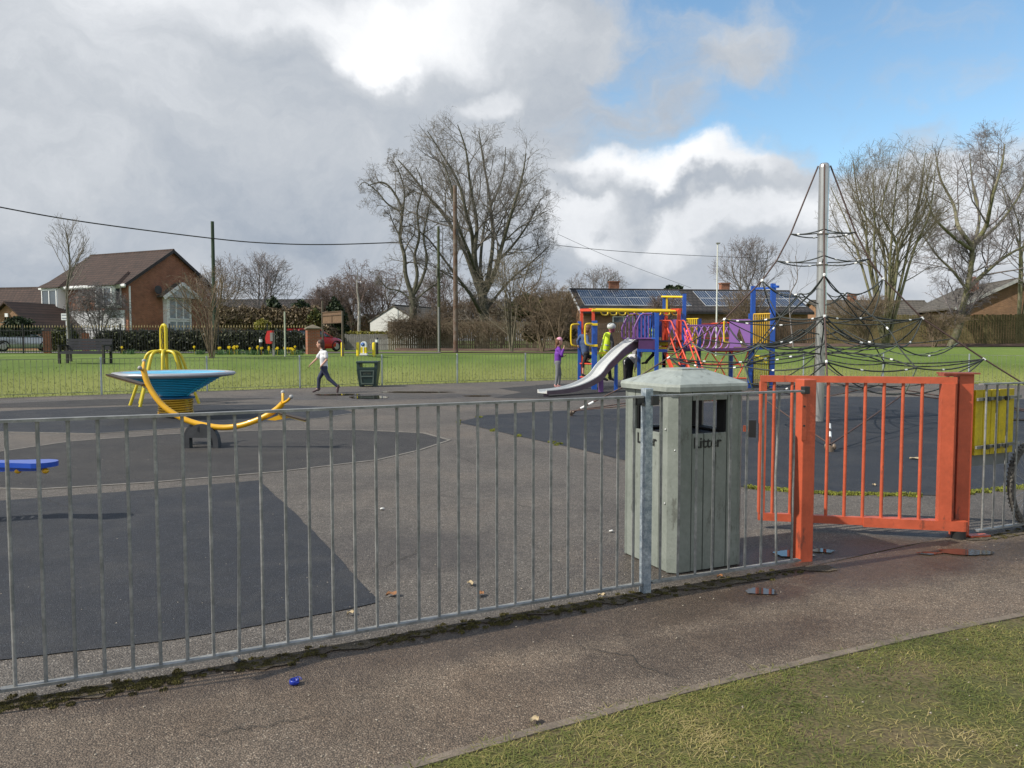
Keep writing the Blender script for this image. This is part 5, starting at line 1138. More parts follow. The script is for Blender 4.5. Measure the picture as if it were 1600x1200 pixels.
person('person in white top and black trousers bending down beneath the play tower', 25.6,
    dict(head=(996.5, 551), neck=(994, 555), sl=(991.5, 557, .16), el=(995, 565, .2), wl=(996, 573, .2), sr=(993, 557.5, -.14), er=(995, 566, -.18), wr=(993, 573, -.2), pelvis=(982, 566),
         kr=(984.5, 580.5, -.1), ar=(985, 592, -.1), tr=(989, 594.5, -.12), kl=(978, 581, .1), al=(977.5, 593, .1), tl=(981.5, 595.5, .1)),
    dict(top=M('white_fleece', (.52, .52, .53), .85, var=.1, vs=8, bump=.4, bs=25), trousers=black, shoe=black), face=(.8, .3, 0), hair=(M('grey_hair', (.25, .24, .24), .7), []), hs=1.6)
T, Q, F = person('child in yellow hi-vis crouched on the play tower, one black boot hanging below', 24.5,
    dict(head=(1019.5, 506), neck=(1018.5, 512.5), sl=(1014, 516, .1), el=(1016, 525, .1), wl=(1022, 530, 0), sr=(1022, 516.5, -.12), er=(1025, 526, -.12), wr=(1024.5, 534, -.2), pelvis=(1019.5, 536.5),
         kr=(1021.5, 553, -.3), ar=(1009.5, 565.5, -.3), tr=(1003.5, 567.5, -.3), kl=(1013, 541, .3), al=(1021, 544, .3), tl=(1024, 543, .3)),
    dict(top=hiv, trousers=black, shoe=black), face=(.6, .7, 0), hair=(hair_b, []), hs=.95)
person('small child in bright pink coat standing on the bridge behind the red stairs', 24.6,
    dict(head=(1073.5, 509), neck=(1073.5, 515), sl=(1069.5, 518, .08), el=(1068, 527, .1), wl=(1071, 533, 0), sr=(1077.5, 518.5, -.1), er=(1080, 527, -.1), wr=(1078, 533, -.15), pelvis=(1074.5, 533.5),
         kr=(1076, 541, -.05), ar=(1076.5, 544.5, -.05), tr=(1079, 544.5, -.15), kl=(1072.5, 541, .05), al=(1072, 544.5, .05), tl=(1070, 544.5, -.05)),
    dict(top=M('pink_coat', (.75, .12, .45), .7), trousers=M('pink_trousers', (.6, .15, .4), .7), shoe=black), face=(.3, -.95, 0), hair=(hair_b, []), hs=.8)
# ================= BICYCLE at right edge =================
bo = Vector((4.18, 6.12, 0)); bd = Vector((.86, .5, 0)).normalized(); T = thing('bicycle', 'bicycle leaning at the right edge, only its knobbly front wheel in the picture', 'bicycle', bo)
Mw = Matrix.Translation(bo+Vector((0, 0, .335))) @ Matrix.Rotation(math.atan2(bd.y, bd.x), 4, 'Z') @ Matrix.Rotation(R(84), 4, 'X')
def circ(r_, n=48): return [Mw @ Vector((r_*math.cos(a), r_*math.sin(a), 0)) for a in np.linspace(0, 2*math.pi, n+1)]
wroot = None
b_ = MB(); b_.tube(circ(.300), .013, 6, caps=False); wroot = b_.build('wheel', M('alloy_rim', (.35, .35, .35), .3, .8), T)
b_ = MB(); b_.tube(circ(.322), .026, 10, caps=False)
for i in range(64):
    a = 2*math.pi*i/64
    for z in (-.014, .014): b_.box(Mw @ Vector((.346*math.cos(a), .346*math.sin(a), z)), (.016, .012, .012), M=(Mw.to_3x3() @ Matrix.Rotation(a, 3, 'Z')))
b_.build('tyre', M('worn_tyre', (.05, .045, .04), .85, var=.5, vs=30, col2=(.16, .15, .13)), wroot)
b_ = MB()
for i in range(28): a = 2*math.pi*i/28; b_.tube([Mw @ Vector((.02*math.cos(a+1), .02*math.sin(a+1), .02*(-1)**i)), Mw @ Vector((.298*math.cos(a), .298*math.sin(a), 0))], .0013, 4, caps=False)
b_.build('spokes', M('spoke', (.6, .6, .6), .3, .8), wroot)
b_ = MB(); b_.tube([Mw @ Vector((0, 0, -.05)), Mw @ Vector((0, 0, .05))], .018, 10); b_.build('hub', MC['alloy_rim'], wroot)
w2 = copy_tree(wroot, parent=T); w2.location = bd*1.05
m_fr = M('bike_frame_black', (.02, .02, .022), .3); up = Vector((0, 0, 1)); c0 = bo+up*.335
for nm, a, b, r_ in (('fork', c0, c0+bd*.16+up*.42, .016), ('down_tube', c0+bd*.15+up*.36, c0+bd*.6-up*.05, .02), ('top_tube', c0+bd*.17+up*.44, c0+bd*.55+up*.38, .018), ('seat_tube', c0+bd*.6-up*.05, c0+bd*.5+up*.5, .018), ('chain_stay', c0+bd*.6-up*.05, c0+bd*1.05, .012), ('seat_stay', c0+bd*.54+up*.36, c0+bd*1.05, .01)):
    b_ = MB(); b_.tube([a, b], r_, 8); b_.build(nm, m_fr, T)
b_ = MB(); nn_ = Vector((-bd.y, bd.x, 0)); b_.tube([c0+bd*.2+up*.5-nn_*.3, c0+bd*.18+up*.52, c0+bd*.2+up*.5+nn_*.3], .013, 8); b_.build('handlebar', m_fr, T)
b_ = MB(); b_.ell(c0+bd*.5+up*.52, (.13, .06, .03)); b_.build('saddle', m_fr, T)
# ================= TREES =================
def segs_mesh(name, p0, p1, r0, r1, mat, parent, sides=3):
    n = len(p0); Mi = np.array(MATW[parent.name].inverted()); 
    p0 = p0 @ Mi[:3, :3].T+Mi[:3, 3]; p1 = p1 @ Mi[:3, :3].T+Mi[:3, 3]
    d = p1-p0; ln = np.linalg.norm(d, axis=1, keepdims=True)+1e-9; d = d/ln
    ref = np.where(np.abs(d[:, 2:3]) < .9, np.array([[0, 0, 1.]]), np.array([[1., 0, 0]]))
    u = np.cross(d, ref); u /= np.linalg.norm(u, axis=1, keepdims=True); w = np.cross(d, u)
    V = np.empty((n, 2*sides, 3)); p1 = p1+d*np.minimum(r1, .01)[:, None]
    for j in range(sides):
        a = 2*math.pi*j/sides; o_ = u*math.cos(a)+w*math.sin(a)
        V[:, j] = p0+o_*r0[:, None]; V[:, sides+j] = p1+o_*r1[:, None]
    k = np.arange(n)[:, None]*2*sides
    F = np.stack([np.concatenate([k+j, k+(j+1) % sides, k+sides+(j+1) % sides, k+sides+j], 1) for j in range(sides)], 1)
    me = bpy.data.meshes.new(name); me.vertices.add(n*2*sides); me.vertices.foreach_set('co', V.ravel())
    nf = n*sides; me.loops.add(nf*4); me.loops.foreach_set('vertex_index', F.ravel()); me.polygons.add(nf); me.polygons.foreach_set('loop_start', np.arange(nf)*4)
    me.polygons.foreach_set('use_smooth', np.ones(nf, bool)); me.update(calc_edges=True); me.materials.append(mat)
    o = link(bpy.data.objects.new(name, me)); o.parent = parent; return o
def grow(P0, D0, LN, R0, k, wander, up, rng, rtip=.3):
    n = len(P0); Pt = np.empty((n, k+1, 3)); Rr = np.empty((n, k+1)); Pt[:, 0] = P0; d = D0.copy()
    for s in range(k):
        d = d+rng.normal(0, wander, d.shape); d[:, 2] += up; d /= np.linalg.norm(d, axis=1, keepdims=True); Pt[:, s+1] = Pt[:, s]+d*(LN/k)[:, None]
    for s in range(k+1): Rr[:, s] = R0*(1-(1-rtip)*s/k)
    return Pt, Rr
def bare_tree(name, label, base, limbs, levels, rng_seed, m_tr, m_cr, env=None, group=None, split=1, rmin=.006, cat='tree'):
    """limbs: list of (points, r0, r1); levels: (children, length, angle, wander, up, k)"""
    rng = np.random.default_rng(rng_seed)
    T = thing(name, label, cat, base, 0, group)
    trunk = []; crown = []
    K = 10; LP = []; LR = []
    for pts, r0, r1 in limbs:
        c = curve(pts, 6); c = np.array([tuple(v) for v in c]); idx = np.linspace(0, len(c)-1, K+1); i0 = idx.astype(int); i1 = np.minimum(i0+1, len(c)-1); f = (idx-i0)[:, None]
        q = c[i0]*(1-f)+c[i1]*f; LP.append(q); LR.append(np.linspace(r0, r1, K+1))
        mb_r = np.linspace(r0, r1, len(c)); 
        trunk.append((c[:-1], c[1:], mb_r[:-1], mb_r[1:]))
    Pt = np.array(LP); Rr = np.array(LR); L0 = np.linalg.norm(np.diff(Pt, axis=1), axis=2).sum(1)
    for li, lv in enumerate(levels):
        nc, lr, ang, wand, up, k = lv[:6]; tmin = lv[6] if len(lv) > 6 else .2
        N_ = len(Pt); kk = Pt.shape[1]-1
        t = (tmin+(1-tmin)*(np.arange(nc)[None, :]+rng.random((N_, nc)))/nc)
        s = t*kk; i0 = np.minimum(s.astype(int), kk-1); f = (s-i0)[..., None]; ar = np.arange(N_)[:, None]
        pos = Pt[ar, i0]*(1-f)+Pt[ar, i0+1]*f; dr = Pt[ar, i0+1]-Pt[ar, i0]; dr /= np.linalg.norm(dr, axis=2, keepdims=True)+1e-9
        rad = Rr[ar, i0]*(1-f[..., 0])+Rr[ar, i0+1]*f[..., 0]
        pos = pos.reshape(-1, 3); dr = dr.reshape(-1, 3); rad = rad.ravel()
        rnd = rng.normal(0, 1, pos.shape); per = rnd-dr*(rnd*dr).sum(1, keepdims=True); per /= np.linalg.norm(per, axis=1, keepdims=True)
        a = R(ang)*(.7+.6*rng.random(len(pos)))[:, None]; d = dr*np.cos(a)+per*np.sin(a)
        ln = np.repeat(L0, nc)*lr*(1.15-.55*t.ravel())*(.6+.8*rng.random(len(pos))) if lr < 1.5 else np.full(len(pos), 1.)
        if li >= 1: ln = np.minimum(ln, 4)
        r0 = np.maximum(rmin, rad*(.55 if li else .5)); r0 = np.minimum(r0, .028*np.maximum(ln, .15)+.004)
        Pt, Rr = grow(pos, d, ln, r0, k, wand, up, rng); L0 = ln
        Rr = np.maximum(Rr, rmin*.7)
        if env is not None:
            c, rr_ = np.array(env[0]), np.array(env[1]); q = (Pt-c)/rr_; q[..., 2] = np.where(q[..., 2] < 0, q[..., 2]*.8, q[..., 2]); inside = (q**2).sum(2) < (1+rng.normal(0, .10, (len(Pt), 1)))
            keep = inside[:, 0]; Pt = Pt[keep]; Rr = Rr[keep]; L0 = L0[keep]; inside = inside[keep]
        else: inside = np.ones(Pt.shape[:2], bool)
        ok = (inside[:, :-1] & inside[:, 1:]); p0 = Pt[:, :-1][ok]; p1 = Pt[:, 1:][ok]; a0 = Rr[:, :-1][ok]; a1 = Rr[:, 1:][ok]
        (trunk if li < split-0 and li == 0 and split > 1 else crown).append((p0, p1, a0, a1))
    tr = [np.concatenate([x[i] for x in trunk]) for i in range(4)]; cr_ = [np.concatenate([x[i] for x in crown]) for i in range(4)]
    segs_mesh('trunk', *tr, m_tr, T, 7); segs_mesh('crown', *cr_, m_cr, T, 3); return T
bark = M('grey_green_bark', (.055, .055, .035), .9, var=.35, vs=5, bump=.5, bs=20, col2=(.12, .11, .085)); twig = M('dark_twig', (.165, .145, .125), .9, var=.2)
twig_r = M('reddish_twig', (.145, .105, .092), .9, var=.2); twig_t = M('tan_twig', (.17, .125, .085), .9, var=.25); bark2 = M('mossy_bark', (.12, .12, .05), .9, var=.35, vs=3, col2=(.20, .18, .13)); twig_g = M('greenish_twig', (.175, .15, .11), .9, var=.25)
twig_b = M('brown_twig', (.135, .10, .07), .9, var=.25); twig_far = M('far_twig', (.20, .175, .175), .9, var=.2)
def limbpx(Y, L_, r0, r1): return ([P(p[0], p[1], Y+(p[2] if len(p) > 2 else 0)) for p in L_], r0, r1)
# big tree B
Y = 58; gz = lambda x, y: TZ(x, y)
base = Vector((P(755, 520, Y).x, Y, gz(-2, Y)))
limbs = [limbpx(Y, [(757, 548), (757, 500), (754, 462), (748, 430)], 0.409, 0.294), limbpx(Y, [(754, 470), (740, 430, 1), (725, 390, 1), (700, 345, 2), (668, 305, 2), (640, 270, 2), (622, 250, 2)], 0.224, 0.042),
         limbpx(Y, [(752, 450), (742, 420), (738, 370, -1), (728, 330, -2), (716, 285, -2), (690, 240, -2), (668, 205, -2)], 0.211, 0.035), limbpx(Y, [(750, 445), (742, 400, -1), (745, 350, -1), (735, 290, -1), (728, 235, -1), (715, 195, -1)], 0.198, 0.035),
         limbpx(Y, [(757, 455), (766, 415), (770, 370, 2), (765, 310, 3), (755, 250, 3), (748, 205, 3)], 0.198, 0.035), limbpx(Y, [(757, 460), (775, 420, -1), (784, 385, -1), (800, 330, -2), (815, 280, -2), (822, 240, -2)], 0.218, 0.035),
         limbpx(Y, [(775, 410), (800, 385, 2), (825, 350, 2), (845, 310, 2)], 0.132, 0.028), limbpx(Y, [(752, 490), (735, 460, -2), (712, 430, -3), (690, 400, -3), (668, 372, -3), (640, 350, -3)], 0.145, 0.028), limbpx(Y, [(762, 480), (795, 440, 2), (830, 410, 3), (858, 385, 3)], 0.119, 0.028),
         limbpx(Y, [(750, 440), (752, 390, 3), (760, 340, 5), (785, 280, 6), (790, 230, 6)], 0.145, 0.028), limbpx(Y, [(748, 440), (735, 400, -3), (715, 350, -5), (705, 290, -6), (690, 250, -6)], 0.145, 0.028)]
cB = P(742, 340, Y)
bare_tree('bare_tree', 'big bare spreading tree in the middle, behind the tall wooden pole', base, limbs, [(12, .42, 44, .16, .05, 6, .22), (9, .5, 40, .2, .05, 5), (6, .5, 38, .22, .04, 4), (5, .5, 36, .25, .03, 3)], 11, bark, twig, env=((cB.x, Y, cB.z), (6.6*1.03, 6.5, 7.8)), rmin=.0065, cat='tree')
# twisted tree A
Y = 54; base = Vector((P(645, 520, Y).x, Y, gz(-7, Y)))
limbs = [limbpx(Y, [(644, 512), (646, 480), (644, 462)], 0.297, 0.231), limbpx(Y, [(645, 465), (634, 430), (632, 400), (625, 370), (628, 330), (615, 300), (598, 285), (575, 290)], 0.172, 0.035), limbpx(Y, [(645, 462), (652, 430), (648, 400), (655, 370), (652, 330), (660, 290), (650, 262)], 0.145, 0.028),
         limbpx(Y, [(645, 462), (660, 435), (667, 405), (662, 370), (668, 335), (675, 300)], 0.132, 0.028), limbpx(Y, [(628, 340), (632, 300), (622, 265), (612, 250)], 0.079, 0.021), limbpx(Y, [(645, 470), (625, 455), (605, 450), (590, 432)], 0.079, 0.021), limbpx(Y, [(648, 470), (665, 455), (685, 440), (695, 420)], 0.079, 0.021),
         limbpx(Y, [(628, 375), (615, 350), (608, 330)], 0.066, 0.021), limbpx(Y, [(625, 330), (605, 318), (590, 300), (570, 285), (560, 292)], 0.066, 0.021)]
bare_tree('bare_tree', 'bare twisted tree with two crooked stems, left of the big middle tree', base, limbs, [(11, .32, 55, .3, .03, 5), (7, .5, 45, .32, .02, 4), (5, .5, 42, .33, .0, 3), (4, .6, 40, .3, -.02, 2)], 5, bark, twig, env=((P(635, 360, Y).x, Y, P(635, 360, Y).z), (4.0, 3.4, 5.9)), rmin=.0065)
# thin scrub tree (800..)
def simple_tree(label, px, ytop, ybase, Y, spread, seed, mtr, mcr, stems=1, lv=None, r=.12, rmin=.010, group=None, name='bare_tree', cat='tree', low=.25, envpx=None, zb=None, up=.05, fan=.75):
    zb = TZ(P(px, 540, Y).x, Y) if zb is None else zb; b = Vector((P(px, 540, Y).x, Y, zb)); ht = P(px, ytop, Y).z-zb; sp = spread*Y/FPX/2; rr = random.Random(seed); limbs = []
    for i in range(stems):
        a = 6.283*i/max(1, stems)+rr.random(); f = (0 if stems == 1 else fan*rr.uniform(.15, 1)); top = b+Vector((sp*f*math.cos(a), sp*f*math.sin(a)*.7, ht*rr.uniform(.78, .97)))
        m_ = b.lerp(top, .45)+Vector((rr.uniform(-.05, .05)*ht-sp*f*math.cos(a)*.15, 0, .06*ht)); m2 = b.lerp(top, .75)+Vector((rr.uniform(-.04, .04)*ht, rr.uniform(-.04, .04)*ht, 0))
        limbs.append(([b+Vector((rr.uniform(-.1, .1) if stems > 1 else 0, 0, -.1)), m_, m2, top], r*(1 if stems == 1 else .7), .02))
    lv = lv or [(12, .42, 40, .12, up, 5, low), (7, .5, 38, .15, up, 4), (5, .5, 36, .2, up, 3)]
    env = ((b.x, Y, zb+ht*.56), (sp*1.05, sp*1.0, ht*.47)) if envpx is None else envpx
    return bare_tree(name, label, b, limbs, lv, seed, mtr, mcr, env=env, group=group, rmin=rmin, cat=cat)
simple_tree('slender bare young tree standing just behind the dark park bench', 110, 338, 555, 29.6, 84, 3, bark, twig, r=.06, rmin=.005, low=.3, lv=[(22, .36, 32, .07, .09, 5, .28), (8, .42, 32, .1, .08, 4), (3, .4, 32, .1, .05, 2)])
bw = simple_tree('wide bare shrub of many stems, left of the red dog-waste box', 330, 418, 553, 33.5, 150, 7, twig_t, twig_t, stems=12, r=.032, rmin=.005, low=.12, up=.03, fan=1.0, name='bare_shrub', cat='shrub', lv=[(7, .42, 45, .18, .02, 5, .15), (5, .5, 42, .2, .02, 4), (3, .5, 40, .2, .0, 3)])
simple_tree('fan-shaped bare tree behind the railings, between green pole and evergreens', 415, 398, 520, 62, 120, 9, twig_far, twig_far, stems=5, r=.12, rmin=.012, low=.15, name='bare_tree')
simple_tree('small bare tree touching the right side of the brick house', 355, 400, 520, 60, 90, 19, twig_far, twig_far, stems=4, r=.10, rmin=.012, low=.15)
wv_ = [(10, .45, 50, .15, .02, 5, .3), (7, .5, 50, .15, -.10, 5), (6, .55, 50, .12, -.22, 4)]
simple_tree('reddish weeping birch left of the white gable', 560, 408, 535, 66, 130, 21, M('birch_bark', (.30, .28, .25), .8, var=.5, vs=4), twig_r, r=.16, rmin=.012, lv=wv_)
simple_tree('reddish-brown bare tree left of the weeping birch', 527, 430, 535, 72, 100, 22, twig_b, twig_r, stems=3, r=.14, rmin=.013)
simple_tree('reddish-brown bare tree right of the weeping birch, above the white gable', 604, 412, 540, 74, 110, 23, twig_b, twig_r, stems=3, r=.14, rmin=.013, lv=wv_)
simple_tree('brown bare tree between the wooden poles, low behind the fence', 690, 425, 545, 76, 120, 24, twig_b, twig_r, stems=4, r=.12, rmin=.013)
simple_tree('bare scrub tree standing before the wooden fence, right of the tall pole', 800, 392, 548, 49, 150, 25, twig_g, twig_g, stems=7, r=.08, rmin=.008, low=.1, lv=[(11, .42, 45, .2, .03, 5, .1), (6, .5, 42, .22, .02, 4), (4, .5, 40, .25, .0, 3)])
simple_tree('pale bare scrub tree leaning right, left of the solar bungalow', 848, 440, 548, 48, 120, 26, twig_t, twig_t, stems=7, r=.07, rmin=.008, low=.08)
simple_tree('bare scrub with tangled grey twigs behind the purple-hoodie girl', 873, 455, 548, 46, 90, 27, twig_t, twig_t, stems=6, r=.06, rmin=.008, low=.08)
simple_tree('rounded bare treetop behind the solar bungalow chimney', 933, 418, 520, 80, 110, 28, twig_far, twig_far, stems=4, r=.12, rmin=.014)
simple_tree('round bare treetop behind the bungalow, right of the white lamp post', 1165, 374, 520, 76, 125, 29, twig, twig_far, stems=5, r=.16, rmin=.014)
simple_tree('thin pale sapling just left of the climbing mast', 1240, 372, 546, 44, 60, 30, twig_far, twig_far, r=.045, rmin=.006, low=.2, lv=[(9, .34, 40, .12, .05, 5, .2), (5, .5, 38, .15, .03, 3)])
simple_tree('dense fine-twigged shrub before the solar bungalow, right half', 1165, 455, 545, 50, 130, 31, twig_t, twig_t, stems=9, r=.04, rmin=.007, low=.1, name='bare_shrub', cat='shrub')
simple_tree('reddish shrub before the solar bungalow, above the red arch', 1035, 462, 545, 50, 110, 32, twig_r, twig_r, stems=7, r=.04, rmin=.007, low=.2, name='bare_shrub', cat='shrub')
simple_tree('many-stemmed tall bare tree right of the climbing mast', 1385, 222, 548, 42, 225, 33, bark2, twig_g, stems=13, r=.12, rmin=.0065, low=.22, up=.05, fan=1.25, lv=[(13, .36, 46, .12, .05, 5, .22), (7, .5, 42, .16, .04, 4), (5, .5, 38, .2, .03, 3)])
simple_tree('low tangled shrub at the foot of the many-stemmed tree', 1350, 462, 548, 41, 150, 34, twig_t, twig_t, stems=10, r=.05, rmin=.007, low=.05, name='bare_shrub', cat='shrub')
simple_tree('low tangled shrub before the mossy fence at the right', 1460, 490, 546, 42, 130, 35, twig_t, twig_t, stems=8, r=.04, rmin=.007, low=.05, name='bare_shrub', cat='shrub')
Y = 47; limbs = [limbpx(Y, [(1484, 545), (1498, 512), (1505, 480), (1512, 450)], .24, .17), limbpx(Y, [(1512, 450), (1518, 410), (1520, 380)], .17, .13), limbpx(Y, [(1520, 385), (1498, 355), (1490, 320, 2), (1470, 280, 2), (1462, 240, 2)], .15, .03), limbpx(Y, [(1520, 382), (1540, 355), (1550, 310, -1), (1565, 260, -1), (1570, 225, -1)], .16, .03),
        limbpx(Y, [(1512, 452), (1535, 430), (1565, 405), (1600, 385), (1640, 370)], .15, .03), limbpx(Y, [(1510, 452), (1490, 425), (1465, 400), (1440, 365)], .10, .03), limbpx(Y, [(1519, 395), (1530, 340, 4), (1520, 290, 5), (1515, 240, 5)], .12, .03), limbpx(Y, [(1520, 385), (1560, 350, 3), (1590, 310, 3), (1610, 260, 3)], .12, .03), limbpx(Y, [(1518, 390), (1490, 370, -3), (1460, 340, -3), (1445, 300, -3)], .12, .03)]
bare_tree('bare_tree', 'bare tree with a leaning forked trunk before the right-hand brick bungalow', Vector((P(1498, 540, Y).x, Y, 1.1)), limbs, [(13, .6, 44, .15, .05, 5), (9, .5, 40, .18, .04, 4), (6, .5, 38, .2, .03, 3), (4, .55, 36, .2, .02, 2)], 41, bark2, twig_far, env=((P(1540, 330, Y).x, Y, P(1540, 350, Y).z), (5.2, 5, 5.9)), rmin=.007)
simple_tree('bare tree with fine lilac-grey twigs cut by the right picture edge', 1592, 225, 545, 52, 190, 44, bark2, twig_far, stems=5, r=.13, rmin=.0075, low=.25, fan=.9, lv=[(12, .4, 42, .14, .05, 5, .25), (8, .5, 38, .18, .03, 4), (6, .5, 36, .2, .02, 3)])
# weeping bush before the brick house
simple_tree('grey weeping bush covering the front of the brick house', 155, 443, 532, 50, 92, 36, twig_far, M('grey_twig', (.16, .145, .14), .9), stems=6, r=.08, rmin=.010, low=.2, name='bare_shrub', cat='shrub', lv=[(14, .5, 55, .2, .0, 5, .15), (8, .6, 50, .15, -.15, 5), (6, .6, 45, .15, -.25, 4)])
for i, (px, yt, w_, Y_, tx) in enumerate([(705, 470, 90, 62, 'behind the two utility poles'), (745, 462, 80, 64, 'behind the trunk of the big bare tree'), (785, 468, 90, 61, 'right of the big trunk behind the fence'), (870, 462, 90, 62, 'left of the solar bungalow gable'), (835, 455, 80, 66, 'between the big tree and the bungalow')]):
    simple_tree('dense brown thicket '+tx, px, yt, 545, Y_, w_, 60+i, twig_b, twig_b, stems=9, r=.05, rmin=.012, low=.05, name='thicket', cat='shrub', fan=1.0, lv=[(14, .45, 50, .2, .0, 5, .05), (9, .5, 45, .22, .0, 4), (5, .55, 42, .25, 0, 3)])
for i, (px, yt, w_, Y_, tx) in enumerate([(545, 425, 100, 70, 'filling in left of the weeping birch'), (583, 440, 90, 72, 'filling in right of the weeping birch'), (505, 448, 80, 70, 'just left of the noticeboard and conifer'), (665, 440, 90, 74, 'low between the twisted tree and wooden poles')]):
    simple_tree('fine reddish-brown bare tree '+tx, px, yt, 545, Y_, w_, 80+i, twig_r, twig_r, stems=6, r=.09, rmin=.011, low=.1, fan=.9, lv=[(14, .42, 46, .18, .03, 5, .12), (9, .5, 42, .2, .0, 4), (5, .55, 40, .25, -.03, 3)])
# ---- leafy evergreens, hedges ----
def leafy(name, label, cat, ctrs, n, size, mat, seed, base, group=None, trunk=None, crownname='foliage', kind=None):
    rng = np.random.default_rng(seed); T = thing(name, label, cat, base, 0, group)
    if kind: T['kind'] = kind
    if trunk: s = MB(); s.tube([base, Vector(base)+Vector((0, 0, trunk[1]))], [trunk[0], trunk[0]*.6], 8); s.build('trunk', bark, T)
    A = []
    w = np.array([c[1][0]*c[1][1]*c[1][2] for c in ctrs])**.67; w = (w/w.sum()*n).astype(int)
    for (c, r_), k in zip(ctrs, w):
        d = rng.normal(0, 1, (k, 3)); d /= np.linalg.norm(d, axis=1, keepdims=True); q = d*(rng.random((k, 1))**.28)*(1+.14*np.sin(d[:, :1]*7+d[:, 2:]*9))*np.array(r_)+np.array(c); A.append(q)
    Q = np.concatenate(A); k = len(Q); a = rng.normal(0, 1, (k, 3)); a /= np.linalg.norm(a, axis=1, keepdims=True); b = rng.normal(0, 1, (k, 3)); b -= a*(a*b).sum(1, keepdims=True); b /= np.linalg.norm(b, axis=1, keepdims=True)
    s_ = size*(.5+rng.random((k, 1))); V = np.stack([Q-a*s_, Q+b*s_*.5, Q+a*s_, Q-b*s_*.5], 1)-np.array(base)
    me = bpy.data.meshes.new(crownname); me.vertices.add(k*4); me.vertices.foreach_set('co', V.ravel()); me.loops.add(k*4); me.loops.foreach_set('vertex_index', np.arange(k*4)); me.polygons.add(k); me.polygons.foreach_set('loop_start', np.arange(k)*4)
    me.update(calc_edges=True); at_ = me.attributes.new('hue', 'FLOAT', 'POINT'); at_.data.foreach_set('value', np.repeat(rng.random(k), 4).astype(np.float32)); me.materials.append(mat)
    o = link(bpy.data.objects.new(crownname, me)); o.parent = T; return T
ev = blade_mat('dark_evergreen', [(0, (.012, .022, .012)), (.6, (.028, .045, .02)), (1, (.06, .08, .03))]); evg = blade_mat('olive_evergreen', [(0, (.03, .04, .012)), (.6, (.07, .085, .022)), (1, (.15, .15, .04))])
hedge = blade_mat('yellow_hedge', [(0, (.10, .10, .02)), (.6, (.24, .22, .045)), (1, (.40, .36, .08))]); brn = blade_mat('brown_hedge', [(0, (.07, .05, .03)), (.6, (.14, .105, .065)), (1, (.24, .18, .11))]); hdark = blade_mat('black_green_hedge', [(0, (.014, .018, .012)), (.6, (.034, .040, .024)), (1, (.10, .11, .05))])
def blobpx(px, py, Y, rx, ry, rd=None): c = P(px, py, Y); return (tuple(c), (rx*Y/FPX, (rd or rx)*Y/FPX, ry*Y/FPX))
def bs_(px, Y): x = P(px, 540, Y).x; return (x, Y, TZ(x, Y))
leafy('conifer', 'dark narrow conifer just behind the wooden noticeboard', 'tree', [blobpx(525, 500, 58, 17, 28), blobpx(524, 488, 58, 12, 22), blobpx(532, 518, 58, 14, 20), blobpx(518, 520, 58, 12, 18)], 5000, .14, ev, 1, bs_(525, 58), trunk=(.12, 1.2))
leafy('evergreen', 'dark pointed evergreen behind the railings, left of the two', 'tree', [blobpx(428, 490, 58, 13, 26), blobpx(425, 500, 58, 16, 20)], 4000, .14, ev, 2, bs_(428, 58), trunk=(.12, 1.2))
leafy('evergreen', 'dark bushy evergreen just left of the noticeboard, behind the railings', 'tree', [blobpx(472, 490, 57, 18, 20), blobpx(466, 500, 57, 20, 18), blobpx(482, 500, 57, 12, 20)], 4500, .14, ev, 3, bs_(472, 57), trunk=(.12, 1.2))
leafy('evergreen', 'olive-green round bush right behind the brick pillar', 'shrub', [blobpx(494, 500, 50, 10, 16), blobpx(488, 502, 50, 8, 12)], 2200, .12, evg, 4, bs_(494, 50))
leafy('evergreen', 'small ochre-green bush behind the railings near the red box', 'shrub', [blobpx(410, 508, 52, 11, 9)], 900, .12, hedge, 5, bs_(410, 52))
leafy('hedge', 'brown leafless hedge sloping down behind the red car', 'hedge', [blobpx(505, 520, 56, 22, 16), blobpx(522, 530, 56, 16, 12), blobpx(490, 512, 56, 18, 14)], 4500, .10, brn, 6, bs_(510, 56))
leafy('hedge', 'clipped yellow-green hedge above the grey fence by the white gable', 'hedge', [blobpx(x, 523.5, 57, 12, 5.5, 10) for x in range(550, 612, 8)], 7000, .08, hedge, 7, bs_(578, 57))
leafy('hedge', 'long brown leafless hedge behind the railings, under the fan-shaped tree', 'hedge', [blobpx(x, 497+3*math.sin(x), 56, 22, 17, 14) for x in range(350, 500, 16)], 14000, .11, brn, 8, bs_(420, 56))
leafy('hedge', 'dark green clipped hedge directly behind the black railings', 'hedge', [blobpx(x, 532+1.5*math.sin(x*.3), 43.5, 18, 16, 14) for x in list(range(168, 470, 14))], 26000, .09, hdark, 9, bs_(320, 43.5))
leafy('hedge', 'dark ivy hedge behind the bench, left of the long dark hedge', 'hedge', [blobpx(x, 530, 43.6, 9, 17, 10) for x in (88, 96, 104, 112)], 3500, .09, evg, 10, bs_(100, 43.6))
leafy('hedge', 'rounded dark green bush above the silver car at the far left', 'shrub', [blobpx(28, 505, 46, 20, 10), blobpx(20, 516, 46, 26, 9), blobpx(48, 516, 46, 16, 7)], 3500, .09, ev, 11, bs_(28, 46))
leafy('conifer', 'dark conifer crown rising behind the bungalow ridge', 'tree', [blobpx(1052, 456, 75, 12, 8), blobpx(1046, 452, 75, 7, 6), blobpx(1060, 450, 75, 6, 4)], 1500, .16, ev, 12, bs_(1052, 75), trunk=(.2, 3))
leafy('evergreen', 'dark ivy-covered bush left of the solar bungalow, behind the fence', 'shrub', [blobpx(822, 478, 57, 22, 18), blobpx(846, 482, 57, 20, 16), blobpx(806, 486, 57, 16, 16)], 5500, .14, evg, 13, bs_(825, 57), trunk=(.1, 1))
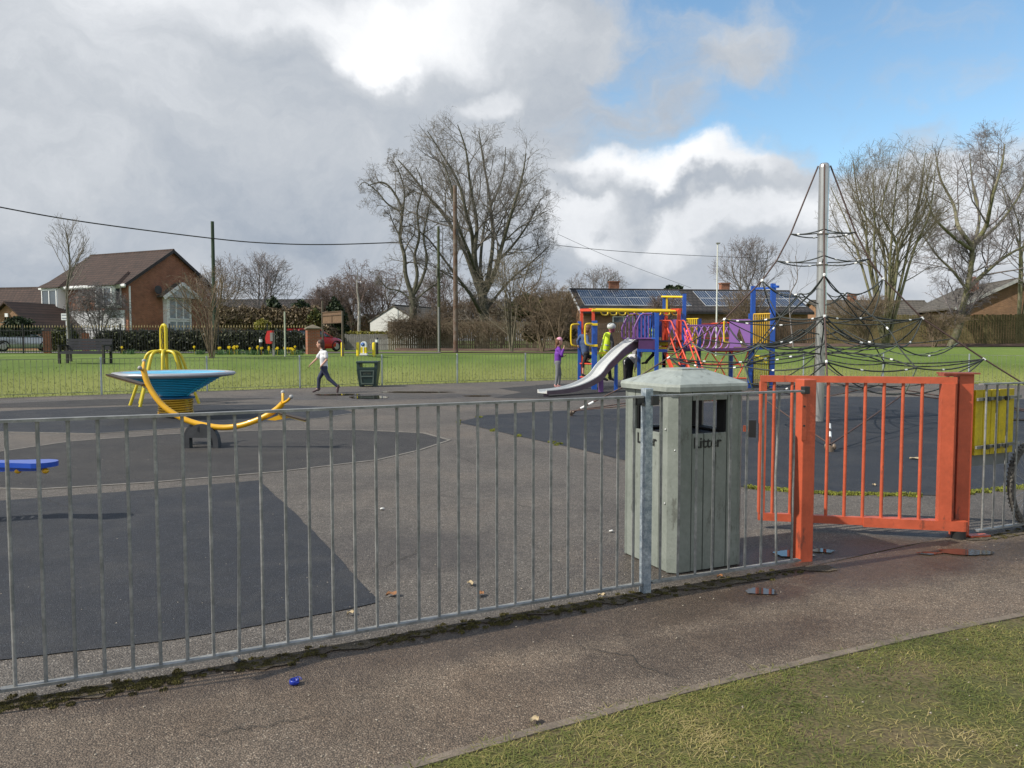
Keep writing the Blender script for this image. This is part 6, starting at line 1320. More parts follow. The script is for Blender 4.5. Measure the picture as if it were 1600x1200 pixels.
leafy('hedge', 'mass of brown scrub before the wooden fence left of the play structure', 'shrub', [blobpx(x, y, 51, 20, 14, 12) for x, y in ((835, 520), (860, 512), (882, 520), (876, 500), (850, 498))], 9000, .09, brn, 14, bs_(860, 51))
# dead creeper draped over fence
def creeper(label, x0, x1, y0, y1, Y, n, seed, mat, base):
    rng = np.random.default_rng(seed); T = thing('creeper', label, 'climber', base)
    k = 6; s0 = np.stack([np.array(P(rng.uniform(x0, x1), rng.uniform(y0, (y0+y1)/2), Y+rng.uniform(-.5, .1))) for _ in range(n)])
    D = rng.normal(0, 1, (n, 3)); D /= np.linalg.norm(D, axis=1, keepdims=True); Pt, Rr = grow(s0, D, rng.uniform(.5, 1.6, n), np.full(n, .011), k, .35, -.12, rng)
    Pt[..., 2] = np.maximum(Pt[..., 2], base[2]+.05)
    segs_mesh('stems', Pt[:, :-1].reshape(-1, 3), Pt[:, 1:].reshape(-1, 3), Rr[:, :-1].ravel(), Rr[:, 1:].ravel(), mat, T, 3)
creeper('tangled dead brown creeper covering the left end of the wooden fence', 610, 678, 499, 545, 53.6, 1500, 3, twig_b, bs_(645, 53.6))
creeper('sparse pale creeper on the wooden fence behind the tall wooden pole', 676, 790, 500, 540, 53.7, 500, 4, twig_t, bs_(730, 53.7))
# ================= FENCES, WALLS =================
m_wood = M('weathered_fence_wood', (.12, .095, .06), .9, var=.35, vs=3, col2=(.20, .165, .11), fine=.25, fs=14); m_woodm = M('mossy_fence_wood', (.085, .075, .028), .9, var=.35, vs=1.5, col2=(.15, .12, .05), fine=.3, fs=12); m_wg = M('grey_fence_wood', (.13, .125, .12), .9, var=.3, vs=3, fine=.2, fs=14)
def plank_fence(label, a, b, h, mat, w=.13, gap=.02, seed=1, lat=True, post=2.4, top=0, hf=None):
    a = Vector(a); b = Vector(b); rr = random.Random(seed); L_ = (b-a).length; d = (b-a).normalized(); ang = math.atan2(d.y, d.x); nrm = Vector((-d.y, d.x, 0))
    T = thing('wooden_fence', label, 'fence', (a.x, a.y, TZ(a.x, a.y)), ang); n = int(L_/(w+gap)); s = MB()
    for i in range(n):
        p = a+d*(i*(w+gap)); z = TZ(p.x, p.y); hh = (h if hf is None else hf(i/n))*(1+rr.uniform(-.02, .02)); s.box((p.x, p.y, z+hh/2), (w, .02, hh), ang+rr.uniform(-.03, .03))
    s.build('planks', mat, T); s = MB()
    for z in (.4, h*.8): za = TZ(a.x, a.y); zb_ = TZ(b.x, b.y); s.bar(a+nrm*.04+Vector((0, 0, za+z)), b+nrm*.04+Vector((0, 0, zb_+z)), .04, .08)
    s.build('rails', mat, T)
    for i in range(int(L_/post)+1): p = a+d*min(L_, i*post)+nrm*.06; z = TZ(p.x, p.y); s = MB(); s.box((p.x, p.y, z+h/2+.02), (.1, .1, h+.04), ang); s.build('post', mat, T)
    return T
def xy(px, Y): return Vector((P(px, 540, Y).x, Y, 0))
plank_fence('long brown close-boarded wooden fence behind the tall wooden pole', xy(608, 54), xy(893, 54), 2.02, m_wood, seed=1)
plank_fence('brown wooden fence running behind the play structure, before the solar bungalow', xy(893, 53.5), xy(1290, 51), 1.85, M('dark_fence_wood', (.085, .06, .04), .9, var=.3, vs=3, fine=.25, fs=14), seed=2)
plank_fence('mossy olive wooden fence on the far right before the brick bungalow', xy(1290, 50), xy(1700, 47.5), 1.98, m_woodm, seed=3)
plank_fence('low grey wooden fence under the yellow-green hedge', xy(540, 56), xy(608, 55), 1.15, m_wg, seed=4)
# black railings with gold tips
m_blk = M('black_railing_paint', (.008, .008, .009), .4); m_gold = M('gold_tip', (.42, .33, .16), .45, .2)
Yr = 41; T = thing('iron_railings', 'tall black iron railings with gold spear tips along the left of the field', 'railing', (xy(0, Yr).x, Yr, TZ(-27, Yr)))
x = xy(-40, Yr).x; xe = xy(478, Yr).x; i = 0; zr0 = TZ(-20, Yr); px_ = x
while x < xe:
    x2 = min(x+2.6, xe); s = MB(); s.box((x, Yr, zr0+.8), (.06, .06, 1.6)); s.build('post', m_blk, T)
    s = MB()
    for z in (.12, 1.22): s.box(((x+x2)/2, Yr, zr0+z), (x2-x, .03, .04))
    tp = MB(); q = x+.1
    while q < x2: s.box((q, Yr, zr0+.72), (.02, .02, 1.34)); tp.lathe([(.014, zr0+1.38), (.026, zr0+1.43), (.004, zr0+1.53)], (q, Yr, 0), 4, smooth=False); q += .148
    sp_ = s.build('bars', m_blk, T); tp.build('spear_tips', m_gold, sp_); x = x2
# brick pillar with cap
m_br = brick_mat('red_brick', (.36, .10, .045), (.28, .075, .035), (.25, .20, .15)); m_stone = M('stone_cap', (.15, .13, .09), .9, var=.3, vs=3, bump=.3)
def pillar(px, Y, w, h, label, capm=True):
    b = xy(px, Y); z = TZ(b.x, b.y); T = thing('brick_pillar', label, 'pillar', (b.x, b.y, z), R(24)); c = Vector((b.x, b.y, z))
    s = MB(); s.box(c+Vector((0, 0, h/2-.1)), (w, w, h+.2), R(24)); s.build('shaft', m_br, T)
    if capm:
        s = MB(); s.box(c+Vector((0, 0, h+.03)), (w*1.2, w*1.2, .06), R(24)); Mr = Matrix.Translation(c) @ Matrix.Rotation(R(24+45), 4, 'Z'); s.add([Mr @ Vector((w*.86*math.cos(a), w*.86*math.sin(a), h+.06)) for a in (0, math.pi/2, math.pi, 3*math.pi/2)]+[Mr @ Vector((.05*math.cos(a), .05*math.sin(a), h+.24)) for a in (0, math.pi/2, math.pi, 3*math.pi/2)], [(0, 1, 5, 4), (1, 2, 6, 5), (2, 3, 7, 6), (3, 0, 4, 7), (4, 5, 6, 7)]); s.build('cap', m_stone, T)
    return T
pillar(489, 40, .64, 1.28, 'red brick gate pillar with a wide stone cap, in front of the red car')
pillar(74, 42.2, .36, 1.2, 'narrow brick pillar behind the iron railings, left of the bench', False); pillar(134, 42.6, .36, 1.1, 'narrow brick pillar behind the iron railings, right over the bench', False)
# ================= HOUSES =================
m_brd = brick_mat('house_brick', (.33, .115, .062), (.24, .078, .044), (.26, .17, .12)); m_brt = brick_mat('tan_brick', (.34, .17, .085), (.26, .12, .06), (.26, .2, .14))
m_tile = brick_mat('brown_roof_tiles', (.062, .036, .028), (.045, .027, .021), (.018, .012, .010), w=.34, h=.20, ms=.022, tile=True); m_tileg = brick_mat('grey_roof_tiles', (.12, .105, .085), (.09, .08, .065), (.04, .035, .03), w=.34, h=.18, ms=.02, tile=True)
m_dkt = brick_mat('dark_roof_tiles', (.045, .04, .04), (.035, .03, .03), (.012, .012, .012), w=.34, h=.24, ms=.035, tile=True)
m_wht = M('white_upvc', (.78, .79, .80), .4, var=.04); m_glass = M('window_glass', (.05, .065, .085), .06, var=.3, vs=1, spec=1.0); m_curt = M('net_curtain', (.30, .33, .38), .6, var=.3, vs=3); m_rend = M('white_render', (.60, .60, .58), .8, var=.06); m_pv = M('solar_cell', (.035, .045, .070), .22, 0, var=.2, vs=2, spec=.8); m_pvf = M('solar_frame', (.50, .52, .55), .5, .2); m_gut = M('dark_gutter', (.02, .02, .02), .5)
class House:
    def __init__(s, name, label, loc, rz, cat='house'):
        s.T = thing(name, label, cat, loc, rz); s.M = MATW[s.T.name]; s.rz = rz
    def w(s, x, y, z): return s.M @ Vector((x, y, z))
    def box(s, mb, c, d): return mb.box(s.w(*c), d, s.rz)
    def part(s, nm, boxes, mat, par=None):
        mb = MB()
        for c, d in boxes: s.box(mb, c, d)
        return mb.build(nm, mat, par or s.T)
    def gable(s, L_, W_, ev_, rd, wall, roof, over=.35, th=.12, ovx=.25):
        mb = MB(); a, b = L_/2, W_/2; q = [(-a, -b, -.5), (a, -b, -.5), (a, b, -.5), (-a, b, -.5), (-a, -b, ev_), (a, -b, ev_), (a, b, ev_), (-a, b, ev_), (-a, 0, rd), (a, 0, rd)]
        mb.add([s.w(*v) for v in q], [(0, 1, 5, 4), (2, 3, 7, 6), (1, 2, 6, 9, 5), (3, 0, 4, 8, 7)]); s.wall = mb.build('wall', wall, s.T)
        sl = (rd-ev_)/b; mb = MB(); e = ev_-sl*over; ax = a+ovx; bx = b+over
        for sg in (-1, 1):
            v = [(-ax, sg*bx, e+.02), (ax, sg*bx, e+.02), (ax, 0, rd+.02), (-ax, 0, rd+.02)]; v += [(x, y, z+th) for x, y, z in v]
            mb.add([s.w(*t) for t in v], [(0, 1, 2, 3), (4, 7, 6, 5), (0, 4, 5, 1), (1, 5, 6, 2), (2, 6, 7, 3), (3, 7, 4, 0)])
        s.roof = mb.build('roof', roof, s.T); mb = MB(); mb.tube([s.w(-ax, 0, rd+th+.0), s.w(ax, 0, rd+th+.0)], .09, 8); mb.build('ridge_tiles', roof, s.roof)
    def window(s, x, y, z, w, h, face, nx=2, ny=1, glass=None, f=.07):
        # face: 'x' normal +x, '-y' normal -y
        fr = MB(); gl = MB()
        def bx(u, v, du, dv, o, t):
            if face == 'x': return ((x+o, y+u, z+v), (t, du, dv))
            if face == '-x': return ((x-o, y+u, z+v), (t, du, dv))
            return ((x+u, y-o, z+v), (du, t, dv))
        for i in range(nx+1): s.box(fr, *bx(-w/2+w*i/nx, 0, f, h+f, .03, .08))
        for j in range(ny+1): s.box(fr, *bx(0, -h/2+h*j/ny, w+f, f, .034, .08))
        wi = fr.build('window', m_wht, s.T); s.box(gl, *bx(0, 0, w, h, .01, .03)); gl.build('pane', glass or m_glass, wi); return wi
# two-storey brick house
u_ = Vector((.9, -.43)).normalized(); ang = math.atan2(u_.y, u_.x); v_ = Vector((-u_.y, u_.x)); C0 = Vector((-28.2, 56.7)); Lh, Wh = 9.2, 8.0
ctr = C0-u_*Lh/2+v_*Wh/2; H = House('brick_house', 'two-storey red brick house with brown tiled roof and white gable bay, on the left', (ctr.x, ctr.y, .8), ang)
H.gable(Lh, Wh, 4.95, 7.6, m_brd, m_tile)
H.part('gutter', [((0, -Wh/2-.42, 4.72), (Lh+.6, .12, .14))], m_wht); H.part('fascia', [((0, -Wh/2-.33, 4.70), (Lh+.4, .06, .26))], m_wht)
H.part('downpipe', [((Lh/2+.05, -Wh/2+.15, 2.3), (.09, .09, 4.8))], m_wht)
mb = MB()
for sg in (-1, 1): mb.bar(H.w(Lh/2+.24, sg*(Wh/2+.35), 4.74), H.w(Lh/2+.24, 0, 7.63), .05, .22)
mb.build('bargeboard', M('dark_brown_board', (.03, .02, .018), .6), H.T)
# gable bay: white, small pitched roof
bx0, by = Lh/2, .25; Wb2 = 2.35
H.part('bay', [((bx0+.20, by, 1.95), (.40, Wb2, 4.1))], m_wht)
for (z, h) in ((3.15, 1.55), (1.55, 1.3), (.35, .9)): H.window(bx0+.41, by, z, Wb2-.35, h, 'x', 3, 1, m_curt, .09)
mb = MB()
for sg in (-1, 1):
    v = [(bx0-.02, by+sg*1.75, 3.98), (bx0+.85, by+sg*1.75, 3.98), (bx0+.85, by, 5.12), (bx0-.02, by, 5.12)]; v += [(x, y, z+.09) for x, y, z in v]
    mb.add([H.w(*t) for t in v], [(0, 1, 2, 3), (4, 7, 6, 5), (0, 4, 5, 1), (1, 5, 6, 2), (2, 6, 7, 3), (3, 7, 4, 0)])
mb.build('bay_roof', m_tileg, H.T)
mb = MB()
for sg in (-1, 1): mb.bar(H.w(bx0+.88, by+sg*1.8, 3.92), H.w(bx0+.88, by, 5.10), .06, .26)
mb.build('bay_bargeboard', m_wht, H.T)
mb = MB(); mb.add([H.w(bx0+.8, by-1.5, 4.0), H.w(bx0+.8, by+1.5, 4.0), H.w(bx0+.8, by, 4.98)], [(0, 1, 2)]); mb.build('bay_gable', M('bay_gable_panel', (.42, .45, .48), .5), H.T)
H.window(bx0+.0, -1.95, .25, .75, .9, 'x', 1, 1)
mb = MB(); mb.lathe([(.03, 0), (.2, .03), (.33, .10)], (0, 0, 0), 16, M=Matrix.Rotation(R(90), 3, 'Y')); mb.v = [tuple(H.w(bx0+.25+x, -1.6+y, 4.55+z)) for x, y, z in mb.v]; mb.tube([H.w(bx0, -1.6, 4.5), H.w(bx0+.28, -1.6, 4.5)], .03, 6); mb.build('satellite_dish', M('dish_grey', (.05, .05, .055), .5), H.T)
# front (local -y) white bays
yw = -Wh/2
H.part('front_bay', [((3.0, yw-.35, 3.9), (1.9, .7, 1.6)), ((-3.2, yw-.35, 3.9), (1.9, .7, 1.6))], m_wht)
for xc in (3.0, -3.2): H.window(xc, yw-.71, 3.9, 1.7, 1.3, '-y', 2, 1, m_glass, .08)
H.window(3.96, yw-.35, 3.9, .5, 1.3, 'x', 1, 1, m_glass, .07)
H.part('white_cladding', [((1.2, yw-.05, 1.9), (6.2, .1, 2.1))], M('white_cladding', (.50, .51, .53), .6, var=.1)); H.window(2.6, yw-.11, .9, 2.2, 1.1, '-y', 3, 1)
for xs in ((1.6, 4.45), (-4.6, -1.9)):
    mb = MB(); xm = (xs[0]+xs[1])/2; v = [(xs[0], yw-.95, 4.72), (xs[1], yw-.95, 4.72), (xs[1]-.9, yw+1.0, 5.95), (xs[0]+.9, yw+1.0, 5.95), (xs[0], yw+.1, 4.9), (xs[1], yw+.1, 4.9)]
    mb.add([H.w(*t) for t in v], [(0, 1, 2, 3), (1, 5, 2), (4, 0, 3)]); mb.build('bay_roof', m_tile, H.T)
H.part('porch_roof', [((-4.3, yw-1.0, 2.05), (3.0, 1.6, .10)), ((-4.3, yw-.9, 1.85), (2.5, 1.3, .08))], m_wht); H.part('porch_post', [((-5.3, yw-1.5, .8), (.12, .12, 2.2))], m_wht)
# left bungalow roofs
b = xy(40, 62); H2 = House('bungalow', 'brown-roofed bungalow behind the rounded bush at the far left', (b.x-2.6, b.y+3.5, .8), R(-12)); H2.gable(15, 7.5, 2.4, 5.0, m_brt, m_tile)
b = xy(22, 55); H3 = House('garage', 'small gabled brick garage at the far left below the brown roof', (b.x, b.y+1.5, .8), R(-12)); 
mb = MB(); q = [(-2.6, -1.6, -.5), (2.6, -1.6, -.5), (2.6, 3, -.5), (-2.6, 3, -.5), (-2.6, -1.6, 1.25), (2.6, -1.6, 1.25), (2.6, 3, 1.25), (-2.6, 3, 1.25), (0, -1.6, 3.3), (0, 3, 3.3)]
mb.add([H3.w(*v) for v in q], [(0, 1, 5, 8, 4), (1, 2, 6, 5), (2, 3, 7, 9, 6), (3, 0, 4, 7)]); mb.build('wall', m_brt, H3.T); mb = MB()
for sg in (-1, 1):
    v = [(sg*2.95, -1.9, 1.0), (sg*2.95, 3.3, 1.0), (0, 3.3, 3.35), (0, -1.9, 3.35)]; v += [(x, y, z+.12) for x, y, z in v]; mb.add([H3.w(*t) for t in v], [(0, 1, 2, 3), (4, 7, 6, 5), (0, 4, 5, 1), (1, 5, 6, 2), (2, 6, 7, 3), (3, 7, 4, 0)])
mb.build('roof', m_tile, H3.T); H3.part('floodlight', [((.0, -1.68, 2.5), (.25, .1, .25))], m_wht)
b = xy(-10, 70); H4 = House('bungalow', 'far brown roof peeping out at the left picture edge', (b.x, b.y+3, .8), R(10)); H4.gable(12, 7, 2.4, 4.6, m_brt, m_tile)
# dark long roof behind hedge, white gable, small roof
b = xy(425, 74); H5 = House('bungalow', 'long low dark-roofed building behind the brown hedge', (b.x, b.y+3, .8), R(0)); H5.gable(13, 7, 2.6, 4.6, m_brt, m_dkt)
b = xy(617, 60); H6 = House('white_house', 'white rendered gable end peeping above the creeper-covered fence', (b.x+1.2, b.y+2.6, .8), R(90-25)); H6.gable(6, 4.4, 2.15, 3.3, m_rend, m_tileg, over=.15, ovx=.06)
b = xy(576, 72); H7 = House('bungalow', 'grey-roofed house with white verge just left of the white gable', (b.x, b.y+3, .8), R(84)); H7.gable(6, 5.4, .9, 3.0, m_brt, m_tileg, over=.3); mb = MB()
for sg in (-1, 1): mb.bar(H7.w(-3.3, sg*3.0, .75), H7.w(-3.3, 0, 3.05), .06, .12)
mb.build('verge', m_wht, H7.T)
# solar bungalow
b0 = P(912, 500, 56.5); b1 = P(1262, 500, 59); rz = math.atan2(b1.y-b0.y, b1.x-b0.x); Ls = (Vector((b1.x, b1.y))-Vector((b0.x, b0.y))).length; Ws = 7.0
vv = Vector((-math.sin(rz), math.cos(rz))); cc = Vector(((b0.x+b1.x)/2, (b0.y+b1.y)/2))+vv*Ws/2
H8 = House('bungalow', 'brick bungalow with two rows of solar panels on its dark roof, behind the play structure', (cc.x, cc.y, 1.1), rz); H8.gable(Ls, Ws, 2.62, 4.25, m_brt, m_dkt, over=.4, ovx=.3)
H8.part('gutter', [((0, -Ws/2-.47, 2.42), (Ls+.5, .11, .12))], m_gut); mb = MB()
for sg in (-1, 1): mb.bar(H8.w(-Ls/2-.33, sg*(Ws/2+.45), 2.42), H8.w(-Ls/2-.33, 0, 4.33), .05, .2)
mb.build('bargeboard', m_wht, H8.T); H8.part('chimney', [((-Ls/2+3.35, .4, 4.6), (.75, .5, .9)), ((-Ls/2+3.35, .4, 5.0), (.85, .6, .1))], m_brd, H8.roof); H8.part('chimney', [((Ls/2-5.0, .5, 4.6), (.7, .5, .8)), ((Ls/2-5.0, .5, 4.98), (.8, .6, .1))], m_brd, H8.roof)
sl = (4.25-2.62)/(Ws/2); th = math.atan(sl); per_ = None
def slope_pt(x, t, lift=.19): y = -(Ws/2+.4)*(1-t); z = 2.62-sl*.4+(4.25-2.62+sl*.4)*t; return H8.w(x, y-math.sin(th)*0, z+lift)
for (x0, x1, nx_) in ((-Ls/2+.15, Ls/2-9.1, 9), (Ls/2-8.0, Ls/2+.1, 8)):
    for i in range(nx_):
        for j in range(2):
            xa = x0+(x1-x0)*i/nx_+.02; xb = x0+(x1-x0)*(i+1)/nx_-.02; t0 = .20+.36*j+.008; t1 = .20+.36*(j+1)-.008
            fr = MB(); q = [slope_pt(xa, t0, .17), slope_pt(xb, t0, .17), slope_pt(xb, t1, .17), slope_pt(xa, t1, .17)]; up_ = Vector((0, 0, .04)); fr.add(q+[v+up_ for v in q], [(4, 5, 6, 7), (0, 1, 5, 4), (1, 2, 6, 5), (2, 3, 7, 6), (3, 0, 4, 7)]); fo = fr.build('solar_panel', m_pvf, H8.T)
            gl = MB(); nn = 5
            for c_ in range(nn):
                a_ = xa+(xb-xa)*(c_+.06)/nn; b_2 = xa+(xb-xa)*(c_+.94)/nn; gl.add([slope_pt(a_, t0+.012, .222), slope_pt(b_2, t0+.012, .222), slope_pt(b_2, t1-.012, .222), slope_pt(a_, t1-.012, .222)], [(0, 1, 2, 3)])
            gl.build('solar_cells', m_pv, fo)
H8.window(-Ls/2+3, -Ws/2, 1.6, 1.6, 1.1, '-y', 2, 1); H8.window(Ls/2-4, -Ws/2, 1.6, 1.6, 1.1, '-y', 2, 1)
# middle-right bungalow w/ solar edge
b = xy(1370, 66); H9 = House('bungalow', 'grey-roofed bungalow behind the many-stemmed tree', (b.x, b.y+2, 1.1), R(4)); H9.gable(10, 7, 2.2, 3.75, m_brt, m_tileg); H9.part('chimney', [((-1.4, 0, 4.1), (.6, .5, .8))], m_brd, H9.roof)
b = xy(1395, 62); H9.part('solar_panel', [((-1.5, -1.6, 3.3), (2.6, .9, .06))], m_pv)
# right brick bungalow: gable facing left-front
H10 = House('bungalow', 'brick bungalow at the right edge with a grey tiled roof and wide gable', (37.9, 62.0, 1.15), math.atan2(-.98, -.2)); H10.gable(12, 7.6, 2.85, 4.7, brick_mat('brown_brick', (.26, .13, .07), (.19, .09, .05), (.2, .15, .1)), m_tileg, over=.45, ovx=.3); mb = MB()
for sg in (-1, 1): mb.bar(H10.w(6.33, sg*4.25, 2.66), H10.w(6.33, 0, 4.75), .05, .22)
mb.build('bargeboard', M('grey_verge', (.36, .36, .35), .6), H10.T); H10.part('chimney', [((1.0, -1.2, 4.6), (.6, .6, 1.3)), ((1.0, -1.2, 5.3), (.3, .3, .16))], m_brd, H10.roof)
# ================= POLES, WIRES =================
def pole(px, ytop, Y, w, label, mat, cat='pole', name='utility_pole', extra=None, z0=None):
    b = xy(px, Y); z0 = TZ(b.x, b.y) if z0 is None else z0; zt = P(px, ytop, Y).z; T = thing(name, label, cat, (b.x, b.y, z0)); s = MB(); s.tube([(b.x, b.y, z0-.1), (b.x, b.y, zt)], [w/2, w*.40], 10); s.build('shaft', mat, T); return T, b, z0, zt
m_pole = M('brown_pole_wood', (.10, .055, .035), .85, var=.35, vs=2.5, col2=(.16, .13, .11), fine=.2, fs=20); m_polg = M('green_pole', (.03, .05, .03), .8, var=.2); m_con2 = M('pole_grey', (.22, .22, .21), .7)
T, b, z0, zt = pole(712, 290, 44.5, .30, 'tall brown wooden utility pole standing in the middle of the field edge', m_pole)
s = MB(); s.box((b.x-.45, b.y, P(712, 346, 44.5).z), (.75, .05, .05)); s.build('arm', m_gut, T); s = MB(); s.box((b.x+.12, b.y-.1, P(712, 363, 44.5).z), (.14, .12, .35)); s.build('junction_box', m_gut, T)
T, b, z0, zt = pole(686, 354, 47.5, .20, 'shorter mossy utility pole with pale metal foot, left of the tall brown pole', M('mossy_pole', (.055, .065, .03), .85, var=.3, vs=3))
s = MB(); s.tube([(b.x-.0, b.y-.12, z0), (b.x, b.y-.12, P(686, 480, 47.5).z)], .055, 8); s.build('metal_sleeve', m_con2, T); s = MB(); s.box((b.x-.12, b.y-.1, P(686, 425, 47.5).z), (.1, .12, .5)); s.build('cable_box', m_con2, T)
T, b, z0, zt = pole(336, 346, 55, .28, 'dark green utility pole right beside the brick house', m_polg)
wx0 = P(-60, 312, 46); wx1 = P(336, 372, 55); wx2 = P(640, 378, 60)
def wire(label, pts, r_, kk=8): s = MB(); s.tube(curve(pts, kk), r_, 5); o = s.build('overhead_wire', m_gut, origin=tuple(pts[0])); tag(o, label, 'wire')
wire('thick black overhead cable crossing the left sky to the big trees', [wx0, P(120, 345, 50), P(336, 373, 55), P(430, 380.5, 56.5), P(520, 382, 58), P(640, 378, 60)], .042)
wire('thin black overhead wire right of the big tree toward the mast', [P(858, 382, 60), P(960, 392, 64), P(1080, 399, 70), P(1200, 404, 76)], .022)
wire('thin grey wire dropping from the big tree to the bungalow roof', [P(872, 366, 62), P(960, 405, 66), P(1080, 450, 72)], .014)
T, b, z0, zt = pole(1119, 381, 40, .085, 'thin white lamp post behind the play structure', m_rend, 'lamp post', 'lamp_post'); s = MB(); s.box((b.x+.02, b.y, zt+.03), (.20, .14, .07), bev=.02); s.build('lamp_head', m_con2, T)
# ================= PARK FURNITURE =================
m_bench = M('dark_bench_wood', (.022, .022, .030), .55, var=.25, vs=6); m_bl_ = M('dark_bench_legs', (.02, .018, .014), .7)
bc = P(134, 555, 28.2); zb = TZ(bc.x, 28.2); T = thing('park_bench', 'dark slatted park bench with armrests in front of the black railings', 'bench', (bc.x, 28.2, zb), R(-3))
Mb = MATW[T.name]; wl = lambda x, y, z: Mb @ Vector((x, y, z)); BW = 1.72
for i, sx in enumerate((-1, 1)):
    for yy, h in ((-.26, .66), (.2, .62)): s = MB(); s.box(wl(sx*(BW/2-.03), yy, h/2), (.075, .075, h), R(-3)); s.build('leg', m_bl_, T)
    s = MB(); s.box(wl(sx*(BW/2-.03), -.02, .66), (.08, .6, .04), R(-3)); s.build('armrest', m_bl_, T)
s = MB()
for i in range(4): s.box(wl(0, -.22+i*.12, .44), (BW, .09, .03), R(-3))
s.box(wl(0, -.28, .39), (BW, .03, .08), R(-3)); s.build('seat', m_bench, T); s = MB()
for i in range(4): s.box(wl(0, .2+i*.022, .54+i*.105), (BW, .02, .095), R(-3))
s.build('backrest', m_bench, T)
# sign board on two posts
m_sg = M('board_timber', (.14, .085, .05), .85, var=.25, vs=6); 
pa = xy(504.5, 37.5); pb_ = xy(535.5, 35.5); za = TZ(pa.x, pa.y); ang = math.atan2(pb_.y-pa.y, pb_.x-pa.x); T = thing('noticeboard', 'wooden noticeboard held high between two thin posts, right of the brick pillar', 'sign', ((pa.x+pb_.x)/2, (pa.y+pb_.y)/2, za), ang)
for p, yt, Yq in ((pa, 470, 37.5), (pb_, 486, 35.5)): s = MB(); zz = P(504, yt, Yq).z; s.box((p.x, p.y, (za+zz)/2), (.07, .07, zz-za), ang); s.build('post', M('grey_brown_post', (.11, .09, .07), .85), T)
zc = (P(520, 487, 36.5).z+P(520, 505, 36.5).z)/2; s = MB(); s.box(((pa.x+pb_.x)/2, (pa.y+pb_.y)/2+.02, zc), ((pb_-pa).length-.07, .04, .52), ang); bd_ = s.build('board', m_sg, T)
s = MB()
for dz in (.26, .1, -.26): s.box(((pa.x+pb_.x)/2, (pa.y+pb_.y)/2-.02, zc+dz), ((pb_-pa).length-.07, .05, .04), ang)
s.box(((pa.x+pb_.x)/2, (pa.y+pb_.y)/2-.02, zc-.08), (.04, .05, .34), ang); s.build('frame', M('board_frame', (.10, .06, .038), .85), T)
# pale post, red dog box
T, b, z0, zt = pole(445.5, 487, 36, .085, 'thin pale square post right of the red dog-waste box', M('pale_lichen_post', (.40, .43, .34), .8, var=.2), 'post', 'marker_post')
m_rb = M('red_box_plastic', (.55, .03, .03), .4); bp_ = xy(427.5, 36.5); z0 = TZ(bp_.x, bp_.y); T = thing('waste_box', 'red dog-waste box on a grey post among the daffodils', 'waste bin', (bp_.x, bp_.y, z0)); s = MB(); s.box((bp_.x, bp_.y, z0+.55), (.1, .1, 1.1)); s.build('post', m_con2, T)
zb = P(420, 527, 36.4).z; s = MB(); s.prism([(-.30, -.30), (-.04, -.30), (-.02, .0), (-.02, .32), (-.24, .30), (-.30, .10), (-.34, -.05)], -.16, .16, Matrix.Translation((bp_.x, bp_.y-.02, zb)) @ Matrix.Rotation(R(90), 4, 'X')); s.build('box', m_rb, T, fix=True); s = MB(); s.box((bp_.x-.04, bp_.y-.19, zb+.02), (.12, .02, .4)); s.build('label_plate', m_con2, T)
# small sign near bench
bp_ = xy(105, 42.3); z0 = TZ(bp_.x, bp_.y); T = thing('sign', 'small white notice on a post behind the slender tree', 'sign', (bp_.x, bp_.y, z0)); zz = P(105, 495, 42.3).z; s = MB(); s.box((bp_.x, bp_.y, (z0+zz)/2), (.05, .05, zz-z0)); s.build('post', m_wht, T); s = MB(); s.box((bp_.x-.05, bp_.y-.04, zz), (.40, .02, .36)); s.build('board', m_wht, T)
s = MB()
for dz in (.09, -.08): s.box((bp_.x-.05, bp_.y-.053, zz+dz), (.32, .006, .05))
s.build('print', M('sign_print', (.18, .2, .25), .6), T)
# bollards
m_by = M('bollard_yellow', (.75, .58, .01), .4)
def byel(px, Y, label):
    b = xy(px, Y); z = TZ(b.x, b.y); s = MB(); s.lathe([(.075, -.05), (.075, .62), (.06, .66), (0, .67)], (b.x, b.y, z), 14); T = s.build('bollard', m_by, origin=(b.x, b.y, z)); tag(T, label, 'bollard', 'yellow bollards by the drive'); return T
byel(535, 37, 'yellow bollard directly under the right post of the noticeboard'); byel(559, 37.5, 'yellow bollard just left of the white traffic bollard'); byel(584, 37.5, 'yellow bollard just right of the white traffic bollard')
def pb2(px, Y, label):
    b = xy(px, Y); z = TZ(b.x, b.y); T = thing('bollard', label, 'bollard', (b.x, b.y, z)); s = MB(); s.lathe([(.075, -.02), (.07, .8), (.05, .86), (0, .87)], (b.x, b.y, z), 14); s.build('shaft', m_blk, T); s = MB(); s.lathe([(.077, .62), (.077, .76)], (b.x, b.y, z), 14); s.build('reflector_band', m_wht, T)
pb2(589, 40, 'black bollard with a white band, right of the yellow ones'); pb2(407.5, 38, 'black bollard with a white band, left of the red dog-waste box')
bp_ = xy(568.5, 38.5); z = TZ(bp_.x, bp_.y); T = thing('traffic_bollard', 'white and yellow illuminated-type traffic bollard with blue arrow disc', 'bollard', (bp_.x, bp_.y, z)); c = Vector((bp_.x, bp_.y, z))
def rr_prism(s, w, d, z0, z1, w2=None): w2 = w2 or w; s.add([c+Vector((x*w/2, y*d/2, z0)) for x, y in ((-1, -1), (1, -1), (1, 1), (-1, 1))]+[c+Vector((x*w2/2, y*d/2, z1)) for x, y in ((-1, -1), (1, -1), (1, 1), (-1, 1))], [(0, 1, 5, 4), (1, 2, 6, 5), (2, 3, 7, 6), (3, 0, 4, 7), (4, 5, 6, 7), (3, 2, 1, 0)])
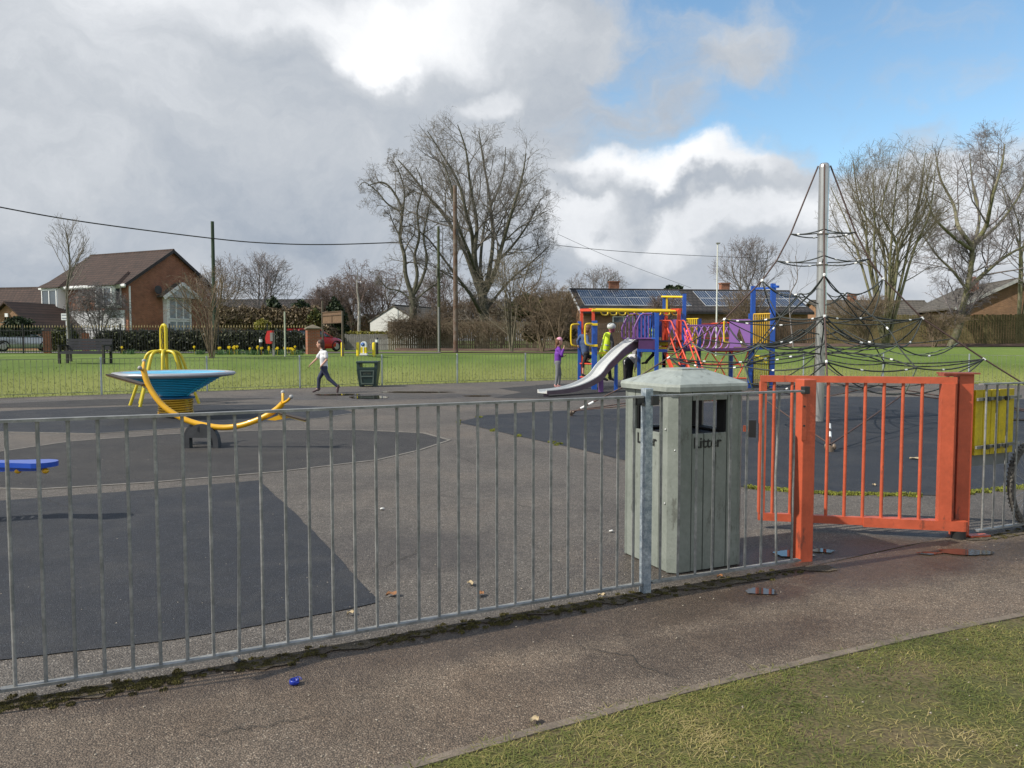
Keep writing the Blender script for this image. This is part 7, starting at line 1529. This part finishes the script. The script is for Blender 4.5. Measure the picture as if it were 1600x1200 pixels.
s = MB(); rr_prism(s, .38, .34, 0, .10, .30); s.build('base', m_wht, T); s = MB(); rr_prism(s, .30, .25, .10, .40, .28); s.build('yellow_band', m_by, T); s = MB(); s.box(c+Vector((0, -.13, .25)), (.05, .02, .29)); s.build('white_stripe', m_wht, T)
s = MB(); prof = [(-.14, .40), (.14, .40), (.14, .56)]+[(.14*math.cos(a), .56+.13*math.sin(a)) for a in np.linspace(0, math.pi, 9)][1:-1]+[(-.14, .56)]; s.prism(prof, -.12, .12, Matrix.Translation(c) @ Matrix.Rotation(R(90), 4, 'X')); s.build('head', m_wht, T, fix=True)
s = MB(); s.lathe([(0, 0), (.095, 0), (.095, .012), (0, .012)], (0, 0, 0), 20, M=Matrix.Rotation(R(90), 3, 'X')); s.v = [(x+c.x-.03, y+c.y-.122, z_+c.z+.54) for x, y, z_ in s.v]; s.build('blue_disc', M('blue_sign_disc', (.01, .10, .40), .4), T)
s = MB(); s.bar(c+Vector((.01, -.142, .58)), c+Vector((-.06, -.142, .50)), .006, .022, up=(0, 1, 0)); s.bar(c+Vector((-.062, -.142, .498)), c+Vector((-.06, -.142, .545)), .006, .02, up=(0, 1, 0)); s.bar(c+Vector((-.062, -.142, .498)), c+Vector((-.015, -.142, .50)), .006, .02, up=(0, 1, 0)); s.build('arrow', m_wht, T)
# daffodils
m_dg = M('daffodil_leaf', (.05, .12, .035), .6, var=.3, vs=20); m_dy = M('daffodil_yellow', (.80, .58, .01), .5); rd_ = random.Random(3)
def daffodil(px, Y, label, nf):
    b = xy(px, Y); z = TZ(b.x, b.y); T = thing('daffodil_clump', label, 'flowers', (b.x, b.y, z), 0, 'clumps of daffodils along the railings')
    tufts('leaves', [(b.x+rd_.uniform(-.25, .25), b.y+rd_.uniform(-.2, .2), z) for _ in range(5)], 16, .12, .28, .012, m_dg, seed=int(px), lean=.3).build('leaves', m_dg, T)
    for i in range(nf):
        q = Vector((b.x+rd_.uniform(-.3, .3), b.y+rd_.uniform(-.3, .1), z+rd_.uniform(.26, .40))); s = MB()
        s.tube([q, q+Vector((.0, -.045, 0))], [.018, .03], 7)
        for k in range(6): a = k*1.047; s.add([q, q+Vector((.055*math.cos(a-.35), .0, .055*math.sin(a-.35))), q+Vector((.075*math.cos(a), 0, .075*math.sin(a))), q+Vector((.055*math.cos(a+.35), 0, .055*math.sin(a+.35)))], [(0, 1, 2, 3)])
        s.tube([q, Vector((q.x, q.y+.02, z))], .005, 4); s.build('flower', m_dy, T)
spots_ = [(342, 1, 'left of all the clumps near the wide bare shrub'), (352, 3, 'second clump right of the wide bare shrub'), (362, 3, 'well-flowered clump right of the wide bare shrub'), (374, 2, 'midway between the wide bare shrub and the red box'), (389, 1, 'almost flowerless clump well left of the red box'), (402, 3, 'beside the black bollard with the white band'), (418, 4, 'densest yellow clump beneath the red box'), (432, 3, 'just right of the grey post of the red box'), (441, 2, 'at the foot of the pale square post'), (452, 4, 'right of the pale square post, behind the walking girl'), (462, 1, 'rightmost clump just before the brick pillar')]
for px, nf, tx in spots_: daffodil(px, 38.6+rd_.uniform(-.8, .6), 'daffodil clump '+tx, nf)
daffodil(199, 39.5, 'lone daffodil clump before the dark hedge, right of the bench', 1); daffodil(310, 38.8, 'small daffodil clump at the foot of the wide bare shrub', 1)
# ================= CARS =================
m_carr = M('red_car_paint', (.42, .012, .015), .22, 0, var=.05, coat=.8); m_cars = M('silver_car_paint', (.40, .42, .45), .25, .5, var=.05, coat=.6); m_cg = M('car_glass', (.03, .05, .06), .05, spec=1); m_ty = M('tyre_black', (.012, .012, .012), .8); m_al = M('alloy', (.45, .45, .46), .3, .7)
def car(label, loc, rz, paint):
    T = thing('parked_car', label, 'car', loc, rz); Mc = MATW[T.name]
    def loft(sts, nm, mat, par=None):
        mb = MB(); ring_n = len(sts[0][1]); vs = []
        for x, sec in sts: vs += [Mc @ Vector((x, y, z)) for y, z in sec]
        fs = [(i*ring_n+j, i*ring_n+(j+1) % ring_n, (i+1)*ring_n+(j+1) % ring_n, (i+1)*ring_n+j) for i in range(len(sts)-1) for j in range(ring_n)]+[tuple(range(ring_n))[::-1], tuple(range((len(sts)-1)*ring_n, len(sts)*ring_n))]
        mb.add(vs, fs, True); o = mb.build(nm, mat, par or T, fix=True); md = o.modifiers.new('e', 'EDGE_SPLIT'); md.split_angle = R(35); return o
    def sec(w, z0, z1, wt=None): wt = wt or w*.92; return [(-w*.9, z0), (w*.9, z0), (w, z0+.12), (w, (z0+z1)/2), (wt, z1-.06), (wt*.9, z1), (-wt*.9, z1), (-wt, z1-.06), (-w, (z0+z1)/2), (-w, z0+.12)]
    loft([(-1.83, sec(.66, .34, .80)), (-1.76, sec(.76, .24, .88)), (-1.4, sec(.82, .18, .93)), (-.5, sec(.84, .18, .93)), (.6, sec(.84, .18, .92)), (.75, sec(.84, .18, .92)), (1.3, sec(.83, .18, .86)), (1.65, sec(.77, .22, .78)), (1.83, sec(.62, .30, .62))], 'body', paint)
    loft([(-1.70, sec(.66, .88, 1.02, .62)), (-1.5, sec(.71, .88, 1.34, .60)), (-.9, sec(.73, .88, 1.39, .62)), (.05, sec(.73, .88, 1.38, .62)), (.5, sec(.72, .88, 1.12, .68)), (.95, sec(.70, .88, .93, .70))], 'window', m_cg)
    loft([(-1.52, sec(.62, 1.345, 1.37)), (-.9, sec(.64, 1.36, 1.43)), (.05, sec(.62, 1.36, 1.42)), (.15, sec(.60, 1.33, 1.36))], 'roof', paint)
    mb = MB()
    for sy_ in (-1, 1):
        for xx in (-.45, .35): mb.bar(Mc @ Vector((xx, sy_*.735, .9)), Mc @ Vector((xx+(-.05), sy_*.63, 1.38)), .06, .03)
        mb.bar(Mc @ Vector((.98, sy_*.70, .9)), Mc @ Vector((.12, sy_*.60, 1.38)), .06, .05); mb.bar(Mc @ Vector((-1.72, sy_*.66, .9)), Mc @ Vector((-1.5, sy_*.61, 1.36)), .10, .05)
    mb.build('pillars', paint, T)
    for x in (-1.18, 1.2):
        for sy_ in (-1, 1):
            q = Matrix.Translation(Mc @ Vector((x, sy_*.74, .31))) @ Matrix.Rotation(rz, 4, 'Z') @ Matrix.Rotation(R(90), 4, 'X'); mb = MB(); mb.lathe([(.20, -.09), (.30, -.08), (.315, 0), (.30, .08), (.20, .09)], (0, 0, 0), 22, M=q.to_3x3()); mb.v = [tuple(Vector(v)+q.translation) for v in mb.v]; wo = mb.build('wheel', m_ty, T)
            mb = MB(); mb.lathe([(.17, -.093), (.20, -.093), (.20, .093), (.17, .093)], (0, 0, 0), 20, M=q.to_3x3()); mb.lathe([(0, -.085), (.05, -.085), (.05, .085), (0, .085)], (0, 0, 0), 10, M=q.to_3x3())
            for k in range(5): a = k*1.2566; mb.box(q.to_3x3() @ Vector((.11*math.cos(a), .11*math.sin(a), 0)), (.14, .05, .17), M=q.to_3x3() @ Matrix.Rotation(a, 3, 'Z'))
            mb.v = [tuple(Vector(v)+q.translation) for v in mb.v]; mb.build('rim', m_al, wo)
            mb = MB(); ar = [Mc @ Vector((x+.36*math.cos(a), sy_*.845, .31+.36*math.sin(a))) for a in np.linspace(-.1, math.pi+.1, 12)]; mb.tube(ar, .035, 6); mb.build('wheel_arch', m_ty, T)
    for sy_ in (-1, 1):
        mb = MB(); mb.box(Mc @ Vector((-1.78, sy_*.62, .72)), (.08, .12, .26), rz, bev=.02); mb.build('tail_light', M('tail_red', (.5, .02, .02), .2), T); mb = MB(); mb.ell(Mc @ Vector((1.70, sy_*.55, .62)), .12, n=12, k=8); mb.build('headlight', m_al, T)
    mb = MB(); mb.box(Mc @ Vector((-1.835, 0, .60)), (.02, .48, .11), rz); mb.build('number_plate', M('plate_yellow', (.70, .50, .03), .4), T)
    mb = MB(); mb.box(Mc @ Vector((-1.80, 0, .34)), (.10, 1.42, .16), rz, bev=.03); mb.build('bumper', m_ty, T)
    return T
c = xy(477, 47.5); car('red hatchback parked behind the brick pillar, its rear to the left', (c.x, c.y+2, TZ(c.x, c.y)), R(50), m_carr)
c = xy(36, 50); car('silver car parked behind the iron railings at the far left', (c.x, c.y, TZ(c.x, c.y)), R(40), m_cars)
